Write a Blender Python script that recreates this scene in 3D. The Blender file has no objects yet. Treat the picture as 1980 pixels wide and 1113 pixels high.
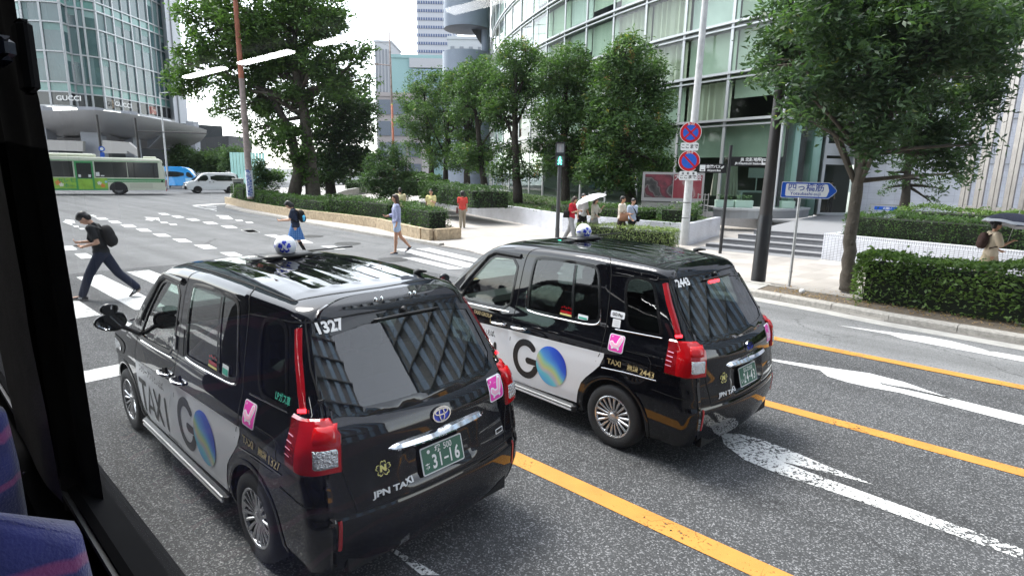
import bpy, bmesh, math, random
import numpy as np
from math import radians as R, pi, sin, cos
from mathutils import Vector, Matrix
from mathutils.bvhtree import BVHTree

scene = bpy.context.scene
COL = scene.collection
random.seed(7); RNG = np.random.default_rng(7)

# ------------------------------------------------------------------ camera
CAMZ, FPX = 2.51834, 1114.151
C_R = np.array([0.99978768, 0.00407627, 0.02019844])
C_U = np.array([-0.02060565, 0.19778109, 0.98002962])
C_F = np.array([0.0, 0.98023774, -0.19782309])
cd = bpy.data.cameras.new('camera'); cam = bpy.data.objects.new('camera', cd); COL.objects.link(cam)
cd.sensor_width = 36; cd.lens = FPX / 1980 * 36; cd.clip_start = 0.02; cd.clip_end = 3000
cam.matrix_world = Matrix(((C_R[0], C_U[0], -C_F[0], 0), (C_R[1], C_U[1], -C_F[1], 0), (C_R[2], C_U[2], -C_F[2], CAMZ), (0, 0, 0, 1)))
scene.camera = cam

# ------------------------------------------------------------------ light: bright overcast noon
SUN_EL, SUN_AZ = 62.0, -50.0     # azimuth measured from +Y, clockwise
w = bpy.data.worlds.new('World'); scene.world = w; w.use_nodes = True
nt = w.node_tree; nt.nodes.clear()
sky = nt.nodes.new('ShaderNodeTexSky'); sky.sky_type = 'NISHITA'; sky.sun_disc = False
sky.sun_elevation = R(SUN_EL); sky.sun_rotation = R(SUN_AZ); sky.air_density = 1.0; sky.dust_density = 1.2; sky.ozone_density = 1.0
hs = nt.nodes.new('ShaderNodeHueSaturation'); hs.inputs['Saturation'].default_value = 0.30; hs.inputs['Value'].default_value = 1.0
bg = nt.nodes.new('ShaderNodeBackground'); bg.inputs['Strength'].default_value = 0.15
wo = nt.nodes.new('ShaderNodeOutputWorld')
nt.links.new(sky.outputs[0], hs.inputs['Color']); nt.links.new(hs.outputs[0], bg.inputs[0]); nt.links.new(bg.outputs[0], wo.inputs[0])
sl = bpy.data.lights.new('sun', 'SUN'); sl.energy = 0.9; sl.angle = R(22); sl.color = (1, 0.96, 0.9)
so = bpy.data.objects.new('sun', sl); COL.objects.link(so)
_sd = Vector((sin(R(SUN_AZ)) * cos(R(SUN_EL)), cos(R(SUN_AZ)) * cos(R(SUN_EL)), sin(R(SUN_EL))))
so.rotation_euler = _sd.to_track_quat('Z', 'Y').to_euler(); so.location = (0, 0, 60)
scene.view_settings.view_transform = 'Standard'; scene.view_settings.look = 'None'
scene.view_settings.exposure = 2.45; scene.view_settings.gamma = 1
scene.cycles.max_bounces = 7; scene.cycles.transparent_max_bounces = 12; scene.cycles.caustics_reflective = False; scene.cycles.caustics_refractive = False
scene.cycles.sample_clamp_indirect = 6

# ------------------------------------------------------------------ measuring helpers (photo pixel -> world point)
def ray(px, py): return C_F + C_R * (px - 990) / FPX - C_U * (py - 556.5) / FPX
def G(px, py, z=0.0):
 d = ray(px, py); t = (z - CAMZ) / d[2]; return np.array([d[0] * t, d[1] * t, z])
def AT(px, py, Y):
 d = ray(px, py); t = Y / d[1]; return np.array([d[0] * t, Y, CAMZ + d[2] * t])
def UP(P, py):
 """height of the point above P that the photo shows at row py"""
 lo, hi = -5, min(200, 2.5 + 4.5 * P[1])
 for _ in range(50):
  m = (lo + hi) / 2; d = np.array([P[0], P[1], m - CAMZ]); y = 556.5 - FPX * (d @ C_U) / (d @ C_F)
  if y > py: lo = m
  else: hi = m
 return m

# ------------------------------------------------------------------ object helpers
def link(o, parent=None):
 COL.objects.link(o)
 if parent is not None: o.parent = parent
 return o
def tag(o, label=None, cat=None, group=None, kind=None):
 if label: o['label'] = label
 if cat: o['category'] = cat
 if group: o['group'] = group
 if kind: o['kind'] = kind
 return o
def empty(name, loc=(0, 0, 0), rz=0.0, label=None, cat=None, group=None):
 o = bpy.data.objects.new(name, None); o.empty_display_size = 0.2
 o.location = loc; o.rotation_euler = (0, 0, rz); COL.objects.link(o)
 return tag(o, label, cat, group)
def copy_tree(o, parent=None):
 c = o.copy(); COL.objects.link(c)
 if parent is not None: c.parent = parent
 for ch in [x for x in KIDS.get(o.name, [])]:
  k = copy_tree(ch, c); KIDS.setdefault(c.name, []).append(k)
 return c
KIDS = {}
def part(o):
 KIDS.setdefault(o.parent.name, []).append(o); return o

class MB:
 """collects shapes into one mesh; every shape may carry its own material slot"""
 def __init__(s): s.v = []; s.f = []; s.m = []; s.n = 0
 def add(s, verts, faces, mi=0):
  verts = [tuple(map(float, q)) for q in verts]
  s.v += verts; s.f += [tuple(int(i) + s.n for i in f) for f in faces]; s.m += [mi] * len(faces); s.n += len(verts); return s
 def box(s, c, d, rz=0, mi=0, taper=1.0, bev=0.0):
  x, y, z = d[0] / 2, d[1] / 2, d[2] / 2; t = taper
  if bev > 0:
   b = min(bev, x * .9, y * .9, z * .9); pts = [];
   lev = [(-z, b), (-z + b, 0), (z - b, 0), (z, b)]
   for zz, ins in lev:
    k = t if zz > 0 else 1
    X, Y = x * k - ins, y * k - ins
    ring = [(-X + b, -Y), (X - b, -Y), (X, -Y + b), (X, Y - b), (X - b, Y), (-X + b, Y), (-X, Y - b), (-X, -Y + b)]
    pts += [(p[0], p[1], zz) for p in ring]
   fs = [tuple(range(7, -1, -1)), tuple(range(24, 32))]
   for l in range(3):
    for i in range(8): fs.append((l * 8 + i, l * 8 + (i + 1) % 8, (l + 1) * 8 + (i + 1) % 8, (l + 1) * 8 + i))
  else:
   pts = [(-x, -y, -z), (x, -y, -z), (x, y, -z), (-x, y, -z), (-x * t, -y * t, z), (x * t, -y * t, z), (x * t, y * t, z), (-x * t, y * t, z)]
   fs = [(0, 3, 2, 1), (4, 5, 6, 7), (0, 1, 5, 4), (1, 2, 6, 5), (2, 3, 7, 6), (3, 0, 4, 7)]
  ca, sa = cos(rz), sin(rz)
  return s.add([(c[0] + ca * p[0] - sa * p[1], c[1] + sa * p[0] + ca * p[1], c[2] + p[2]) for p in pts], fs, mi)
 def tube(s, pts, rad, n=8, mi=0, cap=True, flat=1.0):
  pts = [Vector(p) for p in pts];
  if not hasattr(rad, '__len__'): rad = [rad] * len(pts)
  up = None; base = s.n; V = []; F = []
  for i, p in enumerate(pts):
   t = (pts[min(i + 1, len(pts) - 1)] - pts[max(i - 1, 0)])
   t = t.normalized() if t.length > 1e-9 else Vector((0, 0, 1))
   if up is None:
    a = Vector((0, 0, 1)) if abs(t.z) < .9 else Vector((1, 0, 0)); up = (a - t * a.dot(t)).normalized()
   else: up = (up - t * up.dot(t)).normalized()
   b = t.cross(up)
   for k in range(n):
    a = 2 * pi * k / n; V.append(p + (up * cos(a) + b * sin(a) * flat) * rad[i])
  for i in range(len(pts) - 1):
   for k in range(n): F.append((i * n + k, i * n + (k + 1) % n, (i + 1) * n + (k + 1) % n, (i + 1) * n + k))
  if cap: F.append(tuple(range(n - 1, -1, -1))); F.append(tuple((len(pts) - 1) * n + k for k in range(n)))
  return s.add(V, F, mi)
 def prism(s, poly, z0, z1, mi=0, inset=0.0):
  n = len(poly); a = sum(poly[i][0] * poly[(i + 1) % n][1] - poly[(i + 1) % n][0] * poly[i][1] for i in range(n))
  if a < 0: poly = poly[::-1]
  V = [(p[0], p[1], z0) for p in poly] + [(p[0], p[1], z1) for p in poly]
  F = [tuple(range(n - 1, -1, -1)), tuple(range(n, 2 * n))] + [(i, (i + 1) % n, n + (i + 1) % n, n + i) for i in range(n)]
  return s.add(V, F, mi)
 def sheet(s, poly, z, mi=0):
  n = len(poly); a = sum(poly[i][0] * poly[(i + 1) % n][1] - poly[(i + 1) % n][0] * poly[i][1] for i in range(n))
  if a < 0: poly = poly[::-1]
  return s.add([(p[0], p[1], z) for p in poly], [tuple(range(n))], mi)
 def quad(s, a, b, c, d, mi=0): return s.add([a, b, c, d], [(0, 1, 2, 3)], mi)
 def lathe(s, prof, c=(0, 0, 0), n=24, mi=0, axis='z', mis=None):
  V = []; F = []
  for r, h in prof:
   for k in range(n):
    a = 2 * pi * k / n
    p = (r * cos(a), r * sin(a), h)
    if axis == 'y': p = (r * cos(a), h, r * sin(a))
    V.append((c[0] + p[0], c[1] + p[1], c[2] + p[2]))
  b = s.n
  s.add(V, [], mi)
  for i in range(len(prof) - 1):
   m = mis[i] if mis else mi
   for k in range(n):
    f = (b + i * n + k, b + i * n + (k + 1) % n, b + (i + 1) * n + (k + 1) % n, b + (i + 1) * n + k)
    if axis == 'y': f = f[::-1]
    s.f.append(f); s.m.append(m)
  return s
 def sphere(s, c, r, n=12, mi=0, sc=(1, 1, 1)):
  pr = [(r * sin(pi * i / n), -r * cos(pi * i / n)) for i in range(n + 1)]; b = s.n
  s.lathe([(max(a, 1e-4), h) for a, h in pr], (0, 0, 0), n * 2, mi)
  for i in range(b, s.n): v = s.v[i]; s.v[i] = (v[0] * sc[0] + c[0], v[1] * sc[1] + c[1], v[2] * sc[2] + c[2])
  return s
 def xf(s, M):
  s.v = [tuple(M @ Vector(v)) for v in s.v]; return s
 def mesh(s, name, mats, smooth=False, angle=None):
  me = bpy.data.meshes.new(name); me.from_pydata(s.v, [], s.f)
  for m in (mats if isinstance(mats, (list, tuple)) else [mats]): me.materials.append(m)
  if len(me.materials) > 1: me.polygons.foreach_set('material_index', s.m)
  if smooth:
   me.polygons.foreach_set('use_smooth', [True] * len(me.polygons))
   if angle:
    try: me.set_sharp_from_angle(angle=R(angle))
    except Exception: pass
  me.update(); return me
 def build(s, name, mats, parent=None, smooth=False, angle=None):
  o = bpy.data.objects.new(name, s.mesh(name, mats, smooth, angle)); link(o, parent)
  if parent is not None: part(o)
  return o
def pobj(name, me, parent=None):
 o = bpy.data.objects.new(name, me); link(o, parent)
 if parent is not None: part(o)
 return o

# ------------------------------------------------------------------ materials
def new_mat(name):
 m = bpy.data.materials.new(name); m.use_nodes = True; return m, m.node_tree, m.node_tree.nodes['Principled BSDF']
def lk(nt, a, b): nt.links.new(a, b)
def mat(name, col, rough=0.6, metal=0.0, var=0.0, scale=6.0, bump=0.0, bscale=60.0, spec=0.5, coat=0.0, emit=None, trans=None, coord='Object'):
 m, nt, b = new_mat(name)
 b.inputs['Roughness'].default_value = rough; b.inputs['Metallic'].default_value = metal
 b.inputs['Specular IOR Level'].default_value = spec; b.inputs['Coat Weight'].default_value = coat; b.inputs['Coat Roughness'].default_value = 0.02
 b.inputs['Base Color'].default_value = (*col, 1)
 if emit: b.inputs['Emission Color'].default_value = (*emit[0], 1); b.inputs['Emission Strength'].default_value = emit[1]
 if var or bump:
  tc = nt.nodes.new('ShaderNodeTexCoord')
 if var:
  n = nt.nodes.new('ShaderNodeTexNoise'); n.inputs['Scale'].default_value = scale; n.inputs['Detail'].default_value = 6; n.inputs['Roughness'].default_value = .65
  lk(nt, tc.outputs[coord], n.inputs['Vector'])
  r = nt.nodes.new('ShaderNodeMapRange'); r.inputs[1].default_value = .3; r.inputs[2].default_value = .7; r.inputs[3].default_value = 1 - var; r.inputs[4].default_value = 1 + var
  lk(nt, n.outputs['Fac'], r.inputs[0])
  mx = nt.nodes.new('ShaderNodeVectorMath'); mx.operation = 'SCALE'; mx.inputs[0].default_value = col
  lk(nt, r.outputs[0], mx.inputs['Scale']); lk(nt, mx.outputs[0], b.inputs['Base Color'])
 if bump:
  n2 = nt.nodes.new('ShaderNodeTexNoise'); n2.inputs['Scale'].default_value = bscale; n2.inputs['Detail'].default_value = 4
  lk(nt, tc.outputs[coord], n2.inputs['Vector'])
  bp = nt.nodes.new('ShaderNodeBump'); bp.inputs['Strength'].default_value = bump; bp.inputs['Distance'].default_value = .02
  lk(nt, n2.outputs['Fac'], bp.inputs['Height']); lk(nt, bp.outputs[0], b.inputs['Normal'])
 return m
def glass_mat(name, tint, rough=0.0, ior=1.5, refl=1.0):
 m = bpy.data.materials.new(name); m.use_nodes = True; nt = m.node_tree; nt.nodes.clear()
 o = nt.nodes.new('ShaderNodeOutputMaterial'); t = nt.nodes.new('ShaderNodeBsdfTransparent'); t.inputs[0].default_value = (*tint, 1)
 g = nt.nodes.new('ShaderNodeBsdfGlossy'); g.inputs['Roughness'].default_value = rough; g.inputs[0].default_value = (refl, refl, refl, 1)
 fr = nt.nodes.new('ShaderNodeFresnel'); ge = nt.nodes.new('ShaderNodeNewGeometry'); io = nt.nodes.new('ShaderNodeMath'); io.operation = 'MULTIPLY_ADD'; io.inputs[1].default_value = 1 / ior - ior; io.inputs[2].default_value = ior; nt.links.new(ge.outputs['Backfacing'], io.inputs[0]); nt.links.new(io.outputs[0], fr.inputs['IOR'])
 mx = nt.nodes.new('ShaderNodeMixShader'); lk(nt, fr.outputs[0], mx.inputs[0]); lk(nt, t.outputs[0], mx.inputs[1]); lk(nt, g.outputs[0], mx.inputs[2]); lk(nt, mx.outputs[0], o.inputs[0])
 return m
M = {}
M['white'] = mat('white_paint_gloss', (.8, .8, .8), .3)
M['black'] = mat('black_plastic', (.012, .012, .013), .45)
M['rubber'] = mat('tyre_rubber', (.018, .018, .019), .75, bump=.2, bscale=150)
M['chrome'] = mat('chrome', (.82, .82, .84), .08, 1.0)
M['steel'] = mat('galvanised_steel', (.5, .5, .5), .4, .8, var=.15)

# ------------------------------------------------------------------ 2D outline helpers
def resample(pts, step, closed=False):
 pts = [np.array(p, float) for p in pts]
 if closed: pts = pts + [pts[0]]
 out = []
 for a, b in zip(pts[:-1], pts[1:]):
  n = max(1, int(np.ceil(np.linalg.norm(b - a) / step)))
  for i in range(n): out.append(a + (b - a) * i / n)
 if not closed: out.append(pts[-1])
 return out
def smooth_poly(pts, it=2, closed=True):
 """Chaikin corner cutting"""
 pts = [np.array(p, float) for p in pts]
 for _ in range(it):
  q = []
  n = len(pts)
  rng = range(n) if closed else range(n - 1)
  if not closed: q.append(pts[0])
  for i in rng:
   a, b = pts[i], pts[(i + 1) % n]; q += [a * .75 + b * .25, a * .25 + b * .75]
  if not closed: q.append(pts[-1])
  pts = q
 return pts
def rrect(cx, cy, w, h, r, n=5):
 out = []
 for sx, sy, a0 in ((1, 1, 0), (-1, 1, 90), (-1, -1, 180), (1, -1, 270)):
  for k in range(n + 1):
   a = R(a0 + 90 * k / n); out.append((cx + sx * (w / 2 - r) + r * cos(a), cy + sy * (h / 2 - r) + r * sin(a)))
 return out
def circ(cx, cy, r, n=24, ry=None): return [(cx + r * cos(2 * pi * k / n), cy + (ry or r) * sin(2 * pi * k / n)) for k in range(n)]
def inside(poly, x, y):
 """vectorised point in polygon"""
 x = np.asarray(x); y = np.asarray(y); c = np.zeros(x.shape, bool); n = len(poly); j = n - 1
 for i in range(n):
  xi, yi = poly[i][0], poly[i][1]; xj, yj = poly[j][0], poly[j][1]
  m = ((yi > y) != (yj > y)) & (x < (xj - xi) * (y - yi) / (yj - yi + 1e-12) + xi); c ^= m; j = i
 return c
def stroke(pts, w, n=5, closed=False):
 """outline of a pen stroke of width w with round ends"""
 pts = [np.array(p, float) for p in pts]; L = []; Rr = []
 for i, p in enumerate(pts):
  t = pts[min(i + 1, len(pts) - 1)] - pts[max(i - 1, 0)]; t = t / (np.linalg.norm(t) + 1e-12); nn = np.array([-t[1], t[0]])
  L.append(p + nn * w / 2); Rr.append(p - nn * w / 2)
 te = pts[-1] - pts[-2]; ts = pts[0] - pts[1]
 return L + [pts[-1] + w / 2 * np.array([cos(math.atan2(te[1], te[0]) + pi / 2 - pi * k / n), sin(math.atan2(te[1], te[0]) + pi / 2 - pi * k / n)]) for k in range(1, n)] + Rr[::-1] + [pts[0] + w / 2 * np.array([cos(math.atan2(ts[1], ts[0]) + pi / 2 - pi * k / n), sin(math.atan2(ts[1], ts[0]) + pi / 2 - pi * k / n)]) for k in range(1, n)]
def text2d(s, size=1.0, bold=0.0, align='LEFT', sx=1.0):
 """lettering as a flat triangulated mesh: list of 2D verts and faces"""
 cu = bpy.data.curves.new('t', 'FONT'); cu.body = s; cu.size = size; cu.offset = bold; cu.align_x = align; cu.align_y = 'CENTER'; cu.resolution_u = 3
 o = bpy.data.objects.new('t', cu); COL.objects.link(o)
 dg = bpy.context.evaluated_depsgraph_get(); me = o.evaluated_get(dg).to_mesh()
 V = [(v.co.x * sx, v.co.y) for v in me.vertices]; F = [tuple(p.vertices) for p in me.polygons]
 o.evaluated_get(dg).to_mesh_clear(); bpy.data.objects.remove(o); bpy.data.curves.remove(cu)
 return V, F
def flat_text(mb, s, size, origin, ex, ey, bold=0.0, align='CENTER', sx=1.0, mi=0, lift=0.0):
 """writing placed on a plane given by origin and its two unit directions"""
 V, F = text2d(s, size, bold, align, sx)
 o = np.array(origin, float); ex = np.array(ex, float); ey = np.array(ey, float); n = np.cross(ex, ey)
 mb.add([o + ex * x + ey * y + n * lift for x, y in V], F, mi); return mb
def tri_poly(poly, holes=()):
 bm = bmesh.new(); ed = []
 for ring in [poly] + list(holes):
  vs = [bm.verts.new((p[0], p[1], 0)) for p in ring]
  ed += [bm.edges.new((vs[i], vs[(i + 1) % len(vs)])) for i in range(len(vs))]
 bmesh.ops.triangle_fill(bm, edges=ed, use_beauty=True)
 bm.verts.index_update(); V = [(v.co.x, v.co.y) for v in bm.verts]; F = [tuple(v.index for v in f.verts) for f in bm.faces]; bm.free()
 return V, F

# ================================================================== TAXI
M['paint'] = mat('black_car_paint', (.003, .0032, .005), .03, spec=.55)
M['trim'] = mat('black_window_rubber', (.004, .004, .005), .22, spec=.35)
M['gloss'] = mat('gloss_black_glass_edge', (.004, .005, .005), .03, spec=.7)
M['seam'] = mat('panel_gap', (.002, .002, .002), .9)
M['wrap'] = mat('white_vinyl', (.84, .85, .88), .4, spec=.5, coat=.2)
M['ink'] = mat('dark_vinyl_lettering', (.012, .012, .014), .35)
M['gold'] = mat('gold_vinyl_lettering', (.42, .33, .16), .4)
M['silver'] = mat('silver_vinyl', (.72, .72, .72), .4)
M['pink'] = mat('magenta_sticker', (.78, .05, .42), .35)
M['palepink'] = mat('pale_pink_vinyl', (.9, .45, .62), .35)
M['red_lens'] = mat('red_lamp_lens', (.36, .003, .006), .1, coat=.3)
M['red_lens2'] = mat('deep_red_lamp_lens', (.2, .002, .005), .08, coat=1.0)
M['red_lens3'] = mat('bright_red_brake_lens', (.50, .004, .006), .12, coat=.2)
M['red_dark'] = mat('dark_red_strip', (.30, .004, .010), .12, coat=1.0)
M['red_glow'] = mat('lit_red_lamp', (.8, .02, .02), .2, emit=((1, .02, .03), 1.6))
M['clear'] = mat('faceted_clear_lens', (.62, .63, .65), .12, .75, bump=.9, bscale=70)
M['cloth'] = mat('black_car_seat', (.02, .02, .022), .8)
M['carfloor'] = mat('car_interior_black', (.006, .006, .006), .9)
M['plate'] = mat('green_plate', (.008, .105, .06), .35)
M['plateink'] = mat('white_plate_characters', (.8, .8, .78), .4)
M['rim'] = mat('silver_hubcap', (.62, .62, .63), .22, .9)
M['rimdark'] = mat('hubcap_slot', (.01, .01, .01), .7)
M['cglass'] = glass_mat('tinted_privacy_glass', (.22, .26, .25), ior=1.55)
M['fglass'] = glass_mat('clear_green_glass', (.62, .72, .68), ior=1.5)
M['rglass'] = glass_mat('rear_green_glass', (.40, .48, .46), ior=1.85)
M['mirror'] = mat('mirror_glass', (.75, .78, .8), .03, 1.0)
M['lampwhite'] = mat('white_roof_lamp', (.85, .86, .9), .25)
M['blue'] = mat('blue_vinyl', (.02, .05, .55), .35)
M['green_st'] = mat('green_sticker', (.05, .42, .3), .5)
M['yellow_st'] = mat('pale_yellow_vinyl', (.75, .68, .25), .4)

def globe_mat():
 """the round picture of the wrap: blue fading to green, yellow and pink in soft bands"""
 m, nt, b = new_mat('rainbow_globe_print'); b.inputs['Roughness'].default_value = .35
 tc = nt.nodes.new('ShaderNodeTexCoord'); mp = nt.nodes.new('ShaderNodeMapping'); mp.vector_type = 'POINT'
 mp.inputs['Location'].default_value = (-.765, 0, -.60); lk(nt, tc.outputs['Object'], mp.inputs[0])
 n = nt.nodes.new('ShaderNodeTexNoise'); n.inputs['Scale'].default_value = 3.2; n.inputs['Detail'].default_value = 1; lk(nt, mp.outputs[0], n.inputs['Vector'])
 sx = nt.nodes.new('ShaderNodeSeparateXYZ'); lk(nt, mp.outputs[0], sx.inputs[0])
 a = nt.nodes.new('ShaderNodeMath'); a.operation = 'MULTIPLY_ADD'; a.inputs[1].default_value = 2.1; a.inputs[2].default_value = .5; lk(nt, sx.outputs['Z'], a.inputs[0])
 c = nt.nodes.new('ShaderNodeMath'); c.operation = 'MULTIPLY_ADD'; c.inputs[1].default_value = -1.5; lk(nt, sx.outputs['X'], c.inputs[0]); lk(nt, a.outputs[0], c.inputs[2])
 d = nt.nodes.new('ShaderNodeMath'); d.operation = 'MULTIPLY_ADD'; d.inputs[1].default_value = .55; lk(nt, n.outputs['Fac'], d.inputs[0]); lk(nt, c.outputs[0], d.inputs[2])
 e = nt.nodes.new('ShaderNodeMath'); e.operation = 'SUBTRACT'; e.inputs[1].default_value = .27; lk(nt, d.outputs[0], e.inputs[0])
 r = nt.nodes.new('ShaderNodeValToRGB'); cr = r.color_ramp
 cols = [(0, (.12, .45, .75)), (.17, (.16, .6, .7)), (.27, (.55, .5, .55)), (.37, (.62, .66, .28)), (.48, (.3, .62, .45)), (.58, (.12, .42, .8)), (.75, (.03, .12, .7)), (1, (.015, .04, .5))]
 cr.elements[0].position = 0; cr.elements[0].color = (*cols[0][1], 1); cr.elements[1].position = 1; cr.elements[1].color = (*cols[-1][1], 1)
 for p_, c_ in cols[1:-1]: el = cr.elements.new(p_); el.color = (*c_, 1)
 lk(nt, e.outputs[0], r.inputs[0]); lk(nt, r.outputs[0], b.inputs['Base Color']); return m
M['globe'] = globe_mat()

# ---- body shape: half sections along x (x forward from the rear axle, y to the left)
XR, XF = -.885, 3.515
def T_top(x):
 return float(np.interp(x, [-.885, -.80, -.65, -.2, .4, 1.0, 1.5, 1.75, 1.92, 2.1, 2.55, 2.68, 2.9, 3.2, 3.38, 3.46, 3.515],
      [1.735, 1.752, 1.762, 1.775, 1.788, 1.79, 1.77, 1.74, 1.68, 1.555, 1.16, 1.10, 1.075, 1.02, .95, .89, .80]))
WZ = ([.20, .24, .30, .40, .60, .80, .90, .98, 1.04, 1.08, 1.12, 1.3, 1.5, 1.65, 1.8], [.77, .80, .822, .836, .842, .842, .838, .826, .81, .797, .79, .765, .728, .694, .65])
def w_z(z, x):
 y = np.interp(z, *WZ)
 up = np.clip((z - 1.0) / .6, 0, 1)
 y = y - up * .055 * float(np.clip((.1 - x) / .9, 0, 1)) - .05 * float(np.clip((x - 2.2) / 1.3, 0, 1)) ** 2
 return y
NS = 84
def section(x):
 T = T_top(x); zb = .22 if -.5 < x < 3.2 else .24
 r = .13
 zs = np.linspace(zb, T - r, 60); ys = w_z(zs, x)
 we = float(w_z(np.array([T - r]), x)[0]); th = np.linspace(0, pi / 2, 160)[1:]; p = 3.3
 yt = we * np.cos(th) ** (2 / p); zt = (T - r) + r * np.sin(th) ** (2 / p); yt[-1] = 0; zt[-1] = T
 # the top edge leans in with the body side
 Y = np.concatenate([ys, yt]); Z = np.concatenate([zs, zt])
 # plan corners
 dr, df = x - XR, XF - x
 if dr < .15: Y = np.minimum(Y, Y - .095 * (1 - math.sqrt(max(0, 1 - ((.15 - dr) / .15) ** 2))) * np.clip(Y / .5, 0, 1))
 if df < .42: Y = np.minimum(Y, Y - .20 * (1 - math.sqrt(max(0, 1 - ((.42 - df) / .42) ** 2))) * np.clip(Y / .5, 0, 1))
 d = np.concatenate([[0], np.cumsum(np.hypot(np.diff(Y), np.diff(Z)))]); s = np.linspace(0, d[-1], NS)
 return np.interp(s, d, Y), np.interp(s, d, Z)
SZ = ([.2, .27, .34, .43, .50, .60, .68, .80, 1.02, 1.10, 1.15, 1.62, 1.66, 1.70, 1.74, 1.80], [.12, .06, .03, .005, .0, -.005, -.003, .02, .035, .065, .12, .44, .462, .50, .60, .66])
def shift(x, y, z):
 g = np.clip((x + .885) / 1.6, 0, 1); g = 1 - g * g * (3 - 2 * g)
 s = np.interp(z, *SZ)
 curve = .078 * (np.abs(y) / .67) ** 2.2
 gf = np.clip((x - 3.0) / .5, 0, 1); front = -gf * (.10 * (np.abs(y) / .7) ** 2 + .12 * np.clip((.45 - z) / .25, 0, 1) ** 2 + .10 * np.clip((z - .75) / .25, 0, 1) ** 2)
 return x + (s + curve * np.exp(-np.clip(x + .885, 0, 9) / .25)) * g + front
def body_grid():
 xs = np.concatenate([XR + .15 * (1 - np.cos(np.linspace(0, pi / 2, 9)))[:-1], np.arange(XR + .15, XF - .42, .0215), XF - .42 * (np.cos(np.linspace(pi / 2, 0, 16)))[::-1][::-1]])
 xs = np.concatenate([xs[:-1][xs[:-1] < XF - .001], [XF]]); xs = np.unique(np.round(xs, 5))
 V = []; rows = []
 for x in xs:
  Y, Z = section(x)
  yy = np.concatenate([-Y, Y[::-1][1:]]); zz = np.concatenate([Z, Z[::-1][1:]])   # right bottom -> top -> left bottom
  rows.append(len(V)); V += [(x, a, b) for a, b in zip(yy, zz)]
 n = 2 * NS - 1; F = []
 for i in range(len(xs) - 1):
  a, b = rows[i], rows[i + 1]
  for k in range(n - 1): F.append((a + k, a + k + 1, b + k + 1, b + k))
 NC = 44
 for end, rw in ((0, rows[0]), (1, rows[-1])):
  x = xs[0] if end == 0 else xs[-1]; lev = []
  for k in range(NS - 1):
   pr, pl = V[rw + k], V[rw + n - 1 - k]; ids = [rw + k]
   for j in range(1, NC):
    t = j / NC; ids.append(len(V)); V.append((x, pr[1] + (pl[1] - pr[1]) * t, pr[2]))
   ids.append(rw + n - 1 - k); lev.append(ids)
  for k in range(NS - 2):
   for j in range(NC):
    q = (lev[k][j], lev[k][j + 1], lev[k + 1][j + 1], lev[k + 1][j]); F.append(q[::-1] if end == 0 else q)
  top = rw + NS - 1
  for j in range(NC): q = (lev[-1][j], lev[-1][j + 1], top); F.append(q[::-1] if end == 0 else q)
 V = np.array(V); V[:, 0] = shift(V[:, 0], V[:, 1], V[:, 2])
 # shallow shapes pressed into the panels: shoulder line on the flanks
 s = np.abs(V[:, 1]) > .7
 V[:, 1] -= np.sign(V[:, 1]) * s * .006 * np.exp(-((V[:, 2] - (.81 - .03 * (V[:, 0] - .8))) / .018) ** 2) * np.clip((V[:, 0] + .7) / .1, 0, 1)
 # recess round the number plate on the tailgate
 rear = (V[:, 0] < -.5)
 ins = np.clip((.30 - np.abs(V[:, 1])) / .03, 0, 1) * np.clip((V[:, 2] - .655) / .03, 0, 1) * np.clip((.90 - V[:, 2]) / .03, 0, 1) * rear
 V[:, 0] += ins * .03
 # step between tailgate and bumper, lower edge of the window shelf
 V[:, 0] += rear * (-.022) * (1 / (1 + np.exp((V[:, 2] - .60) / .008))) * np.clip((.62 - V[:, 2]) / .02, 0, 1) * 0.9
 # roof pressings
 top = (V[:, 2] > 1.70) & (V[:, 0] > -.12) & (V[:, 0] < 1.45)
 rib = sum(np.exp(-((V[:, 1] - c) / .016) ** 2) for c in (-.40, -.24, -.08, .08, .24, .40))
 V[:, 2] += top * .007 * rib * np.clip((V[:, 0] + .12) / .05, 0, 1) * np.clip((1.45 - V[:, 0]) / .1, 0, 1)
 return V, F, n
BV, BF, BN = body_grid()
BVH = BVHTree.FromPolygons([tuple(v) for v in BV], BF)
CV, CF_ = BV, BF
BIG = {'L': (Vector((0, 3, 0)), Vector((0, -1, 0))), 'Rt': (Vector((0, -3, 0)), Vector((0, 1, 0)))}
def hit(side, a, b):
 """surface point and outward normal: side 'L'/'R' takes (x, z); 'B' (rear) and 'F' take (y, z); 'T' takes (x, y)"""
 if side == 'L': o, d = Vector((a, 3, b)), Vector((0, -1, 0))
 elif side == 'R': o, d = Vector((a, -3, b)), Vector((0, 1, 0))
 elif side == 'B': o, d = Vector((-4, a, b)), Vector((1, 0, 0))
 elif side == 'F': o, d = Vector((8, a, b)), Vector((-1, 0, 0))
 else: o, d = Vector((a, b, 5)), Vector((0, 0, -1))
 p, n, i, _ = BVH.ray_cast(o, d)
 if p is None: return o + d * 3, -d
 if n.dot(d) > 0: n = -n
 return p, n
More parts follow.
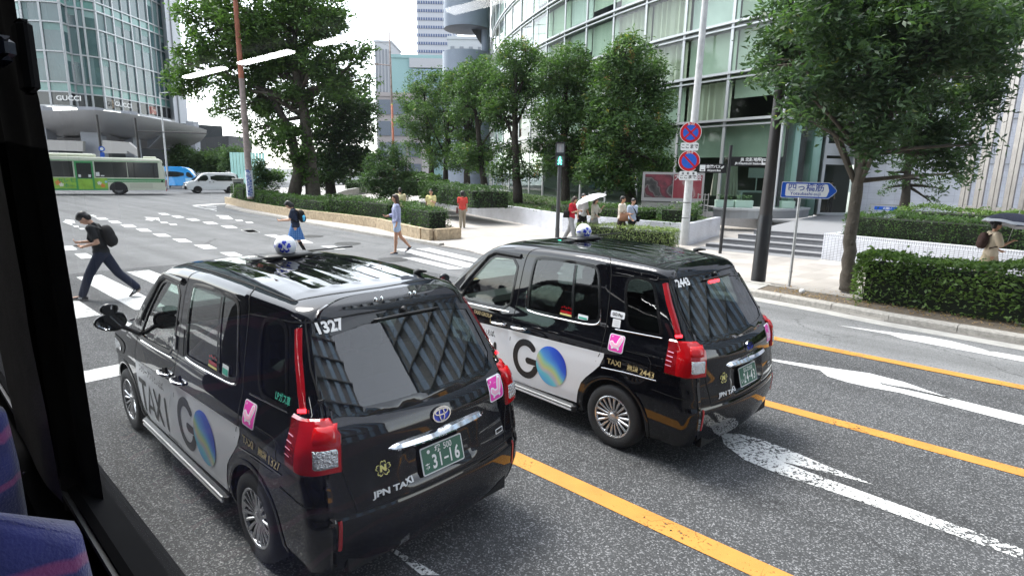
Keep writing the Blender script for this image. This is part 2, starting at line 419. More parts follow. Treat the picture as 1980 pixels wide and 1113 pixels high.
def drape(mb, side, V2, F2, off, mi=0, step=.05, thick=0.0):
 """lay a flat 2D shape on the body; big faces are cut on a grid first so that it follows the surface"""
 bm = bmesh.new(); vs = [bm.verts.new((v[0], v[1], 0)) for v in V2]
 for f in F2:
  try: bm.faces.new([vs[i] for i in f])
  except ValueError: pass
 if step:
  for ax in (0, 1):
   lo = min(v[ax] for v in V2); hi = max(v[ax] for v in V2); n = int((hi - lo) / step)
   for k in range(1, n + 1):
    co = [0, 0, 0]; co[ax] = lo + (hi - lo) * k / (n + 1); no = [0, 0, 0]; no[ax] = 1
    bmesh.ops.bisect_plane(bm, geom=bm.verts[:] + bm.edges[:] + bm.faces[:], plane_co=co, plane_no=no)
 bmesh.ops.triangulate(bm, faces=[f for f in bm.faces if len(f.verts) > 4])
 bm.verts.index_update(); out = []
 for v in bm.verts:
  p, n = hit(side, v.co.x, v.co.y); out.append(p + n * off)
 fs = []
 for f in bm.faces:
  ids = [v.index for v in f.verts]; a, b, c = out[ids[0]], out[ids[1]], out[ids[2]]
  p, n = hit(side, *f.calc_center_median()[:2])
  if (b - a).cross(c - a).dot(n) < 0: ids = ids[::-1]
  fs.append(ids)
 bm.free(); mb.add(out, fs, mi); return mb
def drape_poly(mb, side, poly, off, mi=0, step=.05, holes=()):
 V, F = tri_poly(poly, holes); return drape(mb, side, V, F, off, mi, step)
def drape_text(mb, side, s, x, z, size, bold=0.0, align='LEFT', sx=1.0, mi=0, off=.004, rot=0.0, dirx=None):
 V, F = text2d(s, size, bold, align, sx)
 dx = dirx if dirx is not None else (-1 if side in ('L', 'B') else 1)   # seen from outside, left flank and rear read towards -x / -y
 c, n = cos(rot), sin(rot)
 V = [(x + dx * (a * c - b * n), z + (a * n + b * c)) for a, b in V]
 return drape(mb, side, V, F, off, mi, step=.06)
def ribbon(mb, side, pts, width, off=.003, mi=0, closed=False, step=.03, raise_mid=0.0):
 """band lying on the body along a 2D path"""
 pts = resample(pts, step, closed); P = [hit(side, *p) for p in pts]; n = len(P); V = []; F = []
 for i, (p, nn) in enumerate(P):
  a = P[(i - 1) % n][0] if (closed or i > 0) else p; b = P[(i + 1) % n][0] if (closed or i < n - 1) else p
  t = (b - a).normalized(); s = nn.cross(t).normalized()
  V += [p + nn * off - s * width / 2, p + nn * (off + raise_mid), p + nn * off + s * width / 2]
 m = n if closed else n - 1
 for i in range(m):
  a, b = i * 3, ((i + 1) % n) * 3; F += [(a, b, b + 1, a + 1), (a + 1, b + 1, b + 2, a + 2)]
 # outward facing
 mb.add(V, [f[::-1] for f in F], mi); return mb
def mirror_y(mb):
 o = MB(); o.add([(v[0], -v[1], v[2]) for v in mb.v], [f[::-1] for f in mb.f]); o.m = list(mb.m); return o

# ---- outlines of the openings (x, z) on the flanks, (y, z) on the rear
W_FRONT = smooth_poly([(2.26, 1.08), (2.08, 1.30), (1.84, 1.555), (1.74, 1.60), (1.39, 1.60), (1.405, 1.30), (1.43, 1.065), (1.75, 1.048), (2.2, 1.03)], 1)
W_SLIDE = smooth_poly([(1.175, 1.12), (1.175, 1.60), (1.12, 1.66), (.42, 1.665), (.33, 1.62), (.275, 1.40), (.235, 1.21), (.28, 1.135), (1.12, 1.10)], 2)
W_QUART = smooth_poly([(.030, 1.56), (-.04, 1.615), (-.20, 1.61), (-.265, 1.55), (-.40, 1.22), (-.42, 1.165), (-.20, 1.15), (-.09, 1.165), (-.045, 1.26)], 2)
W_REAR = smooth_poly([(-.58, 1.585), (.58, 1.585), (.615, 1.40), (.635, 1.19), (.40, 1.165), (-.40, 1.165), (-.635, 1.19), (-.615, 1.40)], 1)
W_SHIELD = [(1.935, .53), (1.935, -.53), (2.52, -.64), (2.60, -.4), (2.60, .4), (2.52, .64)]
def arch_mask(cx, x, z): return (np.hypot(x - cx, z - .305) < .365)
def cut_body():
 V = BV; out = []
 for f in BF:
  c = V[list(f)].mean(axis=0); x, y, z = c
  out.append((x, y, z))
 C = np.array(out); x, y, z = C.T; side = np.abs(y) > .5
 kill = side & (z > .95) & (x > -.6) & (inside(W_FRONT, x, z) | inside(W_SLIDE, x, z) | inside(W_QUART, x, z))
 # leave the cap out of the flank test: the quarter window stays ahead of the rear corner
 rearcap = (x < -.28) & (np.abs(y) < .64)
 kill |= rearcap & inside(W_REAR, y, z) & (z > 1.1)
 kill |= (x > 1.9) & (z > 1.12) & inside(W_SHIELD, x, y)
 kill |= (np.abs(y) > .45) & (arch_mask(0, x, z) | arch_mask(2.75, x, z))
 return [f for f, k in zip(BF, kill) if not k]
def shape_wheel():
 """(tyre, hubcap) pointing to +y, centred on the hub"""
 t = MB(); t.lathe([(.19, -.09), (.215, -.095), (.262, -.094), (.290, -.085), (.303, -.055), (.305, 0), (.303, .055), (.290, .085), (.262, .094), (.215, .095), (.19, .085)], n=48, axis='y')
 c = MB(); c.lathe([(.001, .050), (.195, .050)], n=40, axis='y', mi=1)
 c.lathe([(.176, .070), (.184, .088), (.196, .092), (.203, .088), (.205, .070)], n=48, axis='y')
 c.lathe([(.001, .083), (.03, .082), (.040, .074), (.062, .070), (.066, .06)], n=30, axis='y')
 for k in range(18):
  a = 2 * pi * k / 18; wd = .0125
  ca, sa = cos(a), sin(a); pts = []
  for r, h, ww in ((.05, .068, .008), (.10, .080, .0105), (.18, .086, .0155)):
   for s_, hh in ((-1, h - .006), (-.5, h), (.5, h), (1, h - .006)): pts.append((r * ca - s_ * ww * sa, hh, r * sa + s_ * ww * ca))
  fs = []
  for i in range(2):
   for j in range(3): fs.append((i * 4 + j, i * 4 + j + 1, (i + 1) * 4 + j + 1, (i + 1) * 4 + j))
  c.add(pts, fs)
 return t, c
def corner_patch(zf, phi0, phi1, nphi, nz, off, edge=.006, flip=False):
 """shell laid round the rear corner; zf(u) gives (z0, z1) for u in 0..1 from the tailgate to the flank"""
 ax = Vector((-.42, .42, 0)); rows = []
 for i in range(nphi + 1):
  u = i / nphi; a = phi0 + (phi1 - phi0) * u; d = Vector((-cos(a), sin(a), 0)); z0, z1 = zf(u); r = []
  for k in range(nz + 1):
   z = z0 + (z1 - z0) * k / nz
   p, n, _, _ = BVH.ray_cast(Vector((ax.x, ax.y, z)) + d * 2, -d)
   if p is None: p, n = Vector((ax.x, ax.y, z)) + d * .4, d
   if n.dot(d) < 0: n = -n
   e = 1.0 if 0 < i < nphi and 0 < k < nz else 0.0
   r.append(p + n * (off * e - edge * (1 - e)))
  rows.append(r)
 V = [p for r in rows for p in r]; F = []
 for i in range(nphi):
  for k in range(nz):
   a = i * (nz + 1) + k; F.append((a, a + 1, a + nz + 2, a + nz + 1))
 mb = MB(); mb.add(V, F);
 return mb
def blossom(cx, cy, r, n=5, notch=True):
 """five-petalled cherry blossom outline"""
 pts = []
 for k in range(n):
  a0 = pi / 2 + 2 * pi * k / n
  for t, rr in ((-.46, .50), (-.40, .74), (-.26, .93), (-.10, 1.0), (0, .86), (.10, 1.0), (.26, .93), (.40, .74), (.46, .50)):
   a = a0 + t * 2 * pi / n; pts.append((cx + r * rr * cos(a), cy + r * rr * sin(a)))
 return pts
def rear_fit(me, off):
 """lay tailgate glass exactly on the smooth rear surface, with its true normals"""
 N = []; f = lambda y, z: float(shift(XR, y, z))
 for v in me.vertices:
  y, z = v.co.y, v.co.z; e = .02; n = Vector((-1, (f(y + e, z) - f(y - e, z)) / (2 * e), (f(y, min(z + e, 1.62)) - f(y, max(min(z, 1.6) - e, 1.15))) / max(.01, min(z + e, 1.62) - max(min(z, 1.6) - e, 1.15)))).normalized()
  v.co = Vector((f(y, z), y, z)) + n * off; N.append(n)
 me.update(); me.normals_split_custom_set_from_vertices(N); return me
CACHE = {}
def cached(key, fn):
 if key not in CACHE: CACHE[key] = fn()
 return CACHE[key]

def taxi(pose, num, plate, label, second):
 x0, y0, az = pose
 root = empty('taxi', (x0, y0, 0), az, label, 'taxi', 'black taxis side by side in the lanes')
 def P(name, key, fn, parent=root, label=None):
  o = pobj(name, cached(key, fn), parent)
  if label: o['label'] = label
  return o
 # --- body shell
 def f():
  m = MB(); m.add(BV, cut_body());
  return m.mesh('taxi_body', M['paint'], True)
 body = P('body', 'body', f)
 def f():
  m = MB()
  for s in (1, -1):   # wheel housings, floor and bumper underside
   for cx in (0, 2.75):
    pts = [(cx + .385 * cos(a), .305 + .385 * sin(a)) for a in np.linspace(-.25, pi + .25, 22)]
    V = [(p[0], s * .80, p[1]) for p in pts] + [(p[0], s * .50, p[1]) for p in pts]; n = len(pts)
    F = [(i, i + 1, n + i + 1, n + i) for i in range(n - 1)] + [tuple(range(n, 2 * n))]
    m.add(V, F)
  m.box((1.32, 0, .27), (4.1, 1.2, .08)); m.box((1.38, 0, .25), (1.95, 1.54, .10)); m.box((-.55, 0, .30), (.5, 1.3, .12))
  return m.mesh('underbody', M['carfloor'])
 P('underbody', 'under', f)
 # --- wheel arch lips and sills
 def f():
  m = MB()
  for sd in ('L', 'R'):
   pass
  ribbon(m, sd_, [(cx_ + .375 * cos(a), .305 + .375 * sin(a)) for a in np.linspace(-.16, pi + .16, 40)], .036, .004, raise_mid=.006)
  return m.mesh('arch_lip', M['paint'], True)
 for sd_ in ('L', 'R'):
  for cx_ in (0, 2.75): P('wheel_arch', 'lips%s%g' % (sd_, cx_), f)
 def f():
  m = MB()
  for s in (sg_,):
   m.box((1.36, s * .825, .245), (1.86, .06, .085), bev=.02)
   m.box((1.36, s * .859, .232), (1.78, .012, .016), mi=1); m.box((1.36, s * .859, .262), (1.78, .012, .012), mi=1)
  return m.mesh('sill', [M['black'], M['silver']])
 for sg_ in (1, -1): P('side_sill', 'sills%d' % sg_, f)
 # --- glass and seals
 for key, poly, mm in (('wf', W_FRONT, 'fglass'), ('ws', W_SLIDE, 'cglass'), ('wq', W_QUART, 'cglass')):
  for sd in ('L', 'R'):
   def f():
    m = MB(); drape_poly(m, sd, poly, -.006, step=.07); return m.mesh('pane', M[mm], True)
   o = P('side_window', key + sd, f)
   def f():
    m = MB(); ribbon(m, sd, poly, .030, .0035, closed=True, raise_mid=.001); return m.mesh('seal', M['trim'], True)
   P('window_seal', key + sd + 'r', f, o)
 def f():
  m = MB(); drape_poly(m, 'B', W_REAR, 0, step=.05); return rear_fit(m.mesh('pane', M['rglass'], True), -.001)
 rg = P('rear_window', 'rg', f)
 def f():
  m = MB(); drape_poly(m, 'B', smooth_poly([(-.595, 1.624), (.595, 1.624), (.652, 1.40), (.672, 1.165), (.42, 1.122), (-.42, 1.122), (-.672, 1.165), (-.652, 1.40)], 1), 0, step=.05, holes=[[(a * .985, 1.375 + (b - 1.375) * .985) for a, b in W_REAR]]); return rear_fit(m.mesh('seal', M['gloss'], True), .004)
 P('window_border', 'rgb', f, rg)
 def f():
  m = MB(); V, F = tri_poly(W_SHIELD); drape(m, 'T', V, F, -.004, step=.08); return m.mesh('pane', M['fglass'], True)
 ws = P('windshield', 'wsd', f)
 def f():
  m = MB(); ribbon(m, 'T', W_SHIELD, .05, .004, closed=True); return m.mesh('seal', M['trim'], True)
 P('windshield_border', 'wsb', f, ws)
 # dark divider bar inside the sliding window, rain visor over the front window
 def f():
  m = MB()
  for sd in (sd_,):
   ribbon(m, sd, [(.545, 1.10), (.60, 1.40), (.62, 1.64)], .028, .003)
  return m.mesh('divider', M['trim'], True)
 for sd_ in ('L', 'R'): P('window_divider', 'div' + sd_, f)
 def f():
  m = MB()
  for sd in (sd_,):
   ribbon(m, sd, [(2.27, 1.15), (2.10, 1.34), (1.86, 1.59), (1.76, 1.635), (1.37, 1.632)], .055, .012, raise_mid=.014)
  return m.mesh('visor', M['cglass'] if False else M['trim'], True)
 for sd_ in ('L', 'R'): P('rain_visor', 'visor' + sd_, f)
 # --- panel gaps
 def f():
  m = MB(); wd = .0075
  for sd in ('L', 'R'):
   ribbon(m, sd, smooth_poly([(1.37, .27), (1.375, .60), (1.36, .90), (1.335, 1.10), (1.31, 1.50), (1.29, 1.66), (1.21, 1.73), (1.12, 1.745), (.33, 1.752), (.24, 1.735), (.20, 1.66), (.165, 1.45), (.150, 1.12)], 2, False), wd, .0025)
   ribbon(m, sd, [(2.30, 1.04), (2.37, .84), (2.33, .70)], wd, .0025)
   ribbon(m, sd, [(2.30, .40), (2.16, .285), (1.37, .27)], wd, .0025)
   ribbon(m, sd, [(1.33, 1.62), (1.75, 1.645), (1.90, 1.60), (2.30, 1.16)], wd, .0025)
   ribbon(m, sd, [(.15, 1.12), (.16, .90), (.30, .62)], wd, .0025)
   ribbon(m, sd, [(-.10, .97), (-.33, .975), (-.37, .93), (-.37, .80), (-.33, .765), (-.02, .75)], wd * .8, .002)
   ribbon(m, sd, [(.18, 1.60), (-.34, 1.63)], wd, .0025)
   ribbon(m, sd, [(-.40, .70), (-.62, .69), (-.74, .70)], wd, .0025)
  s = 1
  for s in (1, -1):
   ribbon(m, 'B', [(s * .60, 1.65), (s * .665, 1.40), (s * .685, 1.17)], wd * 1.4, .003)
   ribbon(m, 'B', [(s * .655, .87), (s * .625, .74), (s * .60, .625)], wd * 1.2, .0025)
  ribbon(m, 'B', [(-.60, .615), (.60, .615)], .012, .002)
  ribbon(m, 'B', [(-.645, 1.628), (-.3, 1.640), (.3, 1.640), (.645, 1.628)], .011, .0035)
  ribbon(m, 'T', [(-.165, .575), (-.20, .45), (-.235, .2), (-.245, 0), (-.235, -.2), (-.20, -.45), (-.165, -.575)], .010, .0025)
  for s in (1, -1): ribbon(m, 'T', [(-.16, s * .575), (.3, s * .60), (1.0, s * .61), (1.6, s * .60)], .012, .003)
  return m.mesh('gaps', M['seam'], True)
 P('panel_gaps', 'gaps', f)
 # --- bright belt line and lower flank line
 def f():
  m = MB()
  for sd in (sd_,):
   ribbon(m, sd, [(2.20, 1.008), (1.75, 1.020), (1.42, 1.034)], .016, .005, raise_mid=.006)
   ribbon(m, sd, smooth_poly([(1.20, 1.30), (1.20, 1.13), (1.15, 1.085), (.60, 1.098), (.28, 1.112), (.215, 1.17), (.235, 1.28)], 2, False), .015, .006, raise_mid=.007)
   ribbon(m, sd, [(.05, 1.128), (-.43, 1.148)], .010, .005, raise_mid=.003)
   ribbon(m, sd, [(.14, .752), (-.10, .772), (-.44, .785)], .010, .004, raise_mid=.004)
  return m.mesh('belt', M['chrome'], True)
 for sd_ in ('L', 'R'): P('chrome_belt_line', 'belt' + sd_, f)
 # --- tail lamps, upright red strips, reflectors
 for s in (1, -1):
  def f():
   m = corner_patch(lambda u: (.866, 1.165 if u > .22 else 1.085 + .36 * u), .565, 1.375, 26, 16, .018)
   m.m = [(1 if (i // 16) > 17 or ((i % 16) < 1) else 0) for i in range(len(m.f))]
   if s < 0: m = mirror_y(m)
   return m.mesh('tail_lamp', [M['red_lens'], M['red_lens2']], True, 40)
  tl = P('tail_lamp', 'tl%d' % s, f)
  def f():
   m = corner_patch(lambda u: (.908, 1.020), .615, .90, 8, 8, .024, edge=-.015)
   if s < 0: m = mirror_y(m)
   return m.mesh('reversing_lens', M['clear'], True, 40)
  P('reversing_lens', 'rl%d' % s, f, tl)
  def f():
   m = corner_patch(lambda u: (1.036, 1.128), .63, .93, 8, 5, .026, edge=-.012)
   if s < 0: m = mirror_y(m)
   return m.mesh('brake_lens', M['red_lens3'], True, 40)
  P('brake_lens', 'bl%d' % s, f, tl)
  def f():
   m = MB(); ribbon(m, 'L' if s > 0 else 'R', [(-.520, z_), (-.575, z_ - .004)], .006, .026); return m.mesh('lens_rib', M['palepink'])
  for z_ in (.955, .99, 1.025, 1.06): P('lens_rib', 'lr%d%g' % (s, z_), f, tl)
  def f():
   m = MB(); ribbon(m, 'L' if s > 0 else 'R', [(-.338, 1.595), (-.424, 1.437), (-.503, 1.312), (-.582, 1.175)], .050, .004, raise_mid=.014)
   return m.mesh('strip', M['red_dark'], True)
  st = P('upright_lamp_strip', 'st%d' % s, f)
  if s > 0 or second is False:
   def f():
    m = MB(); drape_poly(m, 'L' if s > 0 else 'R', [(-.545, 1.198), (-.592, 1.205), (-.600, 1.186), (-.553, 1.180)], .019); return m.mesh('glow', M['red_glow'])
   P('lit_strip_end', 'gl%d' % s, f, st)
  def f():
   m = MB(); ribbon(m, 'B', [(s * .70, .60), (s * .705, .42)], .022, .004, raise_mid=.006); return m.mesh('reflector', M['red_dark'], True)
  P('rear_reflector', 'rf%d' % s, f)
 # --- chrome bar, plate, badges
 def f():
  m = MB(); ys = np.linspace(-.385, .385, 23); V = []; F = []
  for y in ys:
   p = Vector((-.852 + .078 * (abs(y) / .67) ** 2.2, y, .925)); k = max(0, 1 - (abs(y) / .385) ** 10)
   e = .022 + .018 * (1 - (y / .385) ** 2) if abs(y) < .384 else .004
   h = .026 * (k * .8 + .2)
   for dx, dz in ((0, h), (-e * .75, h * .7), (-e * 1.25, -h * .2), (-e * .8, -h), (0, -h)): V.append((p.x + dx, y, .925 + dz))
  for i in range(22):
   for k in range(4): F.append((i * 5 + k, i * 5 + k + 1, (i + 1) * 5 + k + 1, (i + 1) * 5 + k))
  m.add(V, F); m.add(V[:5], [(0, 1, 2, 3, 4)]); m.add(V[-5:], [(4, 3, 2, 1, 0)])
  return m.mesh('bar', M['chrome'], True, 35)
 P('chrome_tailgate_bar', 'bar', f)
 def frame_B(y, z, off):     # local frame on the tailgate
  p, n = hit('B', y, z); ex = Vector((0, -1, 0)); ez = n.cross(ex).normalized() * -1
  if ez.z < 0: ez = -ez
  return p + n * off, ex, ez, n
 plo = Vector((-.862, 0, .765)); pex = Vector((0, -1, 0)); pez = Vector((.255, 0, .967)).normalized(); pn = Vector((-.967, 0, .255)).normalized()
 pl = MB(); q = rrect(0, 0, .336, .171, .012)
 def place(V2, off): return [plo + pex * a + pez * b + pn * off for a, b in V2]
 pl.add(place(q, 0) + place(q, .006), [tuple(range(len(q) - 1, -1, -1))] + [(i, (i + 1) % len(q), len(q) + (i + 1) % len(q), len(q) + i) for i in range(len(q))] + [tuple(range(len(q), 2 * len(q)))], 1)
 q2 = rrect(0, 0, .320, .156, .008); pl.add(place(q2, .0075), [tuple(range(len(q2)))], 0)
 po = pl.build('license_plate', [M['plate'], M['silver']], root)
 lt = MB()
 def ptext(s, a, b, size, bold=0, sx=1.0):
  V, F = text2d(s, size, bold, 'CENTER', sx); lt.add([plo + pex * (a + x) + pez * (b + y) + pn * .009 for x, y in V], F)
 if plate == 'A':
  ptext('堺', -.035, .048, .047, .001); ptext('500', .045, .048, .055, .0005, .85); ptext('あ', -.128, -.038, .045, .001)
  ptext('3', -.070, -.024, .118, .003, .72); ptext('1', -.022, -.024, .118, .003, .6); ptext('1', .060, -.024, .118, .003, .6); ptext('6', .112, -.024, .118, .003, .72)
 else:
  ptext('なにわ530', .005, .048, .050, .001, .80); ptext('い', -.128, -.038, .045, .001)
  ptext('2', -.078, -.024, .118, .003, .66); ptext('4', -.022, -.024, .118, .003, .66); ptext('4', .062, -.024, .118, .003, .66); ptext('3', .114, -.024, .118, .003, .66)
 if plate == 'A':
  lt.add(place([(-.0 + .022 + d * .018, -.026 + e * .006) for d, e in ((-1, -1), (1, -1), (1, 1), (-1, 1))], .009), [(0, 1, 2, 3)])
  V = place(circ(-.108, .050, .012, 16), .009); lt.add(V, [tuple(range(16))])
 else:
  lt.add(place(circ(.022, -.024, .008, 12), .009), [tuple(range(12))])
 lt.build('plate_characters', M['plateink'], po)
 def ring(m, cx, cz, rx, rz, wd, off, mi=0, n=36):
  outer = circ(cx, cz, rx, n, rz); inner = circ(cx, cz, rx - wd, n, rz - wd)
  p = [(a, off) for a in outer] + [(a, off) for a in inner]
  V = [];
  for (a, o_) in p: V.append(emb_o + emb_x * a[0] + emb_z * a[1] + emb_n * o_)
  for a in outer: V.append(emb_o + emb_x * a[0] + emb_z * a[1])
  F = [(i, (i + 1) % n, n + (i + 1) % n, n + i) for i in range(n)] + [(2 * n + i, 2 * n + (i + 1) % n, (i + 1) % n, i) for i in range(n)]
  m.add(V, F, mi)
 emb_o, emb_x, emb_z, emb_n = frame_B(0, 1.030, .004)
 def f():
  m = MB(); V = [emb_o + emb_x * a + emb_z * b + emb_n * .004 for a, b in circ(0, 0, .067, 32, .046)]; m.add(V, [tuple(range(32))], 1)
  ring(m, 0, 0, .072, .050, .009, .012); ring(m, 0, .016, .054, .022, .008, .012); ring(m, 0, 0, .023, .044, .008, .012)
  return m.mesh('emblem', [M['chrome'], M['blue']], True, 40)
 P('round_emblem', 'emb', f)
 def f():
  m = MB()
  drape_poly(m, 'B', [(.425 + a, .823 + b) for a, b in blossom(0, 0, .050)], .004, 1)
  V, F = tri_poly(blossom(.425, .823, .050), [blossom(.425, .823, .043)]); drape(m, 'B', V, F, .006, 0)
  drape_text(m, 'B', 'N', .425, .823, .050, .004, 'CENTER', off=.006)
  return m.mesh('badge', [M['gold'] if False else M['yellow_st'], M['ink']])
 P('blossom_badge', 'badge', f)
 def f():
  m = MB(); drape_text(m, 'B', 'JPN TAXI', .50, .685, .050, .002, 'LEFT', 1.35, off=.005);
  for z in (.738,): pass
  return m.mesh('lettering', M['silver'])
 P('chrome_lettering', 'jpn', f)
 def f():
  m = MB(); drape_poly(m, 'B', rrect(-.545, .735, .085, .034, .004), .005); drape_poly(m, 'B', rrect(-.545, .735, .070, .022, .003), .006, 1); return m.mesh('badge', [M['silver'], M['black']])
 P('small_badge', 'sbadge', f)
 nb = MB(); drape_text(nb, 'B', num, .580, 1.590, .082, .0035, 'LEFT', 1.02, off=.010, rot=.05); nb.build('roof_number', M['silver'], root)
 # child seat sticker: left flank always, tailgate on the first car
 def kid(m, sd, cx, cz, dx):
  drape_poly(m, sd, rrect(cx, cz, .165, .158, .022), .0035, 1); drape_poly(m, sd, rrect(cx, cz, .150, .143, .018), .005, 0)
  seat = [(-.048, -.005), (-.022, -.024), (.018, -.020), (.030, .010), (.046, .048)]
  st = stroke([(cx + dx * a, cz + b) for a, b in seat], .046); drape_poly(m, sd, st, .0062, 1)
  st = stroke([(cx + dx * a, cz + b) for a, b in seat], .026); drape_poly(m, sd, st, .0072, 2)
  for a in (-.035, .03): drape_poly(m, sd, circ(cx + dx * a, cz - .045, .011, 12), .0065, 1)
  drape_poly(m, sd, stroke([(cx - dx * .04, cz - .040), (cx + dx * .035, cz - .040)], .007), .0063, 1)
  drape_poly(m, sd, [(cx + dx * -.05 + (.010 if k % 2 == 0 else .004) * cos(pi / 2 + k * pi / 5), cz + .055 + (.010 if k % 2 == 0 else .004) * sin(pi / 2 + k * pi / 5)) for k in range(10)], .0065, 1)
 def f():
  m = MB(); kid(m, 'L', .008, 1.010, -1); return m.mesh('sticker', [M['pink'], M['wrap'], M['palepink']])
 P('child_seat_sticker', 'kidL', f)
 def f():
  m = MB(); kid(m, 'B', -.545, 1.035, -1); return m.mesh('sticker', [M['pink'], M['wrap'], M['palepink']])
 P('child_seat_sticker', 'kidB', f)
 # --- advertising wrap on both flanks
 WR = smooth_poly([(2.355, .80), (2.36, .806), (1.36, .852), (.122, .893), (.125, .86), (.168, .76), (.235, .69), (.318, .61), (.375, .54), (.408, .45), (.422, .372), (.432, .312)], 0) + [(1.356, .283), (2.155, .288), (2.25, .36), (2.31, .44), (2.345, .55), (2.362, .65), (2.366, .73)]
 for sd in ('L', 'R'):
  def f():
   m = MB(); drape_poly(m, sd, WR[1:], .003, step=.06)
   return m.mesh('wrap', M['wrap'], True)
  wr = P('white_door_wrap', 'wrap' + sd, f)
  def f():
   m = MB(); dx = -1 if sd == 'L' else 1; base = (lambda x: x) if sd == 'L' else (lambda x: 2.48 - x)
   k = 1.0
   # TAXI in bold strokes
   if sd == 'L': xs = (2.20, 2.005, 1.805, 1.603); zt, zb = .640, .385
   else: xs = (.55, .745, .945, 1.13); zt, zb = .640, .385
   wdt = .046; mm = (zt + zb) / 2
   a = xs[0]; drape_poly(m, sd, stroke([(a - dx * .085, zt), (a + dx * .085, zt)], wdt), .0048); drape_poly(m, sd, stroke([(a, zt), (a, zb)], wdt), .0052)
   a = xs[1]; drape_poly(m, sd, stroke([(a - dx * .092, zb), (a, zt), (a + dx * .092, zb)], wdt), .0048); drape_poly(m, sd, stroke([(a - dx * .055, zb + .065), (a + dx * .055, zb + .065)], wdt * .8), .0052)
   a = xs[2]; drape_poly(m, sd, stroke([(a - dx * .075, zb), (a + dx * .075, zt)], wdt), .0048); drape_poly(m, sd, stroke([(a - dx * .075, zt), (a + dx * .075, zb)], wdt), .0052)
   a = xs[3]; drape_poly(m, sd, stroke([(a, zb), (a, zt)], wdt), .0048)
   g = 1.123 if sd == 'L' else 1.55
   arc = [(g + dx * .158 * cos(t), .588 + .178 * sin(t)) for t in np.linspace(R(48), R(338), 26)]
   drape_poly(m, sd, stroke(arc + [(g + dx * .160, .577), (g + dx * .03, .577)], .070), .0048)
   V, F = text2d('タクシーアプリといえば、', .070, .0012, 'LEFT', .84)
   xx = 2.27 if sd == 'L' else .46
   drape(m, sd, [(xx + dx * p, .755 - .02 * p + q_) for p, q_ in V], F, .0048)
   drape_poly(m, sd, [(1.66, .325), (1.44, .322), (1.44, .308), (1.66, .311)], .0048)
   return m.mesh('lettering', M['ink'])
  P('wrap_lettering', 'wl' + sd, f, wr)
  def f():
   m = MB(); drape_poly(m, sd, circ(.765 if sd == 'L' else 1.90, .598, .206, 48), .006, step=.06); return m.mesh('globe', M['globe'], True)
  P('rainbow_disc', 'gb' + sd, f, wr)
 gd = MB(); drape_text(gd, 'L', 'TAXI', .083, .832, .070, .0015, 'LEFT', 1.0); drape_text(gd, 'L', '無線', -.135, .828, .062, .001, 'LEFT', .95)
 drape_text(gd, 'L', num, -.268, .822, .076, .0015, 'LEFT', 1.0)
 if second: drape_text(gd, 'L', 'TAXI GROUP', 1.98, .936, .058, .001, 'LEFT', .9); drape_text(gd, 'L', 'OSAKA TERMINAL' if False else 'L', 1.70, .882, .060, .001, 'LEFT', 1.0)
 gd.build('gold_lettering', M['gold'], root)
 # --- small stickers
 STK = [M['wrap'], M['ink'], M['silver'], M['green_st'], M['red_lens'], M['yellow_st']]; sk = MB()
 if second:
  drape_poly(sk, 'L', rrect(.045, 1.262, .150, .062, .012), .004, 0); drape_text(sk, 'L', 'GO Pay', .045, 1.262, .038, .001, 'CENTER', .9, mi=1, off=.006)
  sk.build('payment_sticker', STK, root); sk = MB()
  drape_poly(sk, 'L', rrect(.045, 1.185, .085, .075, .004), .004, 0)
  for q_ in (1.165, 1.185, 1.205): drape_poly(sk, 'L', rrect(.045, q_, .050, .006, .001), .006, 2)
  sk.build('notice_sticker', STK, root); sk = MB()
  drape_poly(sk, 'L', rrect(.43, 1.165, .12, .048, .004), .004, 0)
  drape_poly(sk, 'L', rrect(.43, 1.157, .10, .018, .002), .006, 3)
 else:
  drape_poly(sk, 'L', rrect(1.395, 1.16, .05, .11, .006), .010, 1); drape_poly(sk, 'L', rrect(1.395, 1.16, .044, .104, .005), .012, 0); drape_text(sk, 'L', 'S', 1.395, 1.16, .085, .003, 'CENTER', .6, mi=1, off=.014); sk.build('letter_sticker', STK, root); sk = MB()
  drape_poly(sk, 'L', rrect(.43, 1.180, .10, .075, .004), .004, 0); drape_poly(sk, 'L', rrect(.43, 1.172, .085, .04, .003), .006, 3)
  sk.build('window_sticker', STK, root); sk = MB()
  drape_text(sk, 'L', 'LPガス車', -.275, 1.205, .058, .001, 'LEFT', .75, mi=3, off=.008)
 sk.build('window_sticker', STK, root); sk = MB()
 for k in range(5): drape_poly(sk, 'L', circ(.70 - k * .028, 1.205 + (.018 if k % 2 else .01), .009, 8), .006, 4)
 drape_poly(sk, 'L', rrect(.645, 1.175, .14, .026, .004), .005, 4); drape_poly(sk, 'L', rrect(.645, 1.150, .15, .016, .003), .005, 5)
 sk.build('shop_sticker', STK, root)
 # --- handles
 def f():
  m = MB()
  for s in (sg_,):
   for x, z in (xz_,):
    p, n = hit('L', x, z); y = p.y
    sh = MB(); pts = [(x + .115, s * (y + .006), z - .004), (x + .075, s * (y + .03), z), (x, s * (y + .040), z + .002), (x - .075, s * (y + .03), z + .004), (x - .115, s * (y + .006), z + .006)]
    m.tube(pts, [.011, .016, .015, .016, .011], 10)
    m.lathe([(.001, 0), (.028, -.001), (.044, .003)], (0, 0, 0), 16, 1)
    b = m.n - 48
    for i in range(b, m.n): v = m.v[i]; m.v[i] = (x + v[0] * 1.1, s * (y + .004 + v[2]), z + .012 + v[1] * .75)
  return m.mesh('handles', [M['chrome'], M['seam']], True)
 for sg_ in (1, -1):
  for xz_ in ((1.552, .885), (1.243, .896)): P('door_handle', 'hand%d%g' % (sg_, xz_[0]), f)
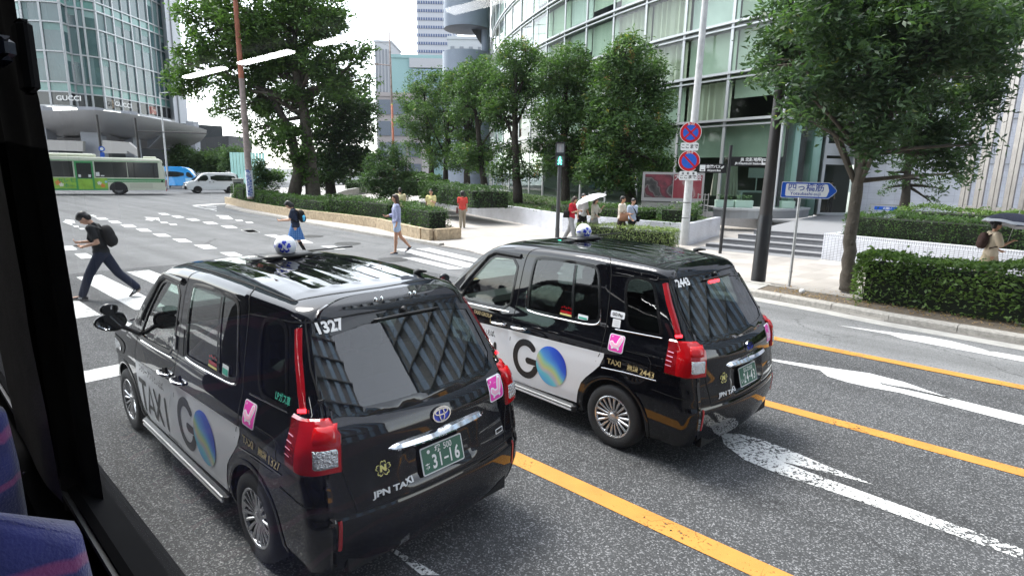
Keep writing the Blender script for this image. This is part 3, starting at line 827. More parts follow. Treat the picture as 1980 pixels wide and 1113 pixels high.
 # --- mirrors (tall stalk with a second small mirror above)
 for s in (1, -1):
  def f():
   m = MB(); c = Vector((2.33, s * 1.00, 1.185))
   m.tube([(2.28, s * .80, 1.05), (2.31, s * .86, 1.09), (2.33, s * .92, 1.13)], [.024, .02, .022], 8, 1)
   sh = MB(); sh.sphere((0, 0, 0), 1, 10, sc=(.055, .125, .085));
   V = [(v[0] if v[0] > -.02 / .055 * .055 else -.02, v[1], v[2]) for v in sh.v]
   m.add([(c.x + v[0], c.y + v[1], c.z + v[2] * (1 - .25 * (v[1] * s) / .125)) for v in V], sh.f, 0)
   V2 = circ(0, 0, .108, 20, .068); m.add([(c.x - .0225, c.y + a, c.z + b) for a, b in V2], [tuple(range(20))], 2)
   sh = MB(); sh.sphere((0, 0, 0), 1, 8, sc=(.03, .07, .05)); m.add([(c.x - .005 + v[0], c.y - s * .0 + v[1], c.z + .112 + v[2]) for v in sh.v], sh.f, 0)
   m.add([(c.x - .036, c.y + a, c.z + .112 + b) for a, b in circ(0, 0, .058, 16, .040)], [tuple(range(16))], 2)
   m.tube([(c.x, c.y, c.z + .06), (c.x, c.y, c.z + .09)], .012, 6, 1)
   return m.mesh('mirror', [M['paint'], M['black'], M['mirror']], True, 50)
  P('wing_mirror', 'mir%d' % s, f)
 # --- wiper, washer, antenna, rear camera, roof lamp
 def f():
  m = MB(); a = []
  for y in np.linspace(-.30, .22, 9):
   p, n = hit('B', y, 1.592 - .02 * abs(y)); a.append(p + n * .020)
  m.tube(a, .0075, 6); p, n = hit('B', -.02, 1.62); m.tube([p + n * .004, p + n * .03], .02, 10)
  return m.mesh('wiper', M['black'], True)
 P('rear_wiper', 'wip', f)
 if second:
  def f():
   m = MB(); drape_poly(m, 'B', rrect(.038, 1.566, .19, .022, .008), .007); return m.mesh('brake', M['red_glow'])
  P('high_brake_lamp', 'hbl', f)
 def f():
  m = MB()
  for y, x in ((.14, -.335), (.095, -.32), (-.13, -.345), (-.17, -.33)):
   p, n = hit('B', y, 1.70)
   def g(): q = MB(); q.sphere((p.x - .004, p.y, p.z), 1, 6, sc=(.010, .014, .018)); return q.mesh('drop', M['mirror'], True)
   P('washer_nozzle', 'nz%g' % y, g)
  p, n = hit('T', .02, -.50); m.tube([p, p + Vector((-.04, 0, .025)), p + Vector((-.12, 0, .028))], [.03, .02, .006], 8, 1)
  m2 = MB(); m2.tube([(1.16, -.08, 1.822), (1.09, -.30, 1.83), (1.00, -.56, 1.845)], .007, 6, 1)
  return m.mesh('roof_bits', [M['mirror'], M['black']], True)
 P('roof_antenna', 'ant', f)
 P('lamp_rod', 'rod', lambda: MB().tube([(1.16, -.08, 1.822), (1.09, -.30, 1.83), (1.00, -.56, 1.845)], .007, 6).mesh('rod', M['black'], True))
 lamp = MB(); V, F = None, None
 lamp.box((1.10, 0, 1.812), (.17, .40, .035), bev=.012, mi=1); lamp.box((1.10, 0, 1.800), (.10, .62, .012), mi=1)
 lamp.sphere((1.10, 0, 1.885), .086, 16, 0)
 lo = lamp.build('roof_lamp', [M['lampwhite'], M['black']], root, True, 40)
 dl = MB()
 def on_ball(V2, F2, off, yaw, mi):
  out = []
  for a, b in V2:
   th = a / .086; ph = b / .086; d = Vector((cos(ph) * cos(th), cos(ph) * sin(th), sin(ph)))
   d = Matrix.Rotation(yaw, 3, 'Z') @ d; out.append(Vector((1.10, 0, 1.885)) + d * (.086 + off))
  dl.add(out, F2, mi)
 tc_ = math.atan2(0 - 0, -1) # towards the rear
 yaw0 = pi - .55 + (.18 if second else 0.0)
 for yw in (yaw0, yaw0 + pi):
  V, F = tri_poly(blossom(0, 0, .055));
  bm = bmesh.new(); vs = [bm.verts.new((a, b, 0)) for a, b in V]; [bm.faces.new([vs[i] for i in f_]) for f_ in F]
  for k in range(-3, 4):
   bmesh.ops.bisect_plane(bm, geom=bm.verts[:] + bm.edges[:] + bm.faces[:], plane_co=(k * .016, 0, 0), plane_no=(1, 0, 0)); bmesh.ops.bisect_plane(bm, geom=bm.verts[:] + bm.edges[:] + bm.faces[:], plane_co=(0, k * .016, 0), plane_no=(0, 1, 0))
  bmesh.ops.triangulate(bm, faces=bm.faces[:])
  bm.verts.index_update(); on_ball([(v.co.x, v.co.y) for v in bm.verts], [tuple(v.index for v in f_.verts) for f_ in bm.faces], .0015, yw, 0); bm.free()
  V, F = text2d('N', .062, .006, 'CENTER', 1.05); on_ball(V, F, .004, yw, 1)
  V, F = text2d(num, .030, .001, 'CENTER', .95); on_ball(V, F, .003, yw - 1.25, 0)
 dl.build('lamp_print', [M['blue'], M['lampwhite']], lo)
 # --- head lamps and front grille
 def f():
  m = MB()
  for s in (1, -1):
   sh = MB();
   for sd in ('L', 'R'):
    if (sd == 'L') == (s > 0):
     drape_poly(m, sd, smooth_poly([(3.36, .86), (2.85, .90), (2.66, .86), (2.80, .74), (3.10, .69), (3.36, .70)], 2), .006, 2); drape_poly(m, sd, smooth_poly([(3.30, .83), (2.95, .86), (2.80, .83), (2.90, .77), (3.30, .73)], 2), .009, 0)
     drape_poly(m, sd, circ(2.86, .80, .032, 16), .014, 1)
   drape_poly(m, 'F', smooth_poly([(s * .66, .86), (s * .45, .84), (s * .45, .72), (s * .66, .70)], 1), .006, 0)
  drape_poly(m, 'F', rrect(0, .70, .8, .22, .02), .005, 2)
  for k in range(5): drape_poly(m, 'F', rrect(0, .62 + k * .04, .76, .012, .004), .009, 1)
  drape_poly(m, 'F', rrect(0, .38, 1.0, .14, .02), .005, 2)
  return m.mesh('front_lamps', [M['clear'], M['chrome'], M['black']], True)
 P('front_lamps', 'hl', f)
 # --- cabin
 def f():
  m = MB()
  m.box((1.0, 0, .42), (3.0, 1.45, .12)); m.box((2.32, 0, .88), (.42, 1.36, .28), bev=.06); m.box((-.55, 0, .75), (.4, 1.2, .6))
  for s in (1, -1): m.box((1.0, s * .72, .68), (2.6, .05, .6)); m.box((-.28, s * .66, .90), (.7, .06, .7))
  m.tube([(2.14 + .17 * 0 , -.36 + .18 * cos(a), 1.02 + .17 * sin(a)) for a in np.linspace(0, 2 * pi, 25)], .014, 6)
  return m.mesh('cabin', M['carfloor'])
 P('dashboard', 'cab', f)
 def seat(m, x, y, wd):
  m.box((x, y, .62), (.50, wd, .16), bev=.05); m.box((x - .27, y, .98), (.14, wd, .62), bev=.06)
 for x, y, wd in ((1.55, -.36, .50), (1.55, .36, .50), (.25, 0, 1.25)):
  def f():
   m = MB(); seat(m, x, y, wd)
   for yy in ([y] if wd < 1 else [-.38, 0, .38]): m.box((x - .29, yy, 1.36), (.10, .26, .18), bev=.04); m.tube([(x - .29, yy - .06, 1.22), (x - .29, yy - .06, 1.32)], .01, 5)
   return m.mesh('seat', M['cloth'], True, 50)
  P('seat', 'seat%.1f%.1f' % (x, y), f)
 # --- wheels
 for cx in (0, 2.75):
  for s in (1, -1):
   e = bpy.data.objects.new('wheel', cached('tyre%d' % s, lambda: ((shape_wheel()[0]) if s > 0 else mirror_y(shape_wheel()[0])).mesh('tyre', M['rubber'], True, 50)))
   link(e, root); part(e); e.location = (cx, s * .745, .305)
   h = pobj('hubcap', cached('cap%d' % s, lambda: ((shape_wheel()[1]) if s > 0 else mirror_y(shape_wheel()[1])).mesh('cap', [M['rim'], M['rimdark']], True, 30)), e)
   h.rotation_euler = (0, .13 * (cx + 1), 0)
 return root
TAXI_A = (-1.05324394, 3.94064118, R(137.37679)); TAXI_B = (1.54907518, 5.59563703, R(134.25837))
taxi(TAXI_A, '1327', 'A', 'nearer black taxi, number 1327 on its rear window and a silver bar above the plate', False)
taxi(TAXI_B, '2443', 'B', 'farther black taxi, number 2443 on its rear window and a white payment sticker', True)

# ================================================================== GROUND, ROAD AND MARKINGS
HD = R(138.0); UU = np.array([cos(HD), sin(HD), 0]); VV = np.array([sin(HD), -cos(HD), 0])
def RV(u, v, z=0.0): return UU * u + VV * v + np.array([0, 0, z])       # road frame: u along the lanes (away), v to the right
def gp(l, z=0.0): return [tuple(G(a, b, z)[:2]) for a, b in l]

def box_uv(me):
 uv = me.uv_layers.new(name='UVMap'); co = np.empty(len(me.vertices) * 3); me.vertices.foreach_get('co', co); co = co.reshape(-1, 3)
 out = np.zeros((len(me.loops), 2))
 for p in me.polygons:
  n = p.normal; ids = list(p.loop_indices); vi = list(p.vertices); P = co[vi]
  if abs(n.z) > .7: out[ids] = P[:, :2]
  else:
   t = np.array([-n.y, n.x]); t /= (np.linalg.norm(t) + 1e-9); out[ids, 0] = P[:, :2] @ t; out[ids, 1] = P[:, 2]
 uv.data.foreach_set('uv', out.ravel())

def asphalt(name, base, speck, gscale=95.0, rough=.85, big=.10, bump=.5):
 m, nt, b = new_mat(name); b.inputs['Roughness'].default_value = rough; b.inputs['Specular IOR Level'].default_value = .35
 tc = nt.nodes.new('ShaderNodeTexCoord'); O = tc.outputs['Object']
 v = nt.nodes.new('ShaderNodeTexVoronoi'); v.inputs['Scale'].default_value = gscale; lk(nt, O, v.inputs['Vector'])
 s = nt.nodes.new('ShaderNodeSeparateColor'); lk(nt, v.outputs['Color'], s.inputs[0])
 r1 = nt.nodes.new('ShaderNodeMapRange'); r1.inputs[1].default_value = .72; r1.inputs[2].default_value = 1; r1.inputs[3].default_value = 0; r1.inputs[4].default_value = 1; lk(nt, s.outputs[0], r1.inputs[0])
 n = nt.nodes.new('ShaderNodeTexNoise'); n.inputs['Scale'].default_value = .8; n.inputs['Detail'].default_value = 8; n.inputs['Roughness'].default_value = .7; lk(nt, O, n.inputs['Vector'])
 r2 = nt.nodes.new('ShaderNodeMapRange'); r2.inputs[1].default_value = .3; r2.inputs[2].default_value = .7; r2.inputs[3].default_value = 1 - big * 2; r2.inputs[4].default_value = 1 + big * 2; lk(nt, n.outputs['Fac'], r2.inputs[0])
 n3 = nt.nodes.new('ShaderNodeTexNoise'); n3.inputs['Scale'].default_value = 60; n3.inputs['Detail'].default_value = 3; lk(nt, O, n3.inputs['Vector'])
 r3 = nt.nodes.new('ShaderNodeMapRange'); r3.inputs[1].default_value = .35; r3.inputs[2].default_value = .65; r3.inputs[3].default_value = .8; r3.inputs[4].default_value = 1.2; lk(nt, n3.outputs['Fac'], r3.inputs[0])
 mx = nt.nodes.new('ShaderNodeMix'); mx.data_type = 'RGBA'; mx.inputs[6].default_value = (*base, 1); mx.inputs[7].default_value = (*speck, 1); lk(nt, r1.outputs[0], mx.inputs[0])
 mp = nt.nodes.new('ShaderNodeMapping'); mp.inputs['Rotation'].default_value = (0, 0, -HD); mp2 = nt.nodes.new('ShaderNodeMapping'); mp2.inputs['Scale'].default_value = (.07, 1.1, 1); lk(nt, O, mp.inputs[0]); lk(nt, mp.outputs[0], mp2.inputs[0])
 n5 = nt.nodes.new('ShaderNodeTexNoise'); n5.inputs['Scale'].default_value = 1.3; n5.inputs['Detail'].default_value = 5; lk(nt, mp2.outputs[0], n5.inputs['Vector'])
 r5 = nt.nodes.new('ShaderNodeMapRange'); r5.inputs[1].default_value = .32; r5.inputs[2].default_value = .68; r5.inputs[3].default_value = .78; r5.inputs[4].default_value = 1.2; lk(nt, n5.outputs['Fac'], r5.inputs[0])
 vc = nt.nodes.new('ShaderNodeTexVoronoi'); vc.feature = 'DISTANCE_TO_EDGE'; vc.inputs['Scale'].default_value = .33; va = nt.nodes.new('ShaderNodeVectorMath'); va.operation = 'MULTIPLY_ADD'; va.inputs[1].default_value = (1.2, 1.2, 0); lk(nt, n.outputs['Color'], va.inputs[0]); lk(nt, O, va.inputs[2]); lk(nt, va.outputs[0], vc.inputs['Vector'])
 rc = nt.nodes.new('ShaderNodeMapRange'); rc.inputs[1].default_value = .0008; rc.inputs[2].default_value = .0035; rc.inputs[3].default_value = .55; rc.inputs[4].default_value = 1; lk(nt, vc.outputs['Distance'], rc.inputs[0])
 m5 = nt.nodes.new('ShaderNodeMath'); m5.operation = 'MULTIPLY'; lk(nt, r5.outputs[0], m5.inputs[0]); lk(nt, rc.outputs[0], m5.inputs[1]); m6 = nt.nodes.new('ShaderNodeMath'); m6.operation = 'MULTIPLY'; lk(nt, m5.outputs[0], m6.inputs[0]); lk(nt, r2.outputs[0], m6.inputs[1])
 mm = nt.nodes.new('ShaderNodeMath'); mm.operation = 'MULTIPLY'; lk(nt, m6.outputs[0], mm.inputs[0]); lk(nt, r3.outputs[0], mm.inputs[1])
 sc = nt.nodes.new('ShaderNodeVectorMath'); sc.operation = 'SCALE'; lk(nt, mx.outputs[2], sc.inputs[0]); lk(nt, mm.outputs[0], sc.inputs['Scale']); lk(nt, sc.outputs[0], b.inputs['Base Color'])
 bp = nt.nodes.new('ShaderNodeBump'); bp.inputs['Strength'].default_value = bump; bp.inputs['Distance'].default_value = .004; lk(nt, v.outputs['Distance'], bp.inputs['Height']); lk(nt, bp.outputs[0], b.inputs['Normal'])
 return m
def paint_mat(name, col, wear=.25, scale=28.0):
 """road paint with holes worn through to the asphalt"""
 m, nt, b = new_mat(name); b.inputs['Roughness'].default_value = .6; b.inputs['Base Color'].default_value = (*col, 1)
 tc = nt.nodes.new('ShaderNodeTexCoord'); O = tc.outputs['Object']
 n = nt.nodes.new('ShaderNodeTexNoise'); n.inputs['Scale'].default_value = scale; n.inputs['Detail'].default_value = 5; n.inputs['Roughness'].default_value = .75; lk(nt, O, n.inputs['Vector'])
 n2 = nt.nodes.new('ShaderNodeTexNoise'); n2.inputs['Scale'].default_value = 1.3; n2.inputs['Detail'].default_value = 4; lk(nt, O, n2.inputs['Vector'])
 a = nt.nodes.new('ShaderNodeMath'); a.operation = 'MULTIPLY_ADD'; a.inputs[1].default_value = .45; lk(nt, n2.outputs['Fac'], a.inputs[0]); lk(nt, n.outputs['Fac'], a.inputs[2])
 r = nt.nodes.new('ShaderNodeMapRange'); r.inputs[1].default_value = .48 + wear * .62; r.inputs[2].default_value = .53 + wear * .62; lk(nt, a.outputs[0], r.inputs[0]); r.inputs[3].default_value = 0; r.inputs[4].default_value = 1
 n4 = nt.nodes.new('ShaderNodeTexNoise'); n4.inputs['Scale'].default_value = 3; n4.inputs['Detail'].default_value = 6; lk(nt, O, n4.inputs['Vector'])
 r4 = nt.nodes.new('ShaderNodeMapRange'); r4.inputs[1].default_value = .3; r4.inputs[2].default_value = .7; r4.inputs[3].default_value = .82; r4.inputs[4].default_value = 1.06; lk(nt, n4.outputs['Fac'], r4.inputs[0])
 sc = nt.nodes.new('ShaderNodeVectorMath'); sc.operation = 'SCALE'; sc.inputs[0].default_value = col; lk(nt, r4.outputs[0], sc.inputs['Scale']); lk(nt, sc.outputs[0], b.inputs['Base Color'])
 vc = nt.nodes.new('ShaderNodeTexVoronoi'); vc.feature = 'DISTANCE_TO_EDGE'; vc.inputs['Scale'].default_value = 3.2; va = nt.nodes.new('ShaderNodeVectorMath'); va.operation = 'MULTIPLY_ADD'; va.inputs[1].default_value = (.6, .6, 0); lk(nt, n4.outputs['Color'], va.inputs[0]); lk(nt, O, va.inputs[2]); lk(nt, va.outputs[0], vc.inputs['Vector'])
 g1 = nt.nodes.new('ShaderNodeMath'); g1.operation = 'MULTIPLY_ADD'; g1.inputs[1].default_value = -.05; g1.inputs[2].default_value = .028; lk(nt, n2.outputs['Fac'], g1.inputs[0])
 g2 = nt.nodes.new('ShaderNodeMath'); g2.operation = 'GREATER_THAN'; lk(nt, vc.outputs['Distance'], g2.inputs[0]); lk(nt, g1.outputs[0], g2.inputs[1])
 g3 = nt.nodes.new('ShaderNodeMath'); g3.operation = 'MULTIPLY'; lk(nt, g2.outputs[0], g3.inputs[0]); lk(nt, r.outputs[0], g3.inputs[1]); lk(nt, g3.outputs[0], b.inputs['Alpha']); return m
M['asph_dark'] = asphalt('dark_coarse_asphalt', (.047, .048, .050), (.22, .22, .225), 110)
M['asph_old'] = asphalt('old_grey_asphalt', (.120, .121, .124), (.18, .18, .18), 120, big=.09, bump=.3)
M['asph_side'] = asphalt('light_grey_asphalt', (.155, .156, .158), (.10, .10, .10), 60, big=.06)
M['pwhite'] = paint_mat('white_road_paint', (.62, .62, .61), .10, 30)
M['pworn'] = paint_mat('worn_white_road_paint', (.72, .72, .71), .31, 34)
M['pcross'] = paint_mat('crossing_road_paint', (.58, .58, .57), .19, 22)
M['porange'] = paint_mat('orange_road_paint', (.50, .225, .038), .14, 30)
M['kerb'] = mat('granite_kerb', (.33, .31, .28), .85, var=.3, scale=14, bump=.4, bscale=90)
M['conc'] = mat('concrete', (.34, .33, .31), .85, var=.18, scale=3, bump=.2, bscale=50)
M['soil'] = mat('bare_soil', (.12, .095, .07), .95, var=.35, scale=9, bump=.8, bscale=40)
def pave_mat(name, col, sx=.6, sy=.3, mortar=.006, mcol=(.16, .15, .14), rot=0.0, var=.12, offset=.5, rough=.75, uv=False):
 m, nt, b = new_mat(name); b.inputs['Roughness'].default_value = rough
 tc = nt.nodes.new('ShaderNodeTexCoord'); mp = nt.nodes.new('ShaderNodeMapping'); mp.inputs['Rotation'].default_value = (0, 0, rot); lk(nt, tc.outputs['UV' if uv else 'Object'], mp.inputs[0])
 br = nt.nodes.new('ShaderNodeTexBrick'); br.offset = offset; br.inputs['Scale'].default_value = 1; br.inputs['Brick Width'].default_value = sx; br.inputs['Row Height'].default_value = sy
 br.inputs['Mortar Size'].default_value = mortar; br.inputs['Mortar Smooth'].default_value = .1; br.inputs['Bias'].default_value = 0
 br.inputs['Color1'].default_value = (*[c * (1 - var) for c in col], 1); br.inputs['Color2'].default_value = (*[c * (1 + var) for c in col], 1); br.inputs['Mortar'].default_value = (*mcol, 1)
 lk(nt, mp.outputs[0], br.inputs['Vector'])
 n = nt.nodes.new('ShaderNodeTexNoise'); n.inputs['Scale'].default_value = 1.5; n.inputs['Detail'].default_value = 7; lk(nt, tc.outputs['Object'], n.inputs['Vector'])
 r = nt.nodes.new('ShaderNodeMapRange'); r.inputs[1].default_value = .3; r.inputs[2].default_value = .7; r.inputs[3].default_value = .85; r.inputs[4].default_value = 1.1; lk(nt, n.outputs['Fac'], r.inputs[0])
 sc = nt.nodes.new('ShaderNodeVectorMath'); sc.operation = 'SCALE'; lk(nt, br.outputs[0], sc.inputs[0]); lk(nt, r.outputs[0], sc.inputs['Scale']); lk(nt, sc.outputs[0], b.inputs['Base Color'])
 bp = nt.nodes.new('ShaderNodeBump'); bp.inputs['Strength'].default_value = .3; bp.inputs['Distance'].default_value = .004; bp.invert = True; lk(nt, br.outputs['Fac'], bp.inputs['Height']); lk(nt, bp.outputs[0], b.inputs['Normal'])
 return m
M['pave'] = pave_mat('beige_paving', (.37, .34, .312), 1.2, .6, .008, (.30, .27, .25), HD)
M['tile'] = pave_mat('white_wall_tile', (.72, .73, .78), .100, .050, .0045, (.16, .16, .19), 0, .03, .0, .35, True)
M['tile_far'] = pave_mat('white_wall_tile_far', (.66, .67, .72), .22, .055, .0035, (.33, .33, .37), 0, .03, .5, .35, True)
M['tile_cap'] = pave_mat('white_cap_tile', (.74, .75, .80), .055, .2, .005, (.14, .14, .17), 0, .02, 0, .35, True)
M['tile_build'] = pave_mat('white_building_tile', (.74, .75, .82), .6, .3, .006, (.52, .53, .60), 0, .02, 0, .35, True)
M['gran_dark'] = mat('dark_granite', (.11, .11, .12), .5, var=.15, scale=20)
M['gran_mid'] = mat('grey_granite', (.24, .24, .25), .6, var=.12, scale=12)
M['block'] = mat('tan_split_stone', (.42, .33, .22), .9, var=.38, scale=9, bump=1.0, bscale=28)

g = MB(); g.sheet([(-700, -500), (700, -500), (700, 900), (-700, 900)], 0.0)
tag(g.build('ground', M['asph_old']), kind='structure')
# dark resurfaced stretch of our street, up to the far edge of the crossing
g = MB(); g.sheet([tuple(RV(-60, -14)[:2]), tuple(RV(-60, 9.27)[:2]), tuple(RV(10.2, 9.27)[:2]), tuple(RV(16.05, 8.9)[:2]), tuple(RV(16.3, 3)[:2]), tuple(RV(16.3, -14)[:2])], .004)
tag(g.build('road', M['asph_dark']), kind='structure')
g = MB(); g.sheet([tuple(RV(-60, 9.27)[:2]), tuple(RV(-60, 13)[:2]), tuple(RV(4, 13)[:2]), tuple(RV(9.2, 15)[:2]), tuple(RV(10.4, 13)[:2]), tuple(RV(10.2, 9.27)[:2])], .004)
tag(g.build('kerb_lane', M['asph_side']), kind='structure')

def strip(pts, w, z, m):
 L = []; Rr = []
 for i, p in enumerate(pts):
  t = np.array(pts[min(i + 1, len(pts) - 1)]) - np.array(pts[max(i - 1, 0)]); t = t / np.linalg.norm(t); nn = np.array([-t[1], t[0]]); L.append(tuple(np.array(p) + nn * w / 2)); Rr.append(tuple(np.array(p) - nn * w / 2))
 for i in range(len(pts) - 1): m.add([(*L[i], z), (*Rr[i], z), (*Rr[i + 1], z), (*L[i + 1], z)], [(0, 1, 2, 3)])
 return m
ZM = .009
o1 = MB(); strip([tuple(RV(u, 3.58 + .0 * u)[:2]) for u in np.linspace(-30, 7.6, 12)], .19, ZM, o1)
o1.v = [(x, y, z) for x, y, z in o1.v]; tag(o1.build('lane_line', M['porange']), kind='structure')
o2 = MB(); strip([tuple(RV(u, 6.52)[:2]) for u in np.linspace(-30, 9.2, 12)], .18, ZM, o2); tag(o2.build('lane_line', M['porange']), kind='structure')
o3 = MB(); strip([tuple(RV(u, 9.36 - .012 * (u - 1.3) * 0)[:2]) for u in np.linspace(-30, 10, 12)], .20, ZM + .004, o3); tag(o3.build('lane_line', M['porange']), kind='structure')

def marking(name, polys, m, z=ZM):
 mb = MB()
 for p in polys:
  V, F = tri_poly(p); V3 = [(a, b, z) for a, b in V]
  F = [f if ((V[f[1]][0] - V[f[0]][0]) * (V[f[2]][1] - V[f[0]][1]) - (V[f[1]][1] - V[f[0]][1]) * (V[f[2]][0] - V[f[0]][0])) > 0 else f[::-1] for f in F]; mb.add(V3, F)
 return tag(mb.build(name, m), kind='structure')
marking('arrow_marking', [gp([(1393, 838), (1400, 860), (1440, 890), (1500, 915), (1640, 962), (1978, 1083), (1978, 1062), (1700, 963), (1560, 912), (1512, 893), (1690, 938), (1600, 902), (1530, 872), (1470, 850), (1430, 840)])], M['pworn'])
marking('arrow_marking', [gp([(1470, 692), (1502, 700), (1585, 716), (1600, 728), (1640, 740), (1685, 750), (1740, 760), (1984, 823), (1984, 806), (1760, 751), (1722, 745), (1700, 740), (1705, 744), (1852, 776), (1750, 740), (1680, 722), (1620, 714), (1560, 705), (1500, 696)])], M['pwhite'])
marking('arrow_marking', [gp([(1618, 629), (1720, 647), (1745, 656), (1800, 666), (1984, 701), (1984, 691), (1830, 665), (1812, 662), (1925, 682), (1840, 660), (1790, 651), (1700, 640)])], M['pwhite'])
marking('line_marking', [gp([(748, 1060), (760, 1060), (850, 1113), (815, 1113)])], M['pworn'])
marking('stop_line', [[tuple(RV(7.85, -6)[:2]), tuple(RV(8.35, -6)[:2]), tuple(RV(8.45, 9.2)[:2]), tuple(RV(8.0, 9.2)[:2])]], M['pcross'])
# zebra stripes: bars lie along the lanes, the crossing itself runs from kerb to kerb
zs = []
for k in range(-9, 9):
 v = 3.10 + k * .98; ua, ub = 11.45, 15.7
 sk = .03
 zs.append([tuple(RV(ua, v - .23)[:2]), tuple(RV(ub + .05 * (v - 3), v - .23)[:2]), tuple(RV(ub + .05 * (v - 3), v + .24)[:2]), tuple(RV(ua, v + .24)[:2])])
zs = [z_ for z_ in zs if True]
cr = []
for z_ in zs: cr.append(z_)
# right hand end seen between the cars
marking('zebra_crossing', cr[:-3] , M['pcross'])
marking('zebra_crossing', [gp([(709, 484), (742, 483), (765, 491), (728, 492)]), gp([(762, 482), (790, 482), (935, 515), (900, 518)]), gp([(776, 498), (800, 498), (898, 520), (868, 521)]), gp([(803, 481), (832, 480), (945, 506), (925, 509)])][1:], M['pcross'], ZM + .001)
# dashed guide lines and small arrows in the middle of the junction (each pixel quad measured on the photo)
def C1(x, y): return 100 + x / 4.6375, 380 + y / 4.6375
dash = [[(340, 167), (375, 166), (410, 182), (375, 184)], [(385, 190), (478, 190), (515, 208), (425, 210)], [(503, 218), (590, 218), (630, 240), (545, 242)], [(612, 252), (720, 252), (765, 275), (660, 277)],
  [(750, 288), (850, 288), (902, 316), (800, 315)], [(902, 334), (1015, 334), (1075, 361), (960, 361)], [(1078, 380), (1195, 380), (1262, 411), (1150, 412)], [(1272, 435), (1405, 432), (1487, 468), (1365, 472)], [(1505, 502), (1640, 500), (1742, 542), (1610, 545)],
  [(110, 445), (185, 442), (232, 478), (120, 485)], [(203, 515), (310, 509), (392, 550), (265, 560)],
  [(948, 150), (1020, 150), (1065, 165), (995, 167)], [(1068, 174), (1145, 173), (1195, 190), (1120, 192)], [(1200, 199), (1285, 199), (1337, 217), (1255, 219)], [(1350, 229), (1440, 228), (1497, 247), (1405, 250)], [(1512, 262), (1615, 261), (1672, 283), (1575, 286)], [(1695, 300), (1800, 298), (1870, 322), (1765, 326)]]
qs = [gp([C1(*p) for p in d]) for d in dash]
def C2(x, y): return 430 + x / 3.96, 360 + y / 3.96
qs += [gp([C2(*p) for p in d]) for d in [[(140, 333), (225, 332), (290, 352), (200, 356)], [(318, 373), (400, 371), (480, 396), (425, 402)], [(590, 412), (625, 410), (700, 436), (600, 438)], [(750, 460), (840, 456), (945, 482), (865, 487)]]]
qs += [gp([C1(*p) for p in d]) for d in [[(98, 228), (125, 215), (120, 205), (200, 215), (212, 240), (165, 235), (190, 252), (175, 257)], [(188, 262), (240, 264), (245, 275), (205, 275)], [(235, 283), (285, 285), (298, 296), (260, 296)],
 [(830, 185), (960, 192), (972, 222), (930, 205), (900, 220), (835, 208), (865, 200)], [(968, 228), (1035, 230), (1048, 240), (985, 240)], [(1045, 244), (1115, 246), (1130, 258), (1070, 258)],
 [(1465, 168), (1580, 172), (1630, 203), (1590, 206), (1500, 195), (1520, 188)], [(1640, 208), (1705, 210), (1720, 221), (1665, 221)], [(1732, 226), (1795, 228), (1812, 239), (1755, 240)],
 [(1255, 80), (1440, 66), (1575, 62), (1575, 66), (1450, 72), (1280, 86)], [(1280, 86), (1480, 126), (1478, 130), (1270, 88)], [(1340, 82), (1470, 78), (1520, 78), (1340, 88)], [(1380, 97), (1478, 93), (1478, 98), (1390, 101)], [(1395, 112), (1480, 108), (1480, 112), (1410, 116)]]]
marking('guide_markings', qs, M['pwhite'])
M['iron'] = mat('manhole_iron', (.035, .035, .036), .6, .3, var=.2, scale=30, bump=.6, bscale=70)
for (px, py, r_) in ((602, 457, .42), (672, 471, .42), (760, 502, .40)):
 c = G(px, py); mb = MB(); mb.lathe([(.001, .012), (r_ * .86, .012), (r_ * .88, .008), (r_ * .9, .012), (r_, .012), (r_ + .02, .0045)], (c[0], c[1], 0), 28)
 tag(mb.build('manhole_cover', M['iron']), {602: 'iron manhole cover in the grey road behind the schoolgirl', 672: 'iron manhole cover in the grey road left of the woman in shorts', 760: 'pale ringed manhole cover under the feet of the woman in shorts'}[px], 'manhole cover', 'manhole covers in the junction')

# ---- pavements
ZP = .035
wallbase_px = [(885.8, 462.3), (831.5, 466.6), (803.7, 459.7), (733, 441), (660, 431), (591.6, 423), (531, 413), (480.5, 403.5), (440, 393)]
KPX = [(849, 476.7), (793.6, 467.3), (733, 458), (682.5, 449.4), (606.8, 436), (540, 422), (480, 412), (435, 401)]
KG = gp(KPX); KR = gp([(1978, 668), (1700, 620), (1590, 598), (1452, 573)])
KR = [tuple(np.array(KR[0]) + np.array(RV(-30, -3.0)[:2]))] + KR
ext = np.array(KR[-1]); KR += [tuple(ext + np.array(RV(3.2, .2)[:2])), tuple(ext + np.array(RV(4.6, 1.0)[:2]))]
corner = gp([(958, 503), (940, 496), (915, 488), (880, 481)])
pv = [tuple(RV(-40, 60)[:2])] + KR + corner + KG + gp([(440, 393)]) + [(-30, 62), (-20, 110), (60, 130)]
g = MB(); g.prism(pv, -.05, ZP); tag(g.build('pavement', M['pave']), kind='structure')
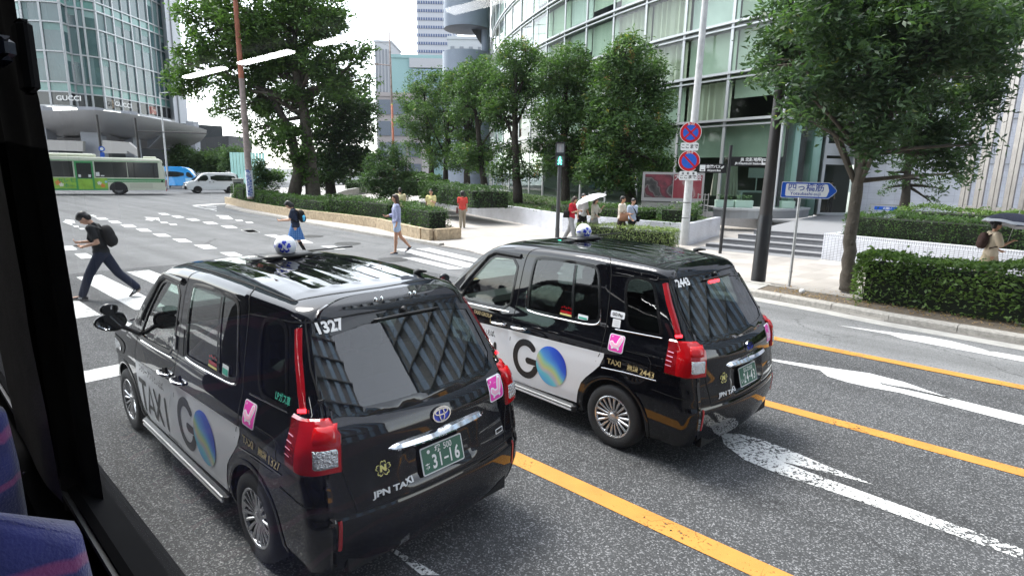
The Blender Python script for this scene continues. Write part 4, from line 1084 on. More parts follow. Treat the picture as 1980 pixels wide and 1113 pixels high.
def kerb_run(name, pts, w, h, seg=.9, side=1, gap=.012):
 pts = resample(pts, .3); d = [0]
 for a, b in zip(pts[:-1], pts[1:]): d.append(d[-1] + np.linalg.norm(b - a))
 P = np.array(pts); d = np.array(d); mb = MB(); s = 0
 at = lambda q: np.array([np.interp(q, d, P[:, 0]), np.interp(q, d, P[:, 1])])
 while s < d[-1] - .1:
  e = min(s + seg, d[-1]); a, b = at(s + gap / 2), at(e - gap / 2); t = (b - a) / np.linalg.norm(b - a); n = np.array([-t[1], t[0]]) * side; jit = random.uniform(-.004, .004)
  hh = h + jit; c = .022
  sec = [(0, -.02), (.012, hh - c), (.012 + c, hh), (w, hh), (w, -.02)]
  V = [(*(a + n * q), z) for q, z in sec] + [(*(b + n * q), z) for q, z in sec]
  F = [(i, i + 1, 5 + i + 1, 5 + i) for i in range(4)] + [(4, 3, 2, 1, 0), (5, 6, 7, 8, 9)]
  if side < 0: F = [f[::-1] for f in F]
  F = [f[::-1] for f in F]
  mb.add(V, F); s = e
 return tag(mb.build(name, M['kerb']), kind='structure')
kerb_run('kerb', KR, .24, .14, 1.0, -1)
kerb_run('kerb', KG, .22, .11, .8, -1)
g = MB(); strip([tuple(np.array(p) - VV[:2] * .19) for p in KR[:6]], .36, .008, g); tag(g.build('gutter', M['conc']), kind='structure')
# soil bed between kerb and paving on the right
inner = [tuple(np.array(p) + VV[:2] * .22) for p in KR[:5]];
bed = inner + [tuple(np.array(inner[-1]) + VV[:2] * 1.05), tuple(np.array(inner[0]) + VV[:2] * 1.9)]
g = MB(); g.sheet(bed, .10); tag(g.build('soil', M['soil']), kind='structure')
b0 = np.array(inner[-1]) + UU[:2] * .0;
g = MB(); g.prism([tuple(b0), tuple(b0 + VV[:2] * 1.05), tuple(b0 + VV[:2] * 1.05 + UU[:2] * 4.0), tuple(b0 + UU[:2] * 4.0)], 0, .115); tag(g.build('verge', M['conc']), kind='structure')
g = MB(); strip([tuple(np.array(b0) + VV[:2] * 1.10 + UU[:2] * 4), tuple(np.array(inner[0]) + VV[:2] * 1.95)], .09, .125, g)
e_ = MB()
A_, B_ = np.array(b0) + VV[:2] * 1.07 + UU[:2] * 4, np.array(inner[0]) + VV[:2] * 1.93
e_.prism([tuple(A_), tuple(A_ + VV[:2] * .09), tuple(B_ + VV[:2] * .09), tuple(B_)], 0, .125); tag(e_.build('bed_edging', M['kerb']), kind='structure')

# ================================================================== WALLS, PLANTERS, STEPS, SIGNS
def wall_run(pts, z0, tops, th, mats, name, label, cat, cap=.0, group=None, side=1, offset_closed=False):
 """wall following a ground line; tops = height at each point"""
 m = MB(); n = len(pts); P = [np.array(p[:2], float) for p in pts]; nrm = []
 for i in range(n):
  t = P[min(i + 1, n - 1)] - P[max(i - 1, 0)]; t /= np.linalg.norm(t); nrm.append(np.array([-t[1], t[0]]) * side)
 for i in range(n - 1):
  a, b = P[i], P[i + 1]; c, d = a + nrm[i] * th, b + nrm[i + 1] * th; ta, tb = tops[i], tops[i + 1]
  ca, cb = ta - cap, tb - cap
  m.add([(*a, z0), (*b, z0), (*b, cb), (*a, ca)], [(0, 1, 2, 3)], 0)
  m.add([(*c, z0), (*d, z0), (*d, cb), (*c, ca)], [(3, 2, 1, 0)], 0)
  k = 1 if len(mats) > 1 else 0
  m.add([(*a, ca), (*b, cb), (*b, tb), (*a, ta)], [(0, 1, 2, 3)], k); m.add([(*c, ca), (*d, cb), (*d, tb), (*c, ta)], [(3, 2, 1, 0)], k)
  m.add([(*a, ta), (*b, tb), (*d, tb), (*c, ta)], [(0, 1, 2, 3)], k)
 for i, f in ((0, 0), (n - 1, 1)):
  a = P[i]; c = a + nrm[i] * th; q = [(*a, z0), (*c, z0), (*c, tops[i]), (*a, tops[i])]; m.add(q, [(0, 1, 2, 3)] if f else [(3, 2, 1, 0)], 0)
 o = m.build(name, mats); box_uv(o.data)
 return tag(o, label, cat, group)

# tan split-stone planter on the corner island
WB = gp(wallbase_px); WB2 = resample(WB, .2); topL = []
d = [0]
for a, b in zip(WB2[:-1], WB2[1:]): d.append(d[-1] + np.linalg.norm(b - a))
P_ = np.array(WB2); at = lambda q: np.array([np.interp(q, d, P_[:, 0]), np.interp(q, d, P_[:, 1])])
m = MB(); s = 0; rr_ = random.Random(3)
while s < d[-1] - .2:
 e = s + rr_.uniform(.50, .62); e = min(e, d[-1]); a, b = at(s + .008), at(e - .008); t = (b - a) / np.linalg.norm(b - a); n = np.array([t[1], -t[0]]) * 1
 n = -n if True else n
 NXX, NZZ = 6, 5; V = []; h = .44 + rr_.uniform(-.006, .006)
 for i in range(NXX + 1):
  for k in range(NZZ + 1):
   q = a + (b - a) * i / NXX; edge = i in (0, NXX) or k in (0, NZZ); bulge = 0 if edge else rr_.uniform(.012, .045)
   q = q - n * bulge; V.append((q[0], q[1], h * k / NZZ))
 F = [(i * (NZZ + 1) + k, i * (NZZ + 1) + k + 1, (i + 1) * (NZZ + 1) + k + 1, (i + 1) * (NZZ + 1) + k) for i in range(NXX) for k in range(NZZ)]
 base = len(V); V += [(*(a + n * .2), h), (*(b + n * .2), h), (*(a + n * .2), 0), (*(b + n * .2), 0)]
 F += [(NZZ, base, base + 1, NXX * (NZZ + 1) + NZZ), (base, base + 2, base + 3, base + 1), (0, NZZ, base, base + 2), (NXX * (NZZ + 1), base + 3, base + 1, NXX * (NZZ + 1) + NZZ)]
 m.add(V, F); s = e
o = m.build('planter_wall', M['block']); tag(o, 'low wall of tan split stone blocks curving round the corner hedge and big tree', 'planter wall')
# soil filling of the island and the low grey wall at its back
back = gp([(860, 455), (800, 440), (760, 425), (700, 400), (660, 384), (560, 372), (450, 385)])
g = MB(); g.prism([tuple(np.array(p) + np.array([.1, .1])) for p in WB] + [(-16, 45), (-12, 47), tuple(G(700, 392)[:2]), tuple(G(760, 412)[:2])], 0, .36); tag(g.build('soil', M['soil']), kind='structure')
cw = gp([(661, 386), (672, 378), (700, 372), (735, 370)], 0);
wall_run([tuple(G(640, 396)[:2]), tuple(G(655, 387)[:2]), tuple(G(672, 381)[:2]), tuple(G(700, 376)[:2]), tuple(G(735, 373)[:2])], 0, [.5, .6, .65, .7, .7], .3, [M['conc']], 'low_wall', 'curved grey concrete wall beside the path behind the big tree', 'low wall')

# white tiled planter wall from the glass building to the corner beside the steps
TW = [G(*p) for p in [(815, 380), (850, 400), (900, 413), (937, 421), (1000, 432), (1087, 450), (1180, 460), (1260, 469), (1330.7, 476)]]
tops = [UP(TW[0], 362), UP(TW[1], 378), UP(TW[2], 389), UP(TW[3], 394), UP(TW[4], 402), .80, .80, .80, .80]
tops[:5] = [max(.8, min(1.1, t)) for t in tops[:5]]
TWp = [tuple(p[:2]) for p in TW]
wall_run(TWp, 0, tops, .22, [M['tile_far'], M['tile_far']], 'planter_wall', 'long low white tiled wall under the hedges by the glass building', 'planter wall')
cA_, cB_ = np.array(TWp[-1]), np.array(G(1390.6, 456.3)[:2])
wall_run([tuple(cA_ + (cB_ - cA_) * .05 * 0 + np.array([.002, -.002])), tuple(cB_)], 0, [.81, .81], .22, [M['tile_far']], 'planter_wall', 'short end of the white tiled wall just left of the dark steps', 'planter wall')
bedpoly = TWp[2:-1] + [tuple(cA_ + np.array([-.35, .15])), tuple(cB_ + np.array([-.40, 0])), (6.5, 33), (0, 50), (-4, 62)]
g = MB(); g.prism([tuple(np.array(p) + np.array([.12, .12])) for p in bedpoly], 0, .70); tag(g.build('soil', M['soil']), kind='structure')

# white tiled wall on the right with a taller cap row
RW = [G(1587, 503)[:2], G(1978, 552)[:2]]; dR = (RW[1] - RW[0]) / np.linalg.norm(RW[1] - RW[0]); nR = np.array([-dR[1], dR[0]])
RW_end = RW[0] + dR * 14
wall_run([tuple(RW[0]), tuple(RW_end)], 0, [.84, .84], .25, [M['tile'], M['tile_cap']], 'planter_wall', 'white tiled wall with dark joints behind the near right hedge', 'planter wall', cap=.10)
RWb = RW[0] + nR * 7.5
wall_run([tuple(RWb), tuple(RW[0] + nR * .26)], 0, [.835, .835], .25, [M['tile']], 'planter_wall', 'side face of the white tiled wall along the dark entrance steps', 'planter wall')
g = MB(); g.prism([tuple(RW[0] + nR * .2 + dR * .1), tuple(RW_end + nR * .2), tuple(RW_end + nR * 9), tuple(RWb + dR * .2)], 0, .76); tag(g.build('soil', M['soil']), kind='structure')
# entrance steps and landing between the two walls
S0, S1 = cB_ - np.array([.0, .0]), RW[0]
L0 = G(1330.7, 476)[:2] + np.array([.25, .1]);
a0 = np.array(G(1352, 480)[:2]); a1 = RW[0] + dR * -.02; dS = (a1 - a0) / np.linalg.norm(a1 - a0); nS = np.array([-dS[1], dS[0]])
st = MB(); wS = np.linalg.norm(a1 - a0)
for k in range(4):
 z1 = .15 * (k + 1); off = .35 + k * .62; p0 = a0 + nS * off + dS * (.10 + .36 * k); p1 = a1 + nS * off
 q0, q1 = p0 + nS * (.62 if k < 3 else .62), p1 + nS * (.62 if k < 3 else .62)
 st.prism([tuple(p0), tuple(p1), tuple(q1), tuple(q0)], 0, z1, 0)
 st.prism([tuple(p0 - nS * .02), tuple(p1 - nS * .02), tuple(p1 + nS * .05), tuple(p0 + nS * .05)], z1 - .05, z1 + .003, 1)
tag(st.build('entrance_steps', [M['gran_mid'], M['gran_dark']]), 'dark granite entrance steps between the two white tiled walls', 'steps')
g = MB(); p0 = a0 + nS * 2.8 + dS * 1.2; g.prism([tuple(p0), tuple(a1 + nS * 2.8), tuple(a1 + nS * 15), tuple(p0 + nS * 16)], 0, .60); tag(g.build('landing', M['gran_mid']), kind='structure')
g = MB(); g.sheet([tuple(a0 - nS * .35), tuple(a1 - nS * .35), tuple(a1 + nS * .4), tuple(a0 + nS * .4)], ZP + .006); tag(g.build('threshold', M['gran_mid']), kind='structure')

# ---- poles and signs
def sign_axes(P, to=(0, 0)):
 d = np.array([to[0] - P[0], to[1] - P[1]]); d /= np.linalg.norm(d); ex = np.array([-d[1], d[0], 0]); return ex, np.array([0, 0, 1.0]), np.array([d[0], d[1], 0])   # ex to the right as seen from the camera
def plate3(mb, c, ex, ey, n, poly, off, mi, th=0.0):
 c, ex, ey, n = map(np.array, (c, ex, ey, n)); V, F = tri_poly(poly);
 F = [f if ((V[f[1]][0] - V[f[0]][0]) * (V[f[2]][1] - V[f[0]][1]) - (V[f[1]][1] - V[f[0]][1]) * (V[f[2]][0] - V[f[0]][0])) > 0 else f[::-1] for f in F]
 mb.add([c + ex * a + ey * b + n * off for a, b in V], F, mi)
 if th:
  k = len(poly); V2 = [c + ex * p[0] + ey * p[1] + n * off for p in poly] + [c + ex * p[0] + ey * p[1] + n * (off - th) for p in poly]
  mb.add(V2, [(i, k + i, k + (i + 1) % k, (i + 1) % k) for i in range(k)] + [(i, (i + 1) % k, k + (i + 1) % k, k + i) for i in range(k)], mi); mb.add([v for v in V2[k:]], [tuple(range(k - 1, -1, -1)), ], mi)
def wtext(mb, s, size, c, ex, ey, n, off, mi, bold=0.0, sx=1.0, align='CENTER'):
 V, F = text2d(s, size, bold, align, sx); c, ex, ey, n = map(np.array, (c, ex, ey, n)); mb.add([c + ex * a + ey * b + n * off for a, b in V], F, mi)
M['signblue'] = mat('sign_blue', (.006, .085, .48), .4); M['signwhite'] = mat('sign_white', (.78, .79, .80), .35); M['signred'] = mat('sign_red', (.55, .02, .03), .35)
M['signink'] = mat('sign_navy_lettering', (.02, .07, .35), .4); M['signblack'] = mat('sign_black', (.015, .015, .017), .4)
M['noparkblue'] = mat('parking_sign_blue', (.03, .12, .55), .35)
M['polewhite'] = mat('pale_painted_pole', (.55, .55, .55), .5, var=.15, scale=5, bump=.1); M['poledark'] = mat('dark_brown_pole', (.030, .026, .025), .5, var=.2, scale=4)
M['grey_paint'] = mat('dark_grey_paint', (.05, .052, .055), .45)
M['greenlamp'] = mat('lit_green_man', (.05, .8, .55), .4, emit=((.1, 1, .7), 1.5))

# street name sign
P = G(1525, 560); zt = UP(P, 386); r = empty('street_name_sign', (P[0], P[1], 0), 0, 'blue and white arrow-shaped street name sign on a thin grey pole', 'street sign')
m = MB(); m.tube([(0, 0, .05), (0, 0, zt)], .030, 12); m.tube([(0, 0, .4), (0, 0, .46)], .036, 12); m.build('pole', M['steel'], r, True, 40)
m = MB(); m.tube([(0, 0, zt), (0, 0, zt + .05)], .033, 10); m.build('cap', M['polewhite'], r, True, 40)
ex, ey, n = sign_axes(P); zc = (UP(P, 385) + UP(P, 350)) / 2 + .0;
W2 = .50; c = ex * .165 + np.array([0, 0, zc]); k = .175
m = MB(); poly = [(-.53, -k), (.40, -k), (.53, -.02), (.53, .02), (.40, k), (-.53, k)]
poly = [(-.535, -k), (.37, -k), (.41, -k + .015), (.54, -.02), (.54, .02), (.41, k - .015), (.37, k), (-.535, k), (-.55, k - .02), (-.55, -k + .02)]
plate3(m, c, ex, ey, n, poly, .020, 1, .016); plate3(m, c, ex, ey, n, [(a * .985, b * .94) for a, b in poly], .022, 0)
inn = [(-.44, -.135), (.34, -.135), (.362, -.118), (.395, 0), (.362, .118), (.34, .135), (-.44, .135), (-.46, .115), (-.46, -.115)]; plate3(m, c, ex, ey, n, inn, .024, 1)
so_ = m.build('sign_panel', [M['signblue'], M['signwhite']], r)
m = MB(); wtext(m, '四っ橋筋', .175, c + ex * -.06 + ey * .048, ex, ey, n, .026, 0, .002, 1.03); wtext(m, 'Yotsubashi-suji', .098, c + ex * -.06 + ey * -.078, ex, ey, n, .026, 0, .001, 1.02); m.build('lettering', M['signink'], so_)

# white lighting pole with the two no-parking discs
P = G(1322, 475); r = empty('sign_pole', (P[0], P[1], 0), 0, 'tall white pole carrying two round red and blue parking signs', 'sign pole')
m = MB(); m.tube([(0, 0, 0), (.02, 0, 4), (.10, 0, 11)], [.15, .13, .085], 18);
for z in (1.0, 1.55, 2.35): m.tube([(0, 0, z), (0, 0, z + .02)], .148, 16, 1)
m.build('pole', [M['polewhite'], M['signblack']], r, True, 40)
ex, ey, n = sign_axes(P); xo = lambda px, z: ex * 0
def disc(py, px, kind, label):
 z = UP(P, py); dist = np.linalg.norm(P[:2]); q = AT(px, py, P[1] * 1.0); c = ex * float((q - P) @ ex) + np.array([0, 0, z]); R_ = 19.5 / FPX * P[1] * 1.0
 m = MB(); plate3(m, c, ex, ey, n, circ(0, 0, R_, 36), .17, 1, .012); plate3(m, c, ex, ey, n, circ(0, 0, R_ * .95, 36), .174, 2); plate3(m, c, ex, ey, n, circ(0, 0, R_ * .70, 36), .178, 0)
 w_ = R_ * .17
 for a in ([45, -45] if kind == 'x' else [-45]):
  t = np.array([cos(R(a)), sin(R(a))]) * R_ * .74; plate3(m, c, ex, ey, n, stroke([-t, t], w_), .182, 2)
 wtext(m, '8-20' if kind == 'x' else '20-8', R_ * .34, c + ey * R_ * .80, ex, ey, n, .186, 1, .001)
 o = m.build('round_parking_sign', [M['noparkblue'], M['signwhite'], M['signred']], r); return c, R_
c, R_ = disc(257, 1335.5, 'x', '');
c2, R2 = disc(311.5, 1332.5, '/', '')
for cc, s1, hh, pyy in ((c, ('ここまで',), .17, 284), (c2, ('自　動　車', 'ここまで'), .20, 340)):
 z = UP(P, pyy); q = np.array([cc[0], cc[1], z]); m = MB(); plate3(m, q, ex, ey, n, rrect(0, 0, .60, hh * 1.55, .05), .17, 0, .01)
 if len(s1) == 1: wtext(m, s1[0], .155, q, ex, ey, n, .175, 1, .003, .95)
 else: wtext(m, s1[0], .085, q + ey * .075, ex, ey, n, .175, 1, .002, 1.05); wtext(m, s1[1], .145, q - ey * .045, ex, ey, n, .175, 1, .003, 1.0)
 m.build('supplementary_plate', [M['signwhite'], M['signblack']], r)

# dark thick lamp pole in the bed
P = G(1465, 549); r = empty('lamp_pole', (P[0], P[1], 0), 0, 'thick dark brown pole beside the street name sign, rising into the tree', 'lamp pole')
m = MB(); m.tube([(0, 0, .08), (.02, .01, 1.62), (.02, .01, 1.64)], [.165, .155, .150], 20, 1); m.build('pole_base', [M['poledark'], M['signblack']], r, True, 40)
m = MB(); m.tube([(.02, .01, 1.62), (.03, .01, 3.4), (.04, .01, 5.2), (.06, .01, 9)], [.142, .118, .10, .07], 20); m.build('pole', M['poledark'], r, True, 40)
m = MB(); m.tube([(0, 0, 2.28), (0.003, 0, 2.34)], [.148, .147], 20); m.build('yellow_band', mat('yellow_tape', (.55, .36, .03), .6), r) if False else None

# station pointer
P = G(1392, 492); r = empty('direction_signpost', (P[0], P[1], 0), 0, 'slim black signpost with two dark arrow boards to the station and airport bus', 'signpost')
ht = UP(P, 281); m = MB(); m.tube([(0, 0, 0), (.04, 0, ht)], .052, 14); m.build('post', M['signblack'], r, True, 40)
ex, ey, n = sign_axes(P)
def board(x0, x1, py, arrow):
 z = UP(P, py); D = P[1]; a = (x0 - 1400) / FPX * D; b = (x1 - 1400) / FPX * D; h = .145; m = MB()
 tip = b + .12 if arrow > 0 else a
 poly = [(a, -h), (b, -h), (b + (.14 if arrow > 0 else 0), 0), (b, h), (a, h)] if arrow > 0 else [(a, -h), (b, -h), (b, h), (a, h), (a - .12, 0)]
 plate3(m, np.array([0, 0, z]), ex, ey, n, poly, .02, 0, .03); return m, z, a, b
m, z, a, b = board(1404, 1468, 312, 1)
wtext(m, 'JR 北新地駅', .125, np.array([0, 0, z + .055]) + ex * (b - .48), ex, ey, n, .024, 1, .004, .95); wtext(m, 'JR Kitashinchi Station', .088, np.array([0, 0, z - .06]) + ex * (b - .56), ex, ey, n, .024, 1, .003)
plate3(m, np.array([0, 0, z]), ex, ey, n, rrect(b - .09, 0, .17, .19, .01), .024, 1); plate3(m, np.array([0, 0, z]), ex, ey, n, rrect(b - .09, .02, .10, .10, .02), .027, 0); plate3(m, np.array([0, 0, z]), ex, ey, n, rrect(b - .09, .04, .07, .03, .005), .029, 1)
m.build('arrow_board', [M['signblack'], M['signwhite']], r)
m, z, a, b = board(1348, 1398, 326, -1)
wtext(m, '空港バス', .11, np.array([0, 0, z + .045]) + ex * (a + .44), ex, ey, n, .024, 1, .004); wtext(m, 'Airport Bus', .085, np.array([0, 0, z - .065]) + ex * (a + .46), ex, ey, n, .024, 1, .003)
wtext(m, '↱', .11, np.array([0, 0, z + .03]) + ex * (b - .12), ex, ey, n, .024, 1, .006)
plate3(m, np.array([0, 0, z]), ex, ey, n, rrect(a + .11, 0, .17, .20, .01), .024, 1); plate3(m, np.array([0, 0, z]), ex, ey, n, rrect(a + .11, -.06, .10, .03, .005), .027, 0)
m.build('arrow_board', [M['signblack'], M['signwhite']], r)

# pedestrian signal
P = G(1077, 467); r = empty('pedestrian_signal', (P[0], P[1], 0), 0, 'grey pedestrian signal on a dark post showing the green man', 'pedestrian signal')
m = MB(); zt = UP(P, 320); m.tube([(0, 0, 0), (0, 0, zt)], .072, 14); m.tube([(0, 0, 0), (0, 0, .5)], .08, 14); m.build('post', M['grey_paint'], r, True, 40)
ex, ey, n = sign_axes(P); z1, z2 = UP(P, 322), UP(P, 275); hz = (z2 - z1) / 2; cc = np.array([0, 0, (z1 + z2) / 2]); m = MB()
plate3(m, cc, ex, ey, n, rrect(0, 0, .34, hz * 2, .03), .13, 0, .24)
for s in (1, -1):
 m.tube([tuple(cc + ey * (s * hz * .5 + hz * .40) + ex * q * .16 + n * .14) for q in (-1, 1)], .01, 6)
 plate3(m, cc + ey * (s * hz * .5 + hz * .42), ex, n, -ey, rrect(0, .17, .32, .12, .02), 0, 0, .012)
m.build('signal_housing', M['grey_paint'], r)
m = MB(); plate3(m, cc + ey * hz * .5, ex, ey, n, rrect(0, 0, .25, hz * .72, .02), .135, 0); plate3(m, cc + ey * hz * .5, ex, ey, n, circ(0, .07, .03, 10), .14, 1); plate3(m, cc + ey * hz * .5, ex, ey, n, rrect(0, -.03, .07, .15, .02), .14, 1); m.build('red_man_lens', [mat('unlit_grey_lens', (.30, .31, .33), .3), mat('unlit_figure', (.42, .40, .41), .4)], r)
m = MB(); q = cc - ey * hz * .5; plate3(m, q, ex, ey, n, rrect(0, 0, .25, hz * .72, .02), .135, 0)
for pl_ in (circ(0, .10, .032, 12), stroke([(0, .06), (0, -.02)], .065), stroke([(0, -.02), (.05, -.13)], .035), stroke([(0, -.02), (-.05, -.13)], .035), stroke([(0, .05), (.06, -.01)], .025), stroke([(0, .05), (-.06, -.01)], .025)): plate3(m, q, ex, ey, n, pl_, .14, 1)
m.build('green_man_lens', [mat('signal_lens_glass', (.16, .20, .19), .3), M['greenlamp']], r)

# red picture board by the glass facade
PB = [AT(1240, 388, 26.5), AT(1358, 388, 26.2)]; ex = PB[1] - PB[0]; ex[2] = 0; wB = np.linalg.norm(ex); ex /= wB; n = np.array([ex[1], -ex[0], 0]); ey = np.array([0, 0, 1.0])
z0, z1 = PB[0][2], AT(1240, 332, 26.5)[2]; r = empty('picture_board', tuple(((PB[0] + PB[1]) / 2 * np.array([1, 1, 0]))), 0, 'wide red picture board with pale frame in front of the glass facade', 'billboard')
c = np.array([0, 0, (z0 + z1) / 2]); m = MB(); plate3(m, c, ex, ey, n, rrect(0, 0, wB, z1 - z0, .02), .10, 0, .2); m.build('frame', mat('pale_board_frame', (.40, .38, .38), .5), r)
def poster(name, cols, sc_, seed):
 m_, nt, b = new_mat(name); b.inputs['Roughness'].default_value = .25; tc = nt.nodes.new('ShaderNodeTexCoord'); mp = nt.nodes.new('ShaderNodeMapping'); mp.inputs['Location'].default_value = (seed, seed * 2, 0); mp.inputs['Scale'].default_value = (1, 1, 1.6); lk(nt, tc.outputs['Object'], mp.inputs[0])
 n1 = nt.nodes.new('ShaderNodeTexNoise'); n1.inputs['Scale'].default_value = sc_; n1.inputs['Detail'].default_value = 2; n1.inputs['Distortion'].default_value = 2.2; lk(nt, mp.outputs[0], n1.inputs['Vector'])
 rp = nt.nodes.new('ShaderNodeValToRGB'); cr = rp.color_ramp; cr.elements[0].color = (*cols[0][1], 1); cr.elements[0].position = cols[0][0]; cr.elements[1].color = (*cols[-1][1], 1); cr.elements[1].position = cols[-1][0]
 for p_, c_ in cols[1:-1]: e = cr.elements.new(p_); e.color = (*c_, 1)
 lk(nt, n1.outputs['Fac'], rp.inputs[0]); lk(nt, rp.outputs[0], b.inputs['Base Color']); return m_
M['poster1'] = poster('dark_red_poster', [(.3, (.03, .03, .03)), (.45, (.08, .075, .075)), (.5, (.18, .15, .15)), (.53, (.09, .04, .05)), (.7, (.28, .06, .08))], .5, 3.1)
M['poster2'] = poster('red_poster', [(.3, (.20, .03, .045)), (.5, (.28, .05, .065)), (.62, (.32, .09, .10)), (.66, (.40, .28, .28)), (.68, (.27, .05, .065))], .35, 8.4)
m = MB(); plate3(m, c + ex * (-.235 * wB) + ey * .03, ex, ey, n, rrect(0, 0, wB * .46, (z1 - z0) * .80, .01), .104, 0); m.build('dark_picture', M['poster1'], r)
m = MB(); plate3(m, c + ex * (.235 * wB) + ey * .03, ex, ey, n, rrect(0, 0, wB * .46, (z1 - z0) * .80, .01), .104, 0); wtext(m, '大名茶会', .30, c + ex * (.235 * wB) + ey * .42, ex, ey, n, .108, 1, .002); m.build('red_picture', [M['poster2'], M['signwhite']], r)
m = MB();
for s in (-.45, .45): m.tube([tuple(ex * s * wB), tuple(ex * s * wB + ey * z0)], .05, 8)
m.box((0, 0, z0 / 2), (wB * .98, .12, z0 * .95), math.atan2(ex[1], ex[0])); m.build('stand', M['conc'], r)

# rusty painted pole at the left end of the island, with a notice wrapped round its foot
P = G(486, 372 + 16); P = AT(485, 384, 35.2); zb = P[2]; T = AT(455, 0, 35.2)
r = empty('utility_pole', (P[0], P[1], max(zb, .3)), 0, 'leaning rust-red and grey painted pole in front of the big tree', 'pole')
M['rustpole'] = mat('rusty_red_pole', (.36, .13, .08), .8, var=.3, scale=2.2, bump=.2); M['greypole'] = mat('weathered_grey_pole', (.30, .24, .22), .8, var=.35, scale=3)
dz = T - P; m = MB(); A3 = lambda t: tuple(dz * t)
m.tube([A3(0), A3(.22)], [.20, .18], 14, 1); m.tube([A3(.22), A3(.62)], [.18, .15], 14, 1); m.tube([A3(.62), A3(1.3)], [.15, .11], 14, 0); m.build('pole', [M['rustpole'], M['greypole']], r, True, 40)
m = MB(); m.tube([A3(.01), A3(.15)], [.215, .205], 18); o = m.build('notice_wrap', M['signwhite'], r, True, 40)
m = MB(); ex, ey, n = sign_axes(P); e2 = dz / np.linalg.norm(dz)
for k in range(9): wtext(m, '禁止駐輪危険注意'[k % 8], .19, np.array(A3(.145 - .0155 * k)) + ex * (-.07), ex, e2, n, .214, 0, .004); wtext(m, '路上放置自転車等'[k % 8], .16, np.array(A3(.14 - .0155 * k)) + ex * (.07), ex, e2, n, .214, 0, .003)
m.build('lettering', M['signink'], r)
# grey cabinet beside it
c = AT(462, 372, 39.5); m = MB(); m.box((c[0], c[1], .95), (.62, .5, 1.35), .3, bev=.03); m.box((c[0], c[1], 1.65), (.7, .58, .08), .3, bev=.02); m.box((c[0] + .05, c[1] - .26, 1.25), (.45, .02, .4), .3, mi=1)
tag(m.build('control_cabinet', [mat('cabinet_grey', (.35, .35, .34), .5), M['grey_paint']]), 'grey metal cabinet between the white van and the rusty pole', 'cabinet')

# thin poles far left in front of the office tower
def far_pole(px0, py0, px1, py1, Y, r_, m_, label, arm=None):
 a, b = AT(px0, py0, Y), AT(px1, py1, Y); e = empty('street_lamp', (a[0], a[1], 0), 0, label, 'lamp post'); m = MB(); o_ = np.array([a[0], a[1], 0])
 m.tube([tuple(np.array([a[0], a[1], 0]) - o_), tuple(b - o_)], [r_, r_ * .75], 10); m.build('post', m_, e, True, 40)
 if arm:
  m = MB(); c = AT(arm[0], arm[1], Y); d_ = AT(arm[2], arm[3], Y); m.tube([tuple(c - o_), tuple(d_ - o_)], r_ * .45, 8); m.build('arm', m_, e, True, 40)
 return e
far_pole(197, 305, 187, 222, 58, .13, M['poledark'], 'left dark post with a round blue sign above the green bus')
far_pole(270, 305, 261, 228, 58, .14, M['poledark'], 'right dark post with a long arm above the green bus', (266, 254, 400, 258))
far_pole(322, 320, 309, 180, 62, .10, M['polewhite'], 'tall thin white post above the blue van', (309, 180, 325, 179))
c = AT(197, 291, 57.7); ex, ey, n = sign_axes(c); m = MB(); plate3(m, c, ex, ey, n, circ(0, .15, .26, 20), .02, 0, .02); plate3(m, c, ex, ey, n, rrect(0, -.45, .36, .55, .03), .02, 0, .02); plate3(m, c, ex, ey, n, circ(0, .15, .15, 20), .03, 1)
tag(m.build('round_blue_sign', [M['signblue'], M['signwhite']]), 'small round blue sign on the dark post above the green bus', 'road sign')
# white knob (marker) on the kerb edge, blue notice board behind the right hedge
c = G(1550, 567, .12); m = MB(); m.sphere((c[0], c[1], .17), .055, 8, 0, (1, 1, 1)); tag(m.build('kerb_marker', M['signwhite'], None, True), 'small round white marker on the kerb by the name sign', 'kerb marker')
c = AT(1716, 403, 22.5); ex, ey, n = sign_axes(c); m = MB(); plate3(m, c, ex, ey, n, rrect(0, 0, .86, .13, .01), .02, 0, .03)
plate3(m, c, ex, ey, n, rrect(.05, .13, 1.25, .045, .01), .0, 2, .05);
for a in (-.58, .6): plate3(m, c, ex, ey, n, rrect(a, -.3, .045, .9, .01), 0, 2, .05)
wtext(m, 'お願い', .10, c, ex, ey, n, .024, 1, .001)
tag(m.build('notice_board', [M['signblue'], M['signwhite'], M['steel']]), 'low blue notice on a metal rail behind the right hedge', 'notice board')
# lattice post by the steps
c = AT(1356, 425, 25.5); m = MB()
for i in range(4): m.box((c[0] + .0 + (i - 1.5) * .15, c[1], 1.1), (.03, .03, 1.3))
for k in range(6): m.box((c[0], c[1], .6 + k * .22), (.5, .028, .03))
tag(m.build('trellis', M['conc']), 'small grey trellis standing in the bed left of the steps', 'trellis')

# ================================================================== BUILDINGS
M['alu'] = mat('white_aluminium', (.47, .48, .49), .35, .25); M['alud'] = mat('grey_aluminium', (.30, .31, .32), .4, .5)
M['panel_green'] = glass_mat('pale_green_glass', (.80, .88, .83), ior=1.38)
M['panel_dark'] = glass_mat('dark_green_glass', (.60, .69, .65), ior=1.36)
def curtain_mat(name, col):
 return mat(name, col, .9, var=.10, scale=.6)
M['curt1'] = curtain_mat('sage_blind', (.50, .57, .47)); M['curt2'] = curtain_mat('cream_curtain', (.60, .60, .49)); M['curt3'] = curtain_mat('grey_blind', (.62, .68, .64))
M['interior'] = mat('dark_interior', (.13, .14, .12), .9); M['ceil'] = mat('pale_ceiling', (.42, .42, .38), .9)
M['teal'] = mat('teal_column', (.28, .45, .38), .4); M['planterbox'] = mat('pale_green_planter_box', (.42, .58, .48), .5)

